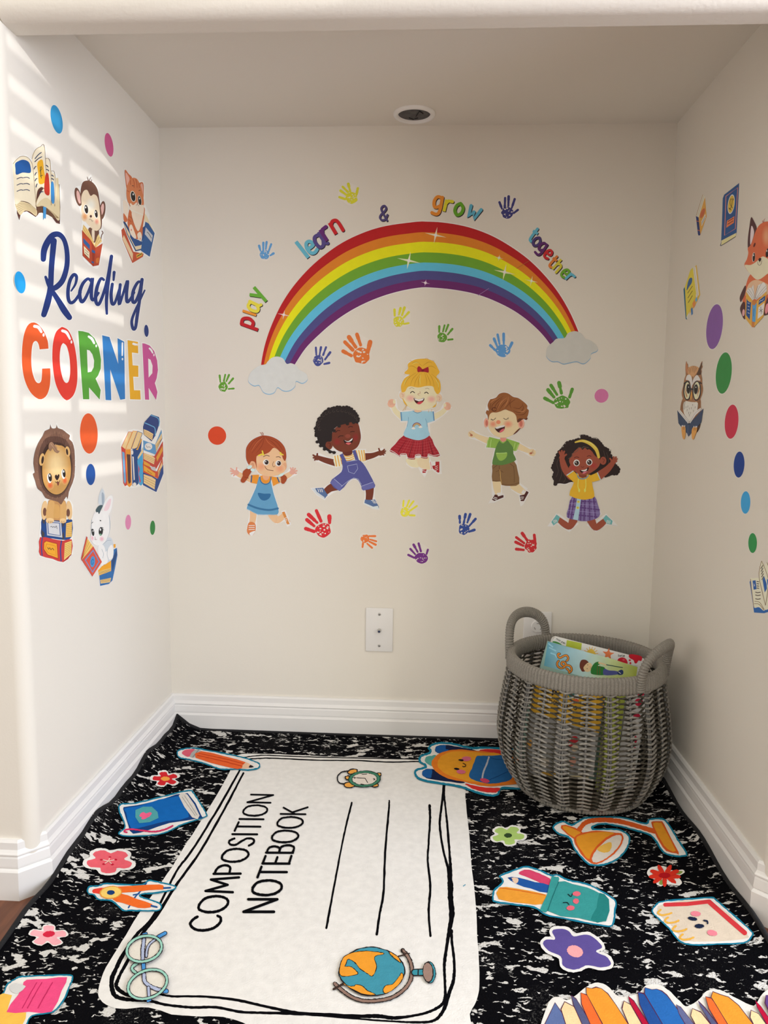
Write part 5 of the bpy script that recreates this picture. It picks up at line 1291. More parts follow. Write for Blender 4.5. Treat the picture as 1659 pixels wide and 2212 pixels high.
# ------------------------------------------------------------------ lettering
p = wallp('left', L3); NVY = (27,52,120)
strokes = [([(420,358),(428,270),(462,190),(510,128),(570,118),(620,170),(648,280),(648,420),(610,555),(550,625),(500,640),(470,600),(442,530)], [44,52,54,50,44,38,40,42,46,46,42,34,22]),
 ([(522,180),(500,420),(488,640),(460,780),(425,895)], [50,46,48,54,46]), ([(495,650),(560,750),(620,850),(672,922)], [34,44,54,46]),
 ([(690,665),(730,600),(742,530),(715,508),(680,560),(660,650),(662,740),(685,780),(725,760),(780,680)], [14,20,26,28,30,30,30,28,26,22]),
 ([(880,570),(850,548),(800,600),(772,690),(790,770),(830,730),(880,610),(895,540),(886,640),(886,725),(905,752),(955,685)], [22,24,28,30,30,26,24,30,30,30,26,20]),
 ([(1005,558),(975,548),(938,640),(926,750),(952,798),(992,720),(1040,560),(1080,330)], [22,24,30,30,28,26,28,28]), ([(1080,330),(1052,540),(1032,750),(1035,885)], [28,30,28,20]),
 ([(1088,600),(1076,700),(1086,788),(1115,775),(1155,650)], [26,28,28,24,20]), ([(1106,485),(1100,560)], [26,18]),
 ([(1165,605),(1156,700),(1155,795),(1185,715),(1222,600),(1236,575),(1226,690),(1230,768),(1255,755),(1300,680)], [26,26,26,22,24,28,28,28,24,20]),
 ([(1372,585),(1335,582),(1290,670),(1284,760),(1310,772),(1350,680),(1376,555)], [22,24,28,28,26,24,28]), ([(1376,555),(1352,750),(1330,900),(1312,1020),(1288,1030),(1276,960),(1300,880),(1352,765),(1402,660)], [28,28,28,26,26,24,22,18,14])]
p.part('film')
for q, w in strokes: p.S(LE, q, [a*1.16 + 14 for a in w])
p.part('script')
for q, w in strokes: p.S(NVY, q, [a*1.16 for a in w])
p.part('end_dot'); p.E(LE, 1418, 1052, 27, 66, -3); p.E(NVY, 1418, 1052, 22, 59, -3)
p.build('word_sticker', 'navy blue handwritten word Reading in script on the left wall', 'sticker', labels={'end_dot': 'round navy dot at the end of the word', 'film': 'clear cut edge'})

p = wallp('left', L3)
p.part('film')
COu = [(470,1225),(462,1150),(425,1060),(372,992),(320,970),(268,1000),(230,1100),(213,1250),(216,1400),(240,1530),(290,1640),(350,1700),(400,1715),(450,1680),(480,1600),(489,1500),(486,1415)]
CIn = [(384,1232),(376,1190),(362,1160),(342,1150),(320,1172),(308,1230),(303,1320),(306,1400),(318,1470),(340,1532),(362,1556),(382,1558),(398,1540),(405,1500),(408,1418)]
OOu = [(600,1013),(660,1045),(710,1150),(740,1300),(750,1450),(745,1570),(715,1670),(665,1720),(630,1718),(580,1660),(535,1550),(512,1400),(507,1280),(515,1160),(545,1060)]
OIn = [(612,1170),(645,1200),(670,1290),(680,1400),(678,1480),(665,1540),(643,1558),(615,1530),(592,1450),(580,1360),(580,1270),(592,1200)]
R1o = [(757,1052),(800,1056),(860,1072),(915,1125),(958,1215),(979,1330),(975,1420),(950,1485),(926,1515),(975,1625),(965,1718),(862,1600),(865,1715),(805,1715),(790,1520),(772,1270)]
R1i = [(842,1235),(868,1242),(895,1280),(912,1340),(908,1405),(885,1448),(850,1455)]
No = [(990,1095),(1060,1112),(1145,1372),(1138,1122),(1203,1158),(1212,1712),(1165,1720),(1068,1425),(1078,1725),(1023,1722)]
Eo = [(1235,1142),(1337,1160),(1339,1270),(1278,1262),(1285,1386),(1340,1390),(1340,1498),(1290,1496),(1298,1628),(1358,1628),(1363,1718),(1260,1715)]
R2o = [(1378,1172),(1405,1176),(1450,1195),(1494,1250),(1522,1340),(1530,1430),(1518,1510),(1500,1558),(1525,1645),(1512,1722),(1440,1605),(1445,1720),(1405,1718)]
R2i = [(1435,1320),(1458,1332),(1478,1390),(1476,1462),(1440,1505)]
for q in (COu + CIn[::-1], OOu, R1o, No, Eo, R2o): p.PS(LE, offset(q, 9))
p.part('letter#0'); p.STRIP((222,92,44), COu, CIn, 60)
p.part('letter#1'); p.STRIP((222,60,48), OOu + OOu[:1], OIn + OIn[:1], 70)
p.part('letter#2'); p.PS((86,160,58), R1o, hole=R1i)
p.part('letter#3'); p.PS((44,124,196), No)
p.part('letter#4'); p.PS((232,174,36), Eo)
p.part('letter#5'); p.PS((200,84,152), R2o, hole=R2i)
HLW = (248,246,244)
for i, (q, w, d) in enumerate((([(335,1008),(372,1018),(400,1062)], [28,30,24], (422,1092,10,17)), ([(605,1052),(645,1070),(678,1130)], [26,28,20], (692,1160,9,16)), ([(860,1108),(890,1130),(912,1172)], [22,26,20], (932,1198,8,14)), ([(1186,1170),(1184,1290)], [15,13], (1186,1326,7,12)), ([(1292,1178),(1312,1184)], [22,22], (1328,1186,6,12)), ([(1448,1222),(1465,1240),(1478,1265)], [16,18,14], (1491,1286,6,13)))):
    p.part('letter#%d' % i); p.S(HLW, q, w); p.E(HLW, *d)
p.build('word_sticker', 'big rainbow-coloured capitals spelling CORNER under the script word Reading', 'sticker', labels={'letter#0': 'orange letter C', 'letter#1': 'red letter O', 'letter#2': 'green letter R', 'letter#3': 'blue letter N', 'letter#4': 'yellow letter E', 'letter#5': 'pink letter R', 'film': 'clear cut edge'})

# ------------------------------------------------------------------ open book
CRM = (236,226,200); INK = (44,58,96); BRN = (92,56,50); BLU = (30,84,152)
p = wallp('left', L2)
ob = [(122,690),(190,618),(250,612),(305,655),(340,555),(390,522),(436,530),(440,640),(490,680),(500,760),(538,790),(580,920),(582,1278),(500,1205),(430,1175),(345,1205),(265,1155),(210,1175),(186,1240),(145,1080),(130,850)]
p.part('cut_edge'); p.PS(LE, offset(ob, 9))
p.part('cover'); p.P(BRN, [(186,1238),(200,1180),(260,1150),(345,1205),(380,1162),(430,1172),(500,1203),(580,1274),(576,930),(545,880),(300,800),(160,1060)], n=2)
p.part('page'); p.P((216,200,160), [(145,1080),(200,1055),(280,1075),(352,1130),(350,1195),(290,1152),(240,1145),(192,1185)]); p.P((222,206,166), [(352,1100),(420,1100),(500,1160),(576,1232),(570,900),(540,830),(380,1000)])
for k in range(5): p.S((150,124,84), [(150+k*8,1088+k*18),(215+k*4,1072+k*14),(290,1092+k*12),(348,1130+k*12)], 3); p.S((150,124,84), [(360,1110+k*14),(430,1108+k*14),(510,1160+k*12),(568,1215)], 3)
p.part('page#2'); p.P(CRM, [(126,690),(190,624),(250,620),(300,665),(322,760),(335,900),(350,1100),(346,1125),(280,1068),(205,1050),(148,1078),(132,850)]); p.P((236,226,200), [(345,1100),(380,1000),(420,930),(440,910),(440,640),(488,682),(496,760),(532,795),(545,880),(535,1080),(460,1020),(400,1040)])
p.P(CRM, [(310,640),(340,560),(390,525),(432,532),(432,640),(446,908),(400,915),(362,960),(347,1100),(330,860)])
for q in ([(126,690),(190,624),(250,620),(300,665),(322,760),(350,1100)], [(310,640),(340,560),(390,525),(432,532),(446,908),(400,915),(362,960),(347,1100)], [(440,640),(488,682),(496,1090)], [(496,760),(532,795),(530,1100)]): p.S((132,104,72), q, 4)
p.P(BLU, [(147,690),(170,668),(220,650),(268,664),(292,700),(296,775),(220,775),(158,795),(150,740)]); p.P((232,174,40), [(362,682),(410,650),(425,740),(438,862),(380,882),(370,780)]); p.P((190,54,40), [(440,800),(470,795),(480,985),(430,962)]); p.P((60,138,204), [(494,878),(521,884),(526,1062),(498,1050)])
p.S((40,70,52), [(400,830),(395,780),(390,720)], 6); p.S((40,70,52), [(385,760),(405,740),(400,715)], 5); p.S((40,70,52), [(390,810),(412,800)], 6)
for y in (828, 888, 948): p.S(INK, [(165,y+8),(200,y-6),(222,y-2)], 7); p.S(INK, [(230,y-4),(262,y-8),(286,y+2)], 7)
for a, b in (((340,640),(400,580)), ((338,670),(404,622)), ((330,740),(350,715)), ((338,800),(355,775)), ((340,855),(358,832)), ((350,915),(360,885)), ((445,705),(465,720)), ((448,745),(472,758)), ((385,975),(418,960)), ((500,800),(516,812)), ((500,835),(518,845))): p.S(INK, [a, ((a[0]+b[0])/2, (a[1]+b[1])/2 - 6), b], 8)
p.part('ribbon'); p.PS((72,150,210), [(418,1104),(448,1110),(444,1222),(432,1210),(420,1235)])
p.build('book_sticker', 'open picture book sticker with blue ribbon, left of the monkey on the left wall', 'sticker', labels={'page': 'lower page block', 'page#2': 'upper pages'})

# ------------------------------------------------------------------ monkey
p = wallp('left', L2); MB = (112,76,62)
p.part('cut_edge'); p.PS(LE, offset(spline([(722,950),(745,915),(785,905),(800,865),(850,845),(880,800),(890,850),(940,920),(965,1045),(1000,1060),(1022,1120),(1015,1200),(988,1240),(985,1300),(1000,1345),(990,1460),(958,1675),(900,1685),(800,1585),(793,1320),(800,1240),(770,1110),(735,1050)], True, 3), 7))
p.part('body'); p.P(MB, [(860,1310),(955,1330),(945,1420),(905,1455),(870,1400)]); p.P((236,220,196), [(890,1330),(915,1330),(912,1440),(892,1400)])
p.S(MB, [(975,1430),(985,1380),(998,1360),(988,1342)], 9)
p.part('ear'); p.E(MB, 756, 1010, 30, 92, -12); p.E((232,186,178), 762, 1012, 17, 66, -12); p.part('ear#2'); p.E(MB, 992, 1140, 29, 90, 6); p.E((232,186,178), 990, 1130, 16, 56, 8)
p.part('head'); p.P(MB, [(780,960),(800,872),(850,852),(900,872),(945,940),(966,1060),(986,1190),(986,1290),(968,1325),(930,1320),(800,1110),(782,1060)])
p.P((238,220,190), [(790,1090),(788,1010),(812,952),(846,945),(876,1000),(908,985),(942,1010),(962,1095),(970,1200),(976,1290),(958,1328),(925,1338),(870,1300),(815,1230),(788,1150)])
p.G((232,160,100), (238,220,190), 822, 1200, 34, 50); p.G((232,150,130), (238,220,190), 938, 1250, 26, 36); p.G((246,240,228), (238,220,190), 880, 1090, 60, 80)
p.E((250,246,240), 834, 1132, 22, 48, -8); p.E((36,26,26), 836, 1130, 17, 42, -8); p.E((250,246,240), 830, 1112, 6, 10); p.E((250,246,240), 930, 1178, 18, 42, -8); p.E((36,26,26), 932, 1174, 14, 38, -8); p.E((250,246,240), 926, 1158, 5, 9)
p.E((84,48,44), 880, 1198, 11, 13); p.S((84,48,44), [(864,1225),(872,1230),(878,1222)], 3); p.S((84,48,44), [(884,1228),(892,1246),(902,1240)], 3)
for q in ([(862,860),(875,830),(885,818)], [(858,862),(850,830),(845,815)], [(870,870),(890,850),(884,836)]): p.S(MB, q, [8,5,2])
p.part('book'); RC = (178,70,44)
p.PS((236,206,130), [(808,1278),(855,1330),(905,1440),(925,1505),(885,1450),(800,1335)]); p.PS((240,214,146), [(912,1480),(938,1400),(955,1370),(988,1440),(925,1505)])
for a, b in (((815,1290),(900,1450)), ((805,1310),(892,1452)), ((940,1405),(920,1490)), ((960,1400),(922,1495)), ((976,1425),(925,1500))): p.S((170,110,50), [a, b], 3)
p.PS(RC, [(795,1332),(888,1440),(905,1500),(902,1682),(800,1580)]); p.PS((150,54,36), [(886,1440),(926,1505),(908,1682),(898,1682)]); p.PS(RC, [(926,1502),(994,1460),(957,1672),(906,1682)])
p.PS((40,84,140), [(806,1408),(870,1475),(870,1522),(808,1455)]); p.PS((238,226,190), [(812,1485),(866,1545),(866,1608),(815,1555)]); p.PS((40,84,140), [(890,1520),(922,1535),(920,1560),(888,1545)]); p.PS((40,84,140), [(888,1630),(910,1640),(908,1656),(886,1648)])
for y in (1520, 1545, 1570): p.S((70,56,50), [(824,y),(856,y+30)], 4)
p.P((206,112,50), [(930,1610),(960,1600),(952,1645),(932,1650)])
p.build('animal_sticker', 'brown monkey sticker holding a red book, between open book and kitten', 'sticker')

# ------------------------------------------------------------------ kitten
p = wallp('left', L2); KO = (206,112,68); KW = (240,226,208)
p.part('cut_edge'); p.PS(LE, offset([(1206,742),(1280,826),(1345,860),(1385,868),(1392,940),(1395,1080),(1440,1180),(1440,1250),(1500,1360),(1450,1594),(1365,1545),(1284,1655),(1182,1430),(1172,1330),(1200,1240),(1186,1060),(1230,1040),(1218,900)], 7))
p.part('red_book'); p.PS((190,80,50), [(1175,1330),(1200,1308),(1292,1540),(1392,1560),(1384,1590),(1282,1652),(1186,1425)]); p.PS((226,200,160), [(1186,1412),(1196,1440),(1284,1630),(1288,1560),(1200,1380)]); p.PS((226,170,60), [(1320,1570),(1380,1545),(1378,1578),(1325,1605)]); p.S((70,90,60), [(1330,1585),(1370,1562)], 9)
p.part('blue_book'); p.PS((38,70,120), [(1193,1250),(1208,1245),(1310,1420),(1390,1450),(1390,1520),(1312,1538),(1228,1370)]); p.PS((230,212,176), [(1200,1265),(1304,1450),(1385,1480),(1384,1508),(1318,1525),(1236,1370)]); p.PS((36,78,140), [(1262,1320),(1320,1420),(1372,1440),(1365,1478),(1308,1490),(1260,1400)])
p.part('open_blue_book'); p.PS((236,224,190), [(1385,1150),(1418,1190),(1495,1352),(1470,1340),(1400,1250)]); p.PS((40,92,156), [(1408,1250),(1440,1268),(1498,1362),(1450,1590),(1365,1532),(1380,1400)]); p.PS((200,204,212), [(1412,1305),(1480,1385),(1468,1450),(1402,1370)]); p.S((50,50,60), [(1424,1350),(1444,1370),(1466,1410)], 5); p.PS((32,72,130), [(1352,1330),(1405,1290),(1395,1400),(1370,1440)])
p.part('tail'); p.P(KW, [(1190,1060),(1212,1042),(1245,1100),(1225,1240),(1200,1180)]); p.P(KO, [(1195,1170),(1215,1190),(1235,1230),(1222,1255),(1200,1240)])
p.part('body'); p.P(KO, [(1262,1110),(1310,1100),(1395,1110),(1400,1180),(1384,1300),(1375,1400),(1330,1420),(1300,1400),(1245,1310),(1236,1230)]); p.P(KW, [(1300,1100),(1390,1110),(1385,1200),(1350,1330),(1320,1320),(1275,1180)])
for q in ([(1250,1200),(1275,1215),(1290,1250)], [(1245,1230),(1270,1250)], [(1350,1370),(1365,1350)]): p.S((160,74,44), q, 5)
p.P(KW, [(1255,1290),(1275,1280),(1300,1340),(1320,1400),(1305,1415),(1270,1380),(1252,1330)]); p.P(KW, [(1330,1370),(1360,1350),(1375,1400),(1365,1440),(1340,1420)]); p.E((226,140,120), 1272, 1330, 6, 10); p.E((226,140,120), 1358, 1415, 5, 10)
p.part('ear'); p.P(KO, [(1210,748),(1245,785),(1280,830),(1240,900),(1228,935),(1215,850)]); p.P((232,176,160), [(1216,775),(1240,800),(1255,840),(1232,900),(1222,850)]); p.part('ear#2'); p.P(KO, [(1345,890),(1365,868),(1388,880),(1392,960),(1385,1045),(1355,960)]); p.P((232,176,160), [(1362,890),(1382,890),(1385,1000),(1368,960)])
p.part('head'); p.P((214,130,84), [(1270,832),(1320,832),(1358,890),(1384,985),(1395,1080),(1380,1130),(1320,1115),(1255,1080),(1232,1040),(1224,960),(1236,890)])
p.P(KW, [(1262,1070),(1290,1090),(1330,1060),(1370,1090),(1392,1090),(1390,1180),(1360,1210),(1300,1180),(1258,1130)])
for q in ([(1290,840),(1300,880),(1298,920)], [(1315,838),(1325,880),(1328,920)], [(1262,850),(1265,890)], [(1345,880),(1350,920)], [(1250,960),(1232,950)], [(1250,1080),(1262,1100)]): p.S((170,70,40), q, 5)
p.E((250,242,230), 1288, 1006, 26, 54, -10); p.E((28,24,24), 1289, 1006, 21, 48, -10); p.E((250,246,240), 1290, 985, 6, 10); p.E((250,242,230), 1353, 1046, 18, 48, -8); p.E((28,24,24), 1353, 1046, 15, 44, -8); p.E((250,246,240), 1352, 1026, 5, 9)
p.P((206,120,110), [(1325,1062),(1340,1066),(1332,1080)]); p.S((90,50,44), [(1320,1092),(1331,1082),(1345,1098)], 3); p.S((60,40,36), [(1282,902),(1292,904)], 6); p.S((60,40,36), [(1345,950),(1358,945)], 5)
p.S((246,236,222), [(1250,1125),(1300,1150),(1385,1185)], 10)
p.build('animal_sticker', 'orange kitten sticker sitting on red and blue books beside the back corner', 'sticker')

# ------------------------------------------------------------------ lion
p = wallp('left', L4); LM = (128,94,78); LT = (214,166,98)
mane = [(300,290),(306,238),(320,285),(370,282),(376,240),(388,282),(440,300),(490,340),(525,368),(515,405),(550,440),(575,530),(580,680),(574,830),(540,930),(512,1000),(500,1080),(486,1048),(440,1120),(420,1140),(390,1110),(310,1085),(250,1065),(212,1000),(162,960),(135,870),(110,795),(132,780),(116,680),(130,560),(170,450),(220,370),(245,315)]
p.part('cut_edge'); p.PS(LE, offset(mane, 12)); p.PS(LE, offset([(205,1150),(240,1095),(300,1085),(470,1090),(520,1095),(552,1150),(545,1300),(550,1690),(450,1790),(186,1715),(178,1600),(205,1300)], 10))
p.part('blue_book'); p.P((30,72,138), [(215,1285),(330,1295),(480,1310),(550,1312),(546,1500),(470,1537),(330,1520),(208,1505),(202,1400)], n=2)
p.PS((236,196,110), [(482,1350),(548,1332),(545,1500),(476,1508)]); p.PS((70,66,70), [(215,1290),(248,1290),(240,1360),(215,1340)]); p.PS((70,66,70), [(205,1420),(240,1460),(236,1510),(208,1500)]); p.PS((70,66,70), [(432,1310),(470,1310),(466,1360),(440,1400)]); p.PS((70,66,70), [(432,1490),(455,1440),(460,1530),(440,1532)])
p.PS((196,200,208), [(258,1315),(425,1335),(440,1510),(268,1485)]); p.PS((46,84,150), [(270,1335),(412,1345),(420,1490),(280,1470)]); p.PS((212,214,220), [(278,1342),(404,1352),(412,1484),(288,1464)]); p.S((40,44,56), [(305,1390),(320,1384),(330,1396),(345,1386),(358,1398),(372,1380),(380,1410)], 5)
for k in range(7): p.S((170,110,50), [(486,1370+k*20),(545,1356+k*21)], 3)
p.part('red_book'); p.P((204,62,62), [(190,1505),(330,1525),(450,1545),(545,1530),(543,1690),(450,1785),(330,1748),(190,1710),(180,1620)], n=2)
p.PS((240,206,120), [(466,1572),(543,1545),(540,1692),(458,1762)]); p.PS((150,40,40), [(460,1770),(541,1692),(540,1705),(452,1786)]); p.S((44,70,140), [(214,1512),(205,1600),(212,1712)], 12); p.S((44,70,140), [(430,1548),(418,1640),(425,1770)], 14)
p.PS((178,60,40), [(228,1565),(255,1545),(385,1575),(396,1752),(268,1706),(226,1640)]); p.PS((238,170,50), [(236,1570),(260,1552),(376,1582),(388,1740),(274,1698),(234,1638)]); p.S((178,90,30), [(262,1580),(360,1604),(370,1712),(282,1682),(250,1636),(262,1580)], 3, smooth=False); p.S((50,40,40), [(274,1620),(286,1640),(298,1624),(312,1646),(328,1630),(345,1650)], 6)
for k in range(7): p.S((170,110,50), [(470,1590+k*22),(540,1566+k*18)], 3)
p.part('body'); p.E((232,196,146), 240, 1205, 36, 108, 4); p.E((232,196,146), 516, 1205, 34, 106, -4); p.E((116,76,62), 242, 1222, 20, 46); p.E((116,76,62), 504, 1232, 20, 44)
p.P((198,148,92), [(295,1088),(380,1105),(468,1095),(484,1200),(470,1310),(380,1318),(290,1305),(255,1250),(275,1150)]); p.P(LT, [(330,1150),(400,1150),(410,1280),(360,1295),(330,1260)])
p.part('paw'); p.S((218,172,108), [(318,1130),(300,1220),(302,1310)], [70,82,84]); p.E((240,204,150), 300, 1320, 46, 30); p.part('paw#2'); p.S((218,172,108), [(445,1130),(450,1220),(446,1312)], [60,72,72]); p.E((240,204,150), 446, 1322, 38, 28)
for x in (282, 304, 322, 434, 456): p.S((120,80,54), [(x,1326),(x+2,1346)], 5)
p.part('mane'); p.P(LM, mane, n=2); p.P((96,68,58), [(225,430),(300,380),(420,385),(505,450),(545,600),(555,750),(530,880),(470,1000),(400,1060),(310,1050),(230,980),(180,850),(170,680),(185,540)]); p.P((62,44,40), [(235,520),(300,450),(420,450),(495,520),(540,650),(545,780),(515,900),(450,1000),(380,1035),(300,1010),(230,930),(200,800),(195,660)])
for k in range(26):
    a = math.radians(k*14); p.S((150,114,94), [(362+205*math.cos(a),700+360*math.sin(a)), (362+225*math.cos(a+.05),700+395*math.sin(a+.05))], [7,2])
for k in range(14): p.S((88,60,50), [(250+k*18, 330+abs(k-7)*10), (270+k*14, 430+abs(k-7)*12)], [2,5])
p.part('head'); p.P((202,154,88), [(215,690),(240,590),(290,510),(380,478),(450,490),(505,560),(532,670),(534,790),(515,880),(460,980),(390,1026),(320,1012),(255,950),(220,850)])
p.G((242,214,160), (202,154,88), 370, 700, 148, 230); p.E((222,180,118), 210, 636, 30, 70, 8); p.E((56,40,36), 218, 640, 14, 44, 8); p.E((222,180,118), 498, 546, 28, 58, -8); p.E((56,40,36), 492, 550, 12, 36, -8)
p.G((224,96,52), (214,168,104), 302, 925, 42, 50); p.G((224,96,52), (214,168,104), 468, 872, 36, 48)
for x, y, r in ((302,838,24), (458,792,21)): p.E((252,248,240), x-8, y+8, r, 54, -6); p.E((34,26,26), x, y-2, r-4, 46, -6); p.E((252,248,240), x-4, y-22, 7, 13)
p.P((44,30,30), [(380,868),(358,840),(358,815),(374,805),(382,818),(396,800),(406,810),(402,838)]); p.S((44,30,30), [(360,882),(372,896),(384,880),(400,892),(412,870)], 5); p.P((120,60,50), [(378,892),(404,890),(392,930)])
p.part('tuft'); p.P((150,116,92), [(290,460),(320,440),(350,470),(385,530),(410,540),(385,565),(350,545),(330,510),(310,540),(285,520)]); p.S((178,146,120), [(310,460),(340,500),(370,545)], 5); p.S((178,146,120), [(360,465),(372,490),(380,510)], 6)
p.build('animal_sticker', 'lion cub sticker sitting on a blue and a red book, lower left wall', 'sticker')

# ------------------------------------------------------------------ rabbit
p = wallp('left', L4); BW = (242,241,242)
p.part('cut_edge'); p.PS((228,226,224), offset([(845,1130),(850,1040),(888,955),(915,1020),(920,1090),(990,1030),(1010,1080),(985,1210),(970,1350),(965,1480),(1010,1590),(1055,1625),(1058,1710),(1000,2000),(958,2042),(862,2056),(850,1900),(775,1950),(655,1780),(650,1740),(708,1490),(765,1540),(760,1380),(800,1235),(845,1195)], 9))
p.part('book_pile'); p.PS((46,110,176), [(850,1900),(1000,1650),(1050,1625),(1056,1705),(1030,1850),(1000,1990),(960,2030),(862,2052)]); p.PS((34,74,130), [(990,1760),(1050,1640),(1050,1700),(1000,1900)]); p.PS((232,202,140), [(862,1985),(960,1966),(985,1960),(975,2010),(868,2025)]); p.PS((240,168,40), [(838,1880),(880,1832),(985,1765),(985,1885),(850,1935)]); p.PS((236,200,120), [(845,1890),(900,1872),(980,1850),(978,1888),(852,1928)]); p.PS((240,168,40), [(1010,1585),(1035,1582),(1035,1622),(1015,1625)])
for k in range(3): p.S((150,96,50), [(852,1898+k*10),(978,1862+k*11)], 3); p.S((150,96,50), [(868,1992+k*10),(978,1972+k*12)], 3)
p.part('body'); p.P((206,216,226), [(842,1600),(920,1520),(985,1515),(1012,1600),(1006,1735),(950,1790),(905,1812),(872,1770),(848,1740)]); p.P(BW, [(842,1610),(890,1590),(920,1650),(900,1760),(870,1765),(848,1735)]); p.P(BW, [(950,1640),(990,1590),(1010,1650),(1000,1735),(960,1755),(945,1700)]); p.P(BW, [(880,1740),(930,1660),(950,1720),(945,1785),(905,1812),(872,1825),(870,1790)])
for q in ([(900,1580),(940,1545),(985,1540)], [(880,1640),(900,1690),(892,1740)], [(945,1640),(940,1700),(955,1750)]): p.S((130,150,170), q, 3)
p.part('ear'); p.P((206,216,224), [(846,1130),(846,1060),(866,990),(890,962),(910,1010),(916,1080),(904,1160)]); p.P((160,176,192), [(880,1010),(906,1030),(906,1130),(885,1140)]); p.part('ear#2'); p.P(BW, [(888,1212),(905,1130),(950,1055),(990,1040),(1005,1080),(990,1180),(960,1245),(920,1232)]); p.P((240,214,222), [(905,1205),(925,1140),(965,1080),(985,1085),(975,1150),(945,1205)])
p.part('head'); p.P(BW, [(764,1400),(770,1310),(800,1240),(850,1202),(905,1220),(960,1250),(970,1350),(966,1450),(930,1540),(880,1590),(820,1597),(772,1560),(760,1480)])
p.S((150,168,186), [(770,1310),(764,1400),(760,1480)], 3); p.S((150,168,186), [(962,1260),(971,1350),(966,1450),(935,1535)], [3,6,3,2]); p.P((62,86,96), [(815,1200),(850,1152),(892,1150),(872,1200),(850,1246),(836,1222),(824,1230)])
p.G((238,180,196), BW, 880, 1525, 32, 36); p.G((238,180,196), BW, 775, 1515, 22, 40)
p.E((250,250,250), 784, 1458, 18, 44, -6); p.E((34,36,40), 782, 1452, 15, 40, -6); p.E((250,250,250), 783, 1436, 5, 10); p.E((34,36,40), 870, 1440, 24, 48, 4); p.E((250,250,250), 866, 1420, 8, 14); p.E((130,190,150), 866, 1475, 12, 8)
for q in ([(764,1430),(772,1412)], [(885,1395),(900,1405)], [(890,1415),(904,1425)], [(768,1350),(782,1335)]): p.S((34,36,40), q, 5)
p.E((34,36,40), 866, 1320, 9, 6, 20); p.S((150,60,80), [(800,1528),(812,1534),(826,1528)], 3); p.S((150,60,80), [(806,1500),(810,1530)], 3)
p.part('book'); p.PS((240,200,110), [(710,1505),(785,1612),(662,1752),(668,1700)]); p.PS((204,70,58), [(710,1495),(722,1510),(664,1735),(655,1770),(650,1740)])
for a in ((660,1745,760,1585), (662,1742,740,1560), (664,1735,725,1540)): p.S((150,90,40), [a[:2], a[2:]], 3)
p.PS((214,84,68), [(658,1762),(785,1608),(882,1782),(776,1946)]); p.PS((96,150,210), [(690,1760),(784,1645),(858,1780),(778,1905)]); p.PS((214,84,68), [(702,1762),(784,1662),(846,1780),(778,1888)]); p.E((70,150,214), 778, 1780, 27, 62, 4); p.S((30,50,90), ellipse(776,1782,11,30,10,14), 4)
p.build('animal_sticker', 'white rabbit sticker reading a red book, lowest on the left wall', 'sticker')

# ------------------------------------------------------------------ row and stack of books
p = wallp('left', L4)
p.part('cut_edge'); p.PS(LE, offset([(1093,460),(1185,312),(1240,300),(1290,305),(1340,330),(1342,260),(1430,128),(1525,160),(1535,215),(1530,285),(1555,300),(1575,430),(1560,700),(1570,790),(1490,1002),(1342,920),(1250,945),(1180,945),(1135,930)], 7))
def bkspine(nm, sp, pg, c1, c2, cp):
    p.part(nm)
    if pg: p.PS(c1, offset(pg, 5)); p.PS(cp, pg)
    p.PS(c1, sp)
    if c2: p.PS(c2[0], c2[1])
PG = (236,206,150)
bkspine('standing_book', [(1097,490),(1145,522),(1166,920),(1140,936),(1122,900)], [(1106,490),(1182,328),(1218,330),(1144,520)], (204,70,60), ((110,170,214), [(1108,545),(1135,560),(1152,880),(1140,910),(1128,880)]), PG)
bkspine('standing_book#2', [(1146,522),(1205,525),(1218,920),(1190,946),(1166,922)], [(1152,515),(1232,318),(1270,322),(1203,520)], (232,150,50), ((84,56,56), [(1160,575),(1200,580),(1206,890),(1185,910),(1172,870)]), PG)
bkspine('standing_book#3', [(1212,530),(1278,500),(1330,400),(1292,905),(1250,945),(1224,930)], [(1216,510),(1284,322),(1333,342),(1270,520)], (34,72,132), ((230,226,220), [(1222,600),(1238,605),(1250,860),(1238,870)]), PG)
p.E((236,230,220), 1248, 918, 20, 26); p.E((230,226,220), 1222, 556, 12, 26); p.PS((226,166,60), [(1262,525),(1282,505),(1322,395),(1330,420),(1285,530)])
bkspine('standing_book#4', [(1278,645),(1340,560),(1346,900),(1320,930),(1297,910)], [(1284,610),(1342,505),(1345,560),(1286,640)], (70,164,214), ((206,60,90), [(1288,690),(1304,740),(1296,800),(1318,880),(1306,900),(1294,820)]), PG)
ST = [('stacked_book', [(1342,800),(1345,770),(1500,850),(1568,690),(1572,790),(1492,1000),(1342,922)], [(1350,800),(1440,830),(1485,862),(1472,972),(1350,900)], (38,72,140)), ('stacked_book#2', [(1340,690),(1345,660),(1500,770),(1560,610),(1566,680),(1510,850),(1345,780)], [(1510,770),(1555,660),(1555,720),(1512,830)], (206,78,48)),
 ('stacked_book#3', [(1345,560),(1470,600),(1565,430),(1570,600),(1490,740),(1345,660)], [(1350,565),(1440,590),(1478,620),(1465,690),(1350,630)], (196,72,60)), ('stacked_book#4', [(1346,420),(1480,470),(1550,300),(1560,400),(1480,580),(1350,530)], [(1480,470),(1552,340),(1556,400),(1490,550)], (96,156,206)), ('stacked_book#5', [(1344,270),(1360,218),(1435,130),(1522,160),(1532,215),(1505,300),(1478,372),(1440,432),(1350,355)], [(1350,295),(1400,315),(1458,350),(1445,422),(1352,355)], (38,64,128))]
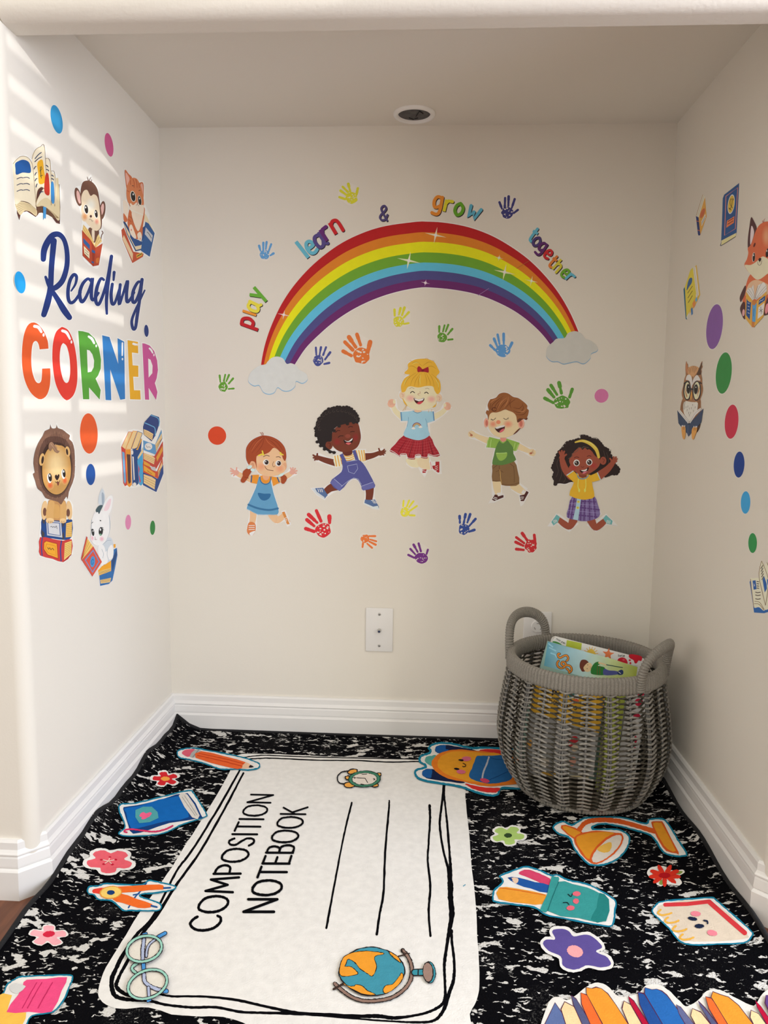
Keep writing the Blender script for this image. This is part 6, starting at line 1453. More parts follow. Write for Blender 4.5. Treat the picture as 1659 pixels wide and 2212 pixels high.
for nm, q, pg, c in ST:
    p.part(nm); p.PS(c, q); p.PS(PG, pg)
    for k in range(3):
        a, b, cc, d = pg[0], pg[len(pg)//2], pg[-1], pg[-2]
        t = (k+1)/4; p.S((150,96,50), [(a[0]*(1-t)+cc[0]*t, a[1]*(1-t)+cc[1]*t), (b[0]*(1-t)+d[0]*t, b[1]*(1-t)+d[1]*t)], 3)
p.part('stacked_book#5'); p.S((110,178,222), [(1362,225),(1430,255),(1475,285),(1480,370)], 10); p.S((110,178,222), [(1432,140),(1505,170),(1525,215),(1520,260)], 9)
p.part('stacked_book#4'); p.E((230,228,224), 1404, 490, 42, 40, 20); p.S((40,44,60), [(1378,480),(1392,500),(1410,492),(1425,505)], 4)
p.part('stacked_book#2'); p.PS((232,168,60), [(1350,700),(1480,790),(1475,830),(1350,760)]); p.S((50,44,50), [(1390,760),(1410,775),(1440,795)], 4); p.PS((200,200,206), [(1420,715),(1480,720),(1490,770),(1440,750)])
p.part('stacked_book#3'); p.PS((226,160,60), [(1490,610),(1560,480),(1562,540),(1500,660)]); p.PS((230,164,60), [(1350,648),(1420,690),(1420,720),(1350,690)])
p.build('book_sticker', 'sticker of upright books beside a tall leaning stack, right of the large orange dot', 'sticker')

# ================================================================== STICKERS ON THE RIGHT WALL
C2 = (1420, 360, 1659, 740); C3 = (1420, 740, 1659, 1340); FX = (1580, 440, 1659, 720); OW = (1450, 770, 1550, 960)
for a in ((1543, 706, 93, (120,80,132), 'round purple dot, topmost of the dots on the right wall'), (1563, 806, 87, (52,120,58), 'large round green dot below the purple dot, right of the owl'), (1580, 911, 72.7, (178,44,62), 'round crimson dot on the right wall'),
          (1596.3, 1003.6, 56, (26,54,112), 'round navy dot on the right wall'), (1610.4, 1085.5, 48.5, (56,138,176), 'round sky blue dot on the right wall'), (1625.6, 1173, 43, (44,122,62), 'small round green dot above the open book on the right wall')):
    dot('right', *a)
BKO = (34, 32, 34)
p = wallp('right', C2)
p.part('cover'); p.PS((200,146,66), [(518,632),(598,376),(619,628),(538,862)]); p.E((182,96,60), 568, 585, 24, 66, 22); p.PS((222,206,174), [(552,690),(604,590),(606,645),(556,750)]); p.S((60,50,44), [(556,705),(598,625)], 3); p.S((60,50,44), [(556,725),(600,645)], 3)
p.part('pages'); p.PS((222,204,166), [(570,346),(600,378),(520,640),(486,622)]); p.S((150,112,66), [(572,352),(490,615)], 5); p.S((160,130,90), [(585,365),(505,628)], 3)
p.part('spine'); p.PS((40,52,96), [(484,620),(518,638),(540,860),(520,868),(510,850)]); p.S((190,100,70), [(490,682),(520,690)], 8); p.S((190,100,70), [(508,798),(532,806)], 8)
p.build('book_sticker', 'small mustard book sticker with navy spine near the back corner, upper right wall', 'sticker')
p = wallp('right', C2)
p.part('cover'); p.P((44,76,116), [(822,400),(840,352),(1028,206),(1012,520),(996,830),(900,900),(800,965),(812,700)], n=1)
p.S((206,122,98), [(862,372),(1010,262),(980,780),(845,865),(862,372)], 8, smooth=False); p.E((222,208,176), 928, 472, 42, 124, 8); p.E((196,160,62), 928, 472, 36, 110, 8)
p.S(BKO, [(905,535),(930,505),(940,420),(920,410),(915,470),(945,520)], 6); p.S(BKO, [(900,520),(925,545)], 8); p.S(BKO, [(950,400),(955,420)], 8)
p.PS((206,108,66), [(875,682),(970,622),(962,705),(866,770)]); p.S(BKO, [(886,690),(955,648)], 7); p.S(BKO, [(884,725),(952,682)], 7)
p.part('pages'); p.PS((206,186,130), [(805,930),(992,832),(984,875),(806,988)]); p.S((34,40,60), [(800,965),(806,990),(984,880)], 6)
p.build('book_sticker', 'tall navy book sticker with gold oval and orange label, left of the fox', 'sticker')
p = wallp('right', C2)
p.part('back_cover'); p.PS((204,160,66), [(470,1260),(493,1234),(539,1612),(505,1690),(395,1870),(372,1926)])
p.part('pages'); p.PS((222,206,170), [(445,1268),(482,1258),(522,1610),(488,1660)]); p.S((160,120,70), [(460,1266),(505,1630)], 3); p.PS((222,206,170), [(362,1900),(410,1815),(400,1860),(378,1918)])
p.part('cover'); p.PS((216,178,62), [(345,1512),(415,1300),(447,1268),(488,1600),(450,1690),(362,1905)]); p.P((58,90,124), [(368,1555),(385,1450),(410,1400),(438,1405),(432,1460),(400,1510)])
for y in (0, 60, 120): p.S(BKO, [(382+y*.05,1590+y),(440,1502+y)], 6)
p.part('spine'); p.P((40,92,110), [(328,1540),(346,1512),(366,1900),(376,1925),(356,1915)], n=1)
p.part('bookmark'); p.PS((90,148,172), [(475,1665),(500,1635),(504,1680),(482,1706)]); p.PS((206,120,60), [(440,1720),(470,1675),(480,1740),(455,1785)]); p.PS((56,104,150), [(420,1790),(440,1765),(446,1850),(428,1872)])
p.build('book_sticker', 'yellow book sticker with teal spine and hanging bookmarks, upper right wall', 'sticker')

# ------------------------------------------------------------------ fox with a book (its right side lies beyond the photo's edge)
p = wallp('right', FX); FO = (190,94,60); FD = (78,48,46); FC = (222,186,152)
p.part('body'); p.P(FO, [(320,1210),(460,1200),(640,1100),(760,1250),(800,1500),(740,1800),(560,1860),(300,1850),(190,1680),(240,1420)]); p.P((214,160,124), [(290,1380),(430,1300),(640,1400),(600,1560),(260,1600)])
p.part('paw'); p.P(FD, [(230,1400),(160,1540),(140,1620),(158,1680),(185,1640),(225,1560),(250,1440)]); p.part('paw#3'); p.P(FD, [(180,1700),(215,1675),(236,1720),(240,1940),(222,1972),(190,1930),(146,1800)]); p.E((216,146,140), 206, 1860, 22, 60, 4); p.part('paw#2'); p.P(FD, [(620,1600),(680,1640),(660,1850),(590,1905),(550,1890),(570,1760)]); p.E((216,120,120), 604, 1790, 30, 90, 10)
p.part('ear'); p.P(FD, [(335,232),(385,300),(432,420),(400,560),(330,720),(282,760),(280,600),(305,400)]); p.P((226,178,170), [(345,375),(385,470),(370,580),(322,700),(325,500)]); p.part('ear#2'); p.P(FD, [(700,400),(770,240),(830,420),(850,650),(780,640)]); p.P((226,178,170), [(750,420),(775,350),(805,480),(790,580)])
p.part('head'); p.P(FO, [(432,430),(480,360),(560,312),(640,305),(720,340),(790,460),(830,640),(838,840),(900,1040),(800,1110),(640,1120),(455,1300),(320,1195),(220,1055),(262,950),(288,840),(278,760),(330,700),(395,520)], n=3)
p.G((206,140,100), FO, 600, 560, 90, 200); p.P(FC, [(225,1052),(330,1045),(430,985),(520,905),(580,915),(640,960),(700,1040),(890,1045),(790,1130),(640,1180),(455,1300),(320,1196)])
p.E((240,220,196), 380, 914, 26, 82, 4); p.E((40,28,28), 383, 914, 21, 74, 4); p.E((246,240,230), 378, 880, 8, 16); p.E((40,28,28), 612, 840, 27, 76, 8); p.E((246,240,230), 604, 806, 9, 18)
p.E((90,40,36), 392, 704, 15, 40, 20); p.P((40,28,28), [(460,960),(475,930),(505,928),(508,955),(485,992)]); p.S((70,40,36), [(448,990),(455,1035),(478,1052),(505,1030),(518,970)], 6); p.S((70,40,36), [(484,992),(482,1010)], 5)
for q in ([(545,325),(530,285)], [(550,322),(555,275),(575,255)], [(540,328),(525,300)]): p.S((150,70,50), q, 5)
p.part('book'); p.PS((226,212,184), [(255,1500),(290,1440),(345,1430),(375,1380),(400,1620),(360,1650),(300,1570)]); p.PS((226,212,184), [(395,1625),(455,1390),(555,1340),(598,1400),(600,1490),(430,1640)])
for q in ([(270,1490),(330,1560),(372,1640)], [(290,1450),(350,1540),(385,1625)], [(340,1430),(378,1520),(392,1620)], [(450,1400),(415,1520),(402,1620)], [(520,1350),(450,1480),(410,1620)], [(590,1400),(500,1500),(420,1625)], [(596,1440),(520,1530),(425,1632)]): p.S((96,72,56), q, 4)
p.PS((198,148,64), [(250,1505),(300,1580),(368,1660),(345,2100),(232,1950)]); p.PS((178,110,60), [(350,1655),(440,1650),(395,2110),(345,2105)]); p.PS((198,148,64), [(435,1660),(600,1500),(545,1930),(390,2100)])
p.PS((40,72,118), [(262,1590),(300,1660),(338,1680),(312,1982),(250,1900)]); p.P((198,148,64), [(258,1570),(290,1620),(335,1670),(310,1680),(270,1640)]); p.PS((84,140,180), [(360,1720),(390,1740),(430,1690),(408,2020),(355,2010)]); p.PS((36,72,116), [(470,1650),(578,1565),(570,1650),(462,1730)]); p.PS((228,216,186), [(460,1770),(562,1690),(545,1890),(445,1970)])
for y in (1692, 1748, 1806, 1860): p.S((226,220,206), [(278,y),(306,y+12)], 8)
p.S((230,224,212), [(480,1680),(500,1650),(520,1655),(550,1620)], 7); p.S((40,50,66), [(385,1790),(380,1840),(378,1920)], 5); p.S(BKO, [(470,1850),(535,1800)], 6); p.S(BKO, [(500,1760),(510,1880)], 6); p.S(BKO, [(475,1800),(530,1850)], 5)
p.build('animal_sticker', 'red fox sticker holding a yellow book, cut by the right photo edge', 'sticker')

# ------------------------------------------------------------------ owl
p = wallp('right', OW); OB = (146,100,66); OD = (80,56,42)
p.part('body'); p.P(OB, [(300,1040),(500,1000),(720,1060),(748,1250),(740,1420),(600,1640),(700,1700),(650,1900),(560,1900),(300,1500),(225,1340)]); p.P(OD, [(700,1700),(740,1690),(716,1800),(660,1900),(640,1860)]); p.P((216,200,172), [(320,1150),(500,1120),(660,1160),(660,1320),(540,1500),(450,1640),(380,1540),(310,1400)])
for x, y in ((370,1260), (420,1240), (460,1290), (510,1280), (560,1350), (440,1400), (400,1330), (490,1400), (540,1200), (600,1260), (460,1460)): p.S((96,70,50), [(x,y),(x-6,y+50)], [10,4])
for x in (250, 285, 320, 690, 660): p.S(OD, [(x+30,1120),(x+10,1230),(x+5,1330)], 7)
p.part('head'); p.P(OB, [(362,470),(355,330),(360,200),(380,110),(395,180),(418,190),(430,280),(500,245),(570,235),(650,255),(700,290),(740,180),(782,110),(770,210),(790,260),(755,320),(765,380),(752,440),(775,560),(780,700),(798,800),(790,900),(750,1020),(720,1080),(600,1150),(380,1120),(290,1060),(262,900),(300,740),(330,560)], n=2)
p.P((190,140,94), [(430,290),(500,250),(640,255),(690,300),(650,400),(560,520),(530,600),(490,500),(420,440)]); p.P(OD, [(700,300),(775,140),(765,260),(745,340),(748,450),(650,470),(640,440)]); p.P((176,116,78), [(368,330),(380,140),(405,220),(420,370),(400,440)])
for a, b in (((520,270),(530,380)), ((560,260),(556,400)), ((600,262),(585,420)), ((470,290),(490,400)), ((640,280),(610,380)), ((440,330),(470,430))): p.S((96,62,40), [a, b], [10,4])
p.P((226,214,192), [(365,590),(390,490),(450,455),(500,500),(530,620),(528,720),(500,800),(470,640),(400,590)]); p.P((226,214,192), [(535,720),(545,600),(600,500),(660,470),(720,560),(725,610),(640,605),(570,660)]); p.S((70,50,40), [(535,510),(532,640)], [16,6])
p.P((218,190,150), [(335,820),(380,660),(460,660),(490,820),(460,1020),(380,1070),(330,980)]); p.P((218,190,150), [(545,860),(580,680),(660,640),(730,740),(720,920),(660,1060),(580,1050)])
for q in ((340,830,400,1000), (350,880,390,1020), (345,790,385,880), (640,960,690,860), (660,1000,710,800), (670,900,705,760)): p.S((166,104,60), [q[:2], q[2:]], [8,14])
p.part('eye'); p.E((40,38,36), 428, 815, 46, 122, -2); p.E((120,112,100), 428, 815, 50, 128, -2); p.E((34,32,32), 430, 812, 42, 116, -2); p.E((246,240,230), 436, 770, 10, 18)
p.part('eye#2'); p.E((120,112,100), 620, 825, 54, 128, 4); p.E((34,32,32), 620, 822, 46, 118, 4); p.E((246,240,230), 620, 775, 11, 20)
p.part('beak'); p.P((214,142,66), [(482,930),(505,880),(524,930),(515,1030),(495,1110),(480,1020)])
p.part('glasses'); p.S((40,42,48), ellipse(400,860,86,232,0,30), 22, closed=True, n=1); p.S((40,42,48), ellipse(640,865,94,240,2,30), 22, closed=True, n=1); p.S((40,42,48), [(484,830),(512,820),(546,832)], 34); p.S((34,44,46), [(325,680),(380,640),(440,630)], 26); p.S((34,44,46), [(720,650),(755,680)], 24)
p.part('book'); p.PS((52,64,84), [(150,1352),(425,1690),(450,1700),(806,1308),(752,1660),(600,1840),(500,1930),(428,2015),(395,1930),(330,1880),(250,1770),(180,1680)])
p.PS((222,206,180), [(165,1370),(220,1340),(300,1440),(430,1610),(450,1660),(425,1690)]); p.PS((222,206,180), [(450,1690),(470,1620),(600,1380),(742,1290),(752,1350),(620,1470),(476,1680)]); p.S((120,100,80), [(195,1360),(320,1520),(435,1660)], 5); p.S((120,100,80), [(745,1320),(600,1430),(470,1650)], 5)
p.S((70,84,106), [(425,1730),(420,1960)], [14,20]); p.E((20,24,30), 448, 1688, 20, 18)
p.part('foot'); p.P((206,140,70), [(255,1770),(285,1740),(345,1765),(360,1850),(350,2020),(320,2085),(285,2040),(262,1900)]); p.part('foot#2'); p.P((206,140,70), [(530,1810),(570,1770),(640,1790),(645,1860),(600,1990),(560,2085),(520,2060),(512,1900)])
p.part('foot')
for x in (300, 322): p.S((110,64,36), [(x,1770),(x-2,1840)], 8)
for x in (272, 298, 340): p.S((236,226,206), [(x,1735),(x-2,1760)], 20)
p.part('foot#2')
for x in (582, 612): p.S((110,64,36), [(x,1790),(x-10,1860)], 8)
for x in (570, 618, 642): p.S((236,226,206), [(x,1755),(x-2,1780)], 18)
p.build('animal_sticker', 'brown owl sticker with round glasses reading a dark book on the right wall', 'sticker', labels={'eye': 'left eye', 'eye#2': 'right eye'})

# ------------------------------------------------------------------ open book at the right edge of the photo
p = wallp('right', C3); PGC = (216,196,160)
p.part('cover'); p.P((42,86,138), [(735,1905),(745,1890),(800,2060),(890,2100),(985,2060),(1040,1900),(1050,1920),(1000,2110),(900,2140),(850,2155),(770,2150),(760,2080)], n=1)
p.part('page'); p.P(PGC, [(742,1885),(760,1878),(812,1880),(830,1960),(860,2090),(850,2136),(810,2108),(770,2110),(758,2050)]); p.P(PGC, [(812,1870),(815,1800),(830,1738),(860,1800),(884,1900),(876,1990),(862,2090),(840,1990)]); p.P(PGC, [(852,1800),(872,1750),(900,1810),(925,1900),(880,2080),(866,2090),(884,1930)]); p.P(PGC, [(925,1870),(1000,1860),(1040,1890),(1010,2060),(950,2080),(862,2130),(870,2060)])
for q in ([(742,1885),(765,2080),(770,2110)], [(830,1740),(815,1800),(812,1880),(860,2090)], [(830,1740),(868,1830),(884,1920),(862,2090)], [(775,2060),(815,2070),(850,2125)], [(772,2080),(810,2085),(848,2130)], [(872,1752),(905,1830),(925,1900)]): p.S((120,90,60), q, 4)
p.PS((42,82,136), [(758,1896),(782,1893),(790,1964),(766,1968)]); p.PS((222,220,210), [(768,1915),(776,1935),(770,1945)]); p.PS((42,82,136), [(838,1890),(850,1862),(870,1920),(872,1960),(855,1990),(846,1940)]); p.PS((42,82,136), [(872,1880),(890,1900),(884,1960),(876,1920)])
for y in (1903, 1920, 1938, 1955): p.S((70,58,50), [(793,y),(808,y+2)], 6)
for y in (1988, 2010, 2040): p.S((70,58,50), [(782,y),(800,y+4),(820,y)], 6)
for k in range(5): p.S((70,58,50), [(824+k*2,1800+k*22),(838+k*2,1775+k*22)], 5)
p.build('book_sticker', 'open blue picture book sticker, lowest on the right wall at the photo edge', 'sticker')

# ================================================================== WICKER BASKET WITH BOOKS
BX, BY, BZ = 0.402, -0.240, 0.0142
basket = empty('wicker_basket', (BX, BY, BZ), 'grey woven wicker basket with two handles, full of picture books, in the right corner', 'basket')
ZR = 0.298                      # height of the rim above the rug
PRF = [(0.0, .137), (.012, .145), (.035, .160), (.065, .173), (.100, .181), (.130, .183), (.165, .180), (.205, .174), (.245, .167), (.275, .163), (.300, .161)]
def rad(z):
    for (z0, r0), (z1, r1) in zip(PRF, PRF[1:]):
        if z <= z1:
            t = (z-z0)/(z1-z0); return r0 + (r1-r0)*t
    return PRF[-1][1]
def smooth_rad(z): return (rad(max(0, z-.012)) + rad(z) + rad(min(.3, z+.012)))/3
def wick(name, c, v=.25, sc=130):
    m = bpy.data.materials.new(name); m.use_nodes = True
    nt = m.node_tree; b = nt.nodes['Principled BSDF']; b.inputs['Roughness'].default_value = .7; b.inputs['Specular IOR Level'].default_value = .3
    tc = nt.nodes.new('ShaderNodeTexCoord'); n = nt.nodes.new('ShaderNodeTexNoise'); n.inputs['Scale'].default_value = sc; n.inputs['Detail'].default_value = 5
    cr = nt.nodes.new('ShaderNodeValToRGB')
    cr.color_ramp.elements[0].position = .35; cr.color_ramp.elements[0].color = (*[k*(1-v*1.6) for k in c], 1)
    cr.color_ramp.elements[1].position = .65; cr.color_ramp.elements[1].color = (*[k*(1+v) for k in c], 1)
    nt.links.new(tc.outputs['Object'], n.inputs['Vector']); nt.links.new(n.outputs[0], cr.inputs[0]); nt.links.new(cr.outputs[0], b.inputs['Base Color'])
    return m
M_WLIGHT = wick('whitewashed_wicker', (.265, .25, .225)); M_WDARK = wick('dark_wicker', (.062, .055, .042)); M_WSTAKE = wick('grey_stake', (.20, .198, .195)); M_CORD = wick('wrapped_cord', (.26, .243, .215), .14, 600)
NST = 24
rnd = random.Random(11)
# upright stakes, pairs and singles by turns
for k in range(NST):
    a = 2*math.pi*(k + .35)/NST
    bm = bmesh.new()
    offs = (-.0026, .0026) if k % 2 == 0 else (0,)
    for o_ in offs:
        pts = []
        for i in range(23):
            z = .004 + (ZR - .02 - .004)*i/22; r = smooth_rad(z); aa = a + o_/r
            pts.append((r*math.cos(aa), r*math.sin(aa), z))
        tube(bm, pts, .0021 if len(offs) == 2 else .0026, 6)
    bm_obj('stake', bm, M_WSTAKE, basket, None, True)
# twined rows: two strands per row cross between the stakes
NROW = 25; Z0, Z1 = .012, ZR - .030
SEG = 8
for r_ in range(NROW):
    zc = Z0 + (Z1 - Z0)*(r_ + .5)/NROW; dz = (Z1-Z0)/NROW
    bm = bmesh.new()
    for s in (0, 1):
        pts, ms, rr = [], [], []
        ph = rnd.uniform(-.03, .03)
        N = NST*SEG
        for i in range(N + 1):
            u = i/SEG; k = int(math.floor(u)) % NST; f = u - math.floor(u)
            a = 2*math.pi*(u + .35)/NST
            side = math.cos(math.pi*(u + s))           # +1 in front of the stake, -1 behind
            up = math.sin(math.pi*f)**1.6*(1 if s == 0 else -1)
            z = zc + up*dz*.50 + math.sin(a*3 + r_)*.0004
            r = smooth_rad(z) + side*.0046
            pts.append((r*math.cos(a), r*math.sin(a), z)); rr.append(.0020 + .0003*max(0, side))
            ms.append(0 if (side > .70) else 1)  # whitewash on the front bends; gaps darker, partly shade put into the colour
        tube(bm, pts, rr, 6, False, None, ms)
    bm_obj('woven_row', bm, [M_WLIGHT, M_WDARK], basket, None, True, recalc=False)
# wrapped band at the rim, wrapped foot ring, handles
def wrapped_ring(name, prof, nw, amp, mtl, r_of):
    bm = bmesh.new(); N = nw*6; rings = []
    for i in range(N):
        a = 2*math.pi*i/N; w = abs(math.sin(math.pi*i/6)); w = (w**.75)*amp
        row = []
        for (dr, z, nx_, nz_) in prof:
            r = r_of + dr + nx_*w; row.append(bm.verts.new((r*math.cos(a), r*math.sin(a), z + nz_*w)))
        rings.append(row)
    n = len(prof)
    for i in range(N):
        A, B = rings[i], rings[(i+1) % N]
        for k in range(n): bm.faces.new((A[k], A[(k+1) % n], B[(k+1) % n], B[k]))
    return bm_obj(name, bm, mtl, basket, None, True)
prof = []
for k in range(16):
    t = 2*math.pi*k/16; c, s = math.cos(t), math.sin(t)
    sx = math.copysign(abs(c)**.5, c); sz = math.copysign(abs(s)**.7, s)
    zz = ZR - .017 + .0165*sz
    prof.append((.0068*sx + (.002 if sz < 0 else 0), zz, c*.9, s*.6))
wrapped_ring('rim', prof, 132, .0036, M_CORD, .160)
prof = [(.006*math.cos(2*math.pi*k/10), .0055 + .0052*math.sin(2*math.pi*k/10), math.cos(2*math.pi*k/10), math.sin(2*math.pi*k/10)) for k in range(10)]
wrapped_ring('foot_ring', prof, 130, .0018, M_CORD, .138)
bm = bmesh.new(); lathe(bm, [(.140, .004), (.140, .007), (.0001, .0075)], (0, 0, 0), n=40); bm_obj('bottom', bm, M_WDARK, basket)
def handle(ac, half, h, lean, name='handle'):
    bm = bmesh.new(); N = 230; rings = []; prev = None
    P = []
    for i in range(N + 1):
        t = i/N; th = math.pi*t
        a = math.radians(ac) + math.radians(half)*math.cos(th)*(1 + .12*math.sin(th))
        z = ZR - .030 + (h + .030)*(math.sin(th)**.62)
        r = .166 + lean*max(0, (z - ZR + .02))/h
        P.append(Vector((r*math.cos(a), r*math.sin(a), z)))
    # even spacing
    L = [0]
    for a, b in zip(P, P[1:]): L.append(L[-1] + (b-a).length)
    Q = []; j = 0; NW = 50; M = NW*6
    for i in range(M + 1):
        s = L[-1]*i/M
        while j < len(L) - 2 and L[j+1] < s: j += 1
        f = (s-L[j])/max(1e-9, L[j+1]-L[j]); Q.append(P[j].lerp(P[j+1], f))
    for i in range(M + 1):
        t = (Q[min(i+1, M)] - Q[max(0, i-1)]).normalized()
        out = Vector((math.cos(math.radians(ac)), math.sin(math.radians(ac)), 0)); out = (out - t*out.dot(t)).normalized(); v = t.cross(out)
        w = (abs(math.sin(math.pi*i/6))**.75)*.0024
        rings.append([bm.verts.new(Q[i] + out*math.cos(2*math.pi*k/12)*(.0068 + w) + v*math.sin(2*math.pi*k/12)*(.0104 + w)) for k in range(12)])
    for a, b in zip(rings, rings[1:]):
        for k in range(12): bm.faces.new((a[k], a[(k+1) % 12], b[(k+1) % 12], b[k]))
    bm.faces.new(rings[0]); bm.faces.new(rings[-1][::-1])
    return bm_obj(name, bm, M_CORD, basket, None, True)
handle(138, 26, .061, .004)
handle(-37, 24, .054, .006)

# ------------------------------------------------------------------ books standing in the basket
M_PAGE = mat('book_pages', (.74, .72, .68), .7, bump=(200, .2, .001))
BCROP = (1170, 1340, 1450, 1500); WCROP = (1080, 1460, 1460, 1780)
def book(name, label, tl, tr, y, lean, hgt, thick, col, draw, crop, rounded=0.0, group='picture books in the basket'):
    """board book whose front cover passes the two photo points; stands in the basket leaning back by lean"""
    n0 = Vector((0, -math.cos(lean), math.sin(lean)))          # cover normal
    def hit(px, py, e=0.0):
        d = ray(px, py); p0 = Vector((0, y, .25)) + n0*e
        return CAM + d*((p0 - CAM).dot(n0)/d.dot(n0))
    A, B = hit(*tl), hit(*tr); u = (B - A).normalized(); dn = u.cross(n0)
    if dn.z > 0: dn = -dn
    wid = (B - A).length
    org = A + u*wid/2 + dn*hgt
    t = empty(name, org, label, 'book', group)
    def outline(r):
        if r <= 0: return [(0, 0), (wid, 0), (wid, hgt), (0, hgt)]
        q = []
        for cx_, cy_, a0 in ((wid-r, r, -90), (wid-r, hgt-r, 0), (r, hgt-r, 90), (r, r, 180)): q += arc(cx_, cy_, r, a0, a0+90, 5)
        return q
    def slab(nm, d0, d1, inset, m):
        bm = bmesh.new()
        q = [(min(wid-inset, max(inset, x)), min(hgt-inset, max(inset, v))) for x, v in outline(rounded)]
        F = [bm.verts.new(A + u*x + dn*v - n0*d0 - org) for x, v in q]; K = [bm.verts.new(A + u*x + dn*v - n0*d1 - org) for x, v in q]
        bm.faces.new(F); bm.faces.new(K[::-1])
        for i in range(len(q)): bm.faces.new((F[i], F[(i+1) % len(q)], K[(i+1) % len(q)], K[i]))
        return bm_obj(nm, bm, m, t)
    mc = mat('cover_' + name + str(len(MATS)), alb(col, 'book'), .35)
    fc = slab('front_cover', 0, .0016, 0, mc); slab('pages', .0016, thick - .0016, .0022, M_PAGE); slab('back_cover', thick - .0016, thick, 0, mc)
    p = Print('book', crop, 0.00012, 1.2e-5, 'book', mapper=lambda px, py, e: hit(px, py, e))
    def clip(px, py): pass
    if draw:
        draw(p)
        for pn in p.order:
            me = p.mesh(p.parts[pn], org); me.name = 'cover_print'; link('cover_print', me, M_COVER, t)
    return t
def d_front(p):
    p.part('cover_print')
    p.Q([(78,134,154),(160,184,188),(168,190,190),(84,140,158)], [(80,272),(560,402),(520,720),(30,580)])
    p.Q([(160,184,188),(176,184,130),(170,178,120),(168,190,190)], [(560,402),(900,493),(880,760),(520,720)])
    p.Q([(176,184,130),(146,152,60),(150,156,62),(170,178,120)], [(900,493),(1228,600),(1200,790),(880,760)])
    for q in ([(92,300),(140,340)], [(120,420),(170,440),(190,470)], [(100,350),(180,390)]): p.S((130,172,186), q, 18)
    S1 = [(232,430),(212,428),(208,455),(235,480),(285,455),(320,450),(340,480),(332,510),(318,518)]; S2 = [(218,520),(200,545),(205,585),(245,612),(290,600),(310,560),(290,535),(262,535),(252,560),(285,585),(330,575),(370,590),(385,630),(372,660)]; S3 = [(320,618),(345,640),(355,670)]
    for w, c in ((30,(52,32,36)), (18,(206,120,42))):
        for q in (S1, S2, S3): p.S(c, q, w)
    p.P((96,48,34), [(490,545),(510,515),(545,505),(580,515),(600,540),(590,560),(560,640),(545,655),(510,640),(488,600)])
    p.P((226,170,128), [(548,570),(580,545),(620,545),(645,570),(648,610),(625,645),(590,660),(555,650),(535,610)]); p.P((96,48,34), [(500,520),(560,505),(600,535),(580,550),(550,580),(530,620),(545,655),(505,640)])
    p.E((40,26,24), 590, 570, 4, 7); p.E((40,26,24), 582, 618, 4, 7); p.S((140,70,60), [(622,590),(630,605),(620,618)], 3); p.E((226,150,120), 612, 595, 7, 8)
    p.P((40,104,44), [(640,600),(680,545),(730,530),(745,560),(720,580),(800,600),(815,640),(800,700),(650,690),(628,650)]); p.S((120,60,40), [(745,580),(745,690)], 5); p.S((120,60,40), [(715,585),(712,690)], 5)
    p.S((226,170,128), [(735,545),(790,558),(825,575)], [22,18,20]); p.S((44,70,64), [(830,568),(920,585),(1035,605)], 10); p.P((72,76,128), [(800,620),(860,640),(960,650),(985,690),(800,700)]); p.P((40,54,92), [(975,655),(1020,632),(1045,650),(1040,690),(1000,700),(975,690)]); p.S((226,224,216), [(985,660),(1010,680)], 8)
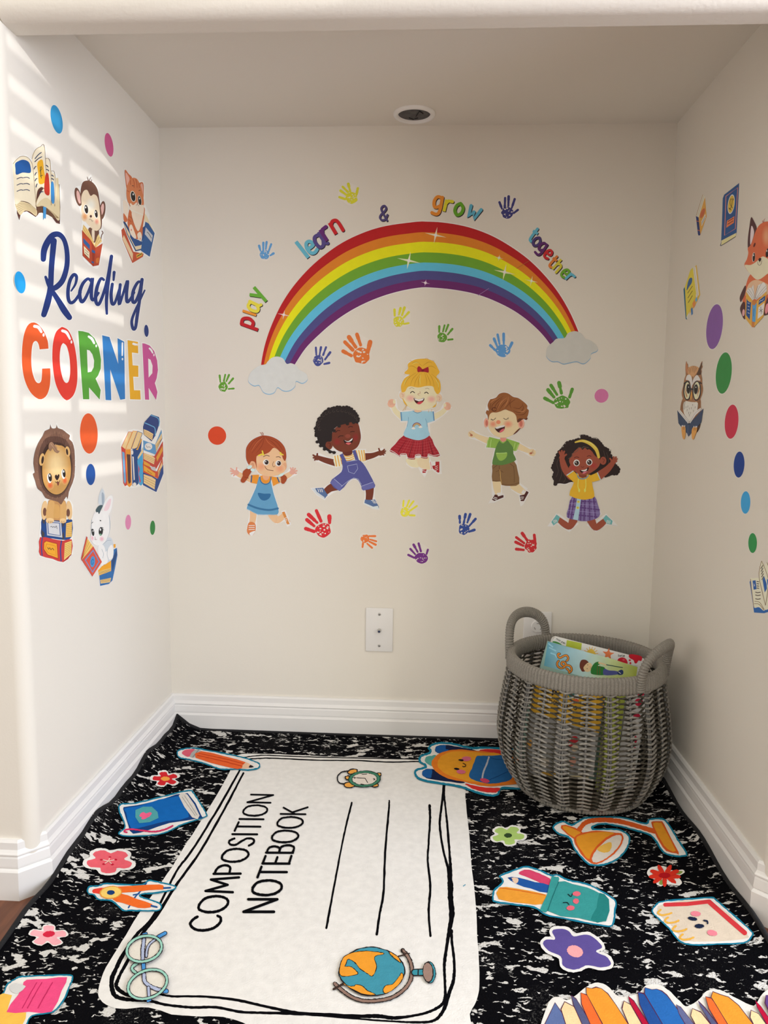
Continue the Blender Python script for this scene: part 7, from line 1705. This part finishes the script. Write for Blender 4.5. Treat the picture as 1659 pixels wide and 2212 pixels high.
def d_back(p):
    p.part('cover_print')
    p.P((60,122,56), [(140,275),(165,268),(210,280),(255,310),(250,340),(140,330)]); p.PS((156,162,48), [(322,252),(515,292),(505,380),(312,330)])
    # lettering: forest green / scarlet
    def scrib(word, x0, y0, x1, y1, h, bend=0):
        G = {'f': [[(.5,1.3),(.25,1.2),(.2,0)],[(0,.8),(.45,.8)]], 'o': GL['o'], 'r': GL['r'], 'e': GL['e'], 's': [[(.5,.9),(.15,.9),(.1,.6),(.5,.4),(.45,.05),(.05,.05)]], 't': GL['t'], 'g': GL['g'], 'n': GL['n'], 'c': [[(.5,.9),(.15,.85),(.05,.4),(.2,.05),(.55,.1)]], 'a': GL['a'], 'l': GL['l'], 'S': [[(.65,1.3),(.2,1.35),(.05,1),(.6,.6),(.55,.05),(0,.1)]],
             'b': [[(0,1.5),(0,0)],[(0,.9),(.4,.95),(.6,.5),(.4,.05),(0,.05)]], 'u': [[(0,1),(.05,.15),(.3,0),(.55,.2)],[(.58,1),(.58,0)]], 'm': [[(0,1),(0,0)],[(0,.8),(.2,1),(.4,.8),(.4,0)],[(.4,.8),(.6,1),(.85,.8),(.85,0)]], 'K': [[(0,1.4),(0,0)],[(.8,1.4),(.05,.65)],[(.2,.75),(.85,0)]], 'y': GL['y'], ' ': []}
        n = len(word)
        for i, ch in enumerate(word):
            f = (i+.1)/n; x = x0 + (x1-x0)*f; y = y0 + (y1-y0)*f + bend*((2*f-1)**2); a = math.atan2(y1-y0 + 4*bend*(2*f-1), x1-x0)
            for s in G[ch]:
                p.S((44,40,40), [(x + (q*math.cos(a) + b*math.sin(a))*h, y + (q*math.sin(a) - b*math.cos(a))*h) for q, b in s], h*.2, smooth=len(s) > 2)
    p.scrib = scrib
    scrib('forest green', 182, 242, 296, 305, 15, 0)
    for k in range(9):
        a = math.radians(180 + k*24 + 6); p.S((206,150,60), [(630+58*math.cos(a),432+58*math.sin(a)), (630+92*math.cos(a),432+92*math.sin(a))], 8)
    p.P((222,160,60), [(575,420),(595,385),(635,365),(670,390),(690,435),(640,450)])
    st = []
    for k in range(10):
        a = math.radians(-90 + 36*k + 8); r = 78 if k % 2 == 0 else 34; st.append((852+r*math.cos(a), 432+r*math.sin(a)))
    p.P((206,104,62), st, n=3)
    p.P((178,28,44), [(970,520),(985,490),(1030,474),(1075,490),(1098,530),(1090,560),(990,545)]); p.G((206,80,90), (178,28,44), 1050, 505, 22, 16)
    scrib('Scarlet', 975, 462, 1064, 468, 18)
    p.P((178,24,40), [(1120,440),(1180,436),(1280,464),(1275,520),(1240,515),(1215,550),(1190,545),(1175,510),(1125,480)]); p.E((178,24,40), 1128, 510, 14, 11); p.E((178,24,40), 1136, 548, 12, 14)
    for q in ((1356,550,20,22), (1292,640,12,26), (1328,648,16,12)): p.E((196,52,62), *q)
    p.S((120,120,120), [(1340,590),(1372,600)], 3); p.S((120,120,120), [(1150,578),(1230,585)], 3)
def d_orange(p):
    p.part('cover_print'); d = Print
    p.PS((214,150,44), [(318,-10),(1010,110),(935,540),(640,450),(285,330)]); p.PS((150,146,143), [(285,332),(640,452),(933,542),(880,940),(205,940)])
    q = Print('book'); d_scr = p
    def S(pts, w=14): p.S((36,30,30), pts, w)
    S([(510,80),(495,175)], 20); S([(560,90),(505,130)], 16); S([(515,130),(545,180)], 16)
    # lower line of the title
    def lt(ch, x, y, h):
        for s in {'b': [[(0,1.5),(0,0)],[(0,.9),(.4,.95),(.6,.5),(.4,.05),(0,.05)]], 'o': GL['o'], 'u': [[(0,1),(.05,.15),(.3,0),(.55,.2)],[(.58,1),(.58,0)]], 'n': GL['n'], 'e': GL['e'], 'r': GL['r'], 's': [[(.5,.9),(.15,.9),(.1,.6),(.5,.4),(.45,.05),(.05,.05)]], 'c': [[(.5,.9),(.15,.85),(.05,.4),(.2,.05),(.55,.1)]]}[ch]:
            p.S((36,30,30), [(x + a*h, y - b*h + a*h*.18) for a, b in s], h*.2, smooth=len(s) > 2)
    for i, ch in enumerate('bouncers'): lt(ch, 470 + i*33, 262 + i*8, 36)
    p.P((60,104,96), [(640,160),(700,150),(720,190),(660,200)]); p.P((226,220,210), [(690,190),(730,170),(750,210),(720,225)]); p.P((206,90,50), [(670,240),(720,215),(745,240),(700,265)])
    p.P((176,40,46), [(640,640),(670,580),(720,570),(740,610),(700,640),(665,670)]); p.P((220,176,150), [(680,660),(720,650),(740,690),(700,715),(675,695)]); p.P((206,140,120), [(655,780),(700,765),(720,800),(690,850),(660,840)]); p.P((206,140,60), [(250,640),(290,600),(300,640),(280,690)]); p.P((210,150,60), [(390,910),(500,900),(520,940),(400,945)])
    p.P((190,176,160), [(380,760),(450,770),(460,840),(400,860)])
def d_green(p):
    p.part('cover_print')
    for i, y in enumerate(range(180, 720, 62)): p.E((70,70,40), 1130 - (y-180)*.08, y, 9, 11); p.E((160,160,60), 1130 - (y-180)*.08, y, 4, 5)
def d_red(p):
    p.part('cover_print')
    for q in ((1310,250,40,36), (1290,380,34,26), (1278,600,14,34), (1272,690,12,20), (1330,170,40,18)): p.E((190,30,60), *q)
book('picture_book', 'blue and green picture book showing a boy in green, front in the basket', (1183.2,1385.4), (1377.8,1441.2), -.262, .10, .268, .006, (126,150,140), d_front, BCROP)
book('picture_book', 'white board book with colour samples and orange starfish, behind the boy book', (1195.3,1375), (1404,1428), -.222, .10, .262, .016, (214,206,196), d_back, BCROP, .010)
book('picture_book', 'orange topped picture book seen through the left front of the weave', (1170,1465), (1306,1489), -.290, .08, .200, .008, (206,180,140), d_orange, WCROP)
book('picture_book', 'slim lime green book seen through the front weave, right of the orange one', (1316,1490), (1352,1494), -.304, .06, .225, .018, (150,156,60), d_green, WCROP)
book('picture_book', 'white book with red spots seen through the right front of the weave', (1360,1478), (1402,1484), -.287, .06, .230, .014, (206,200,192), d_red, WCROP)
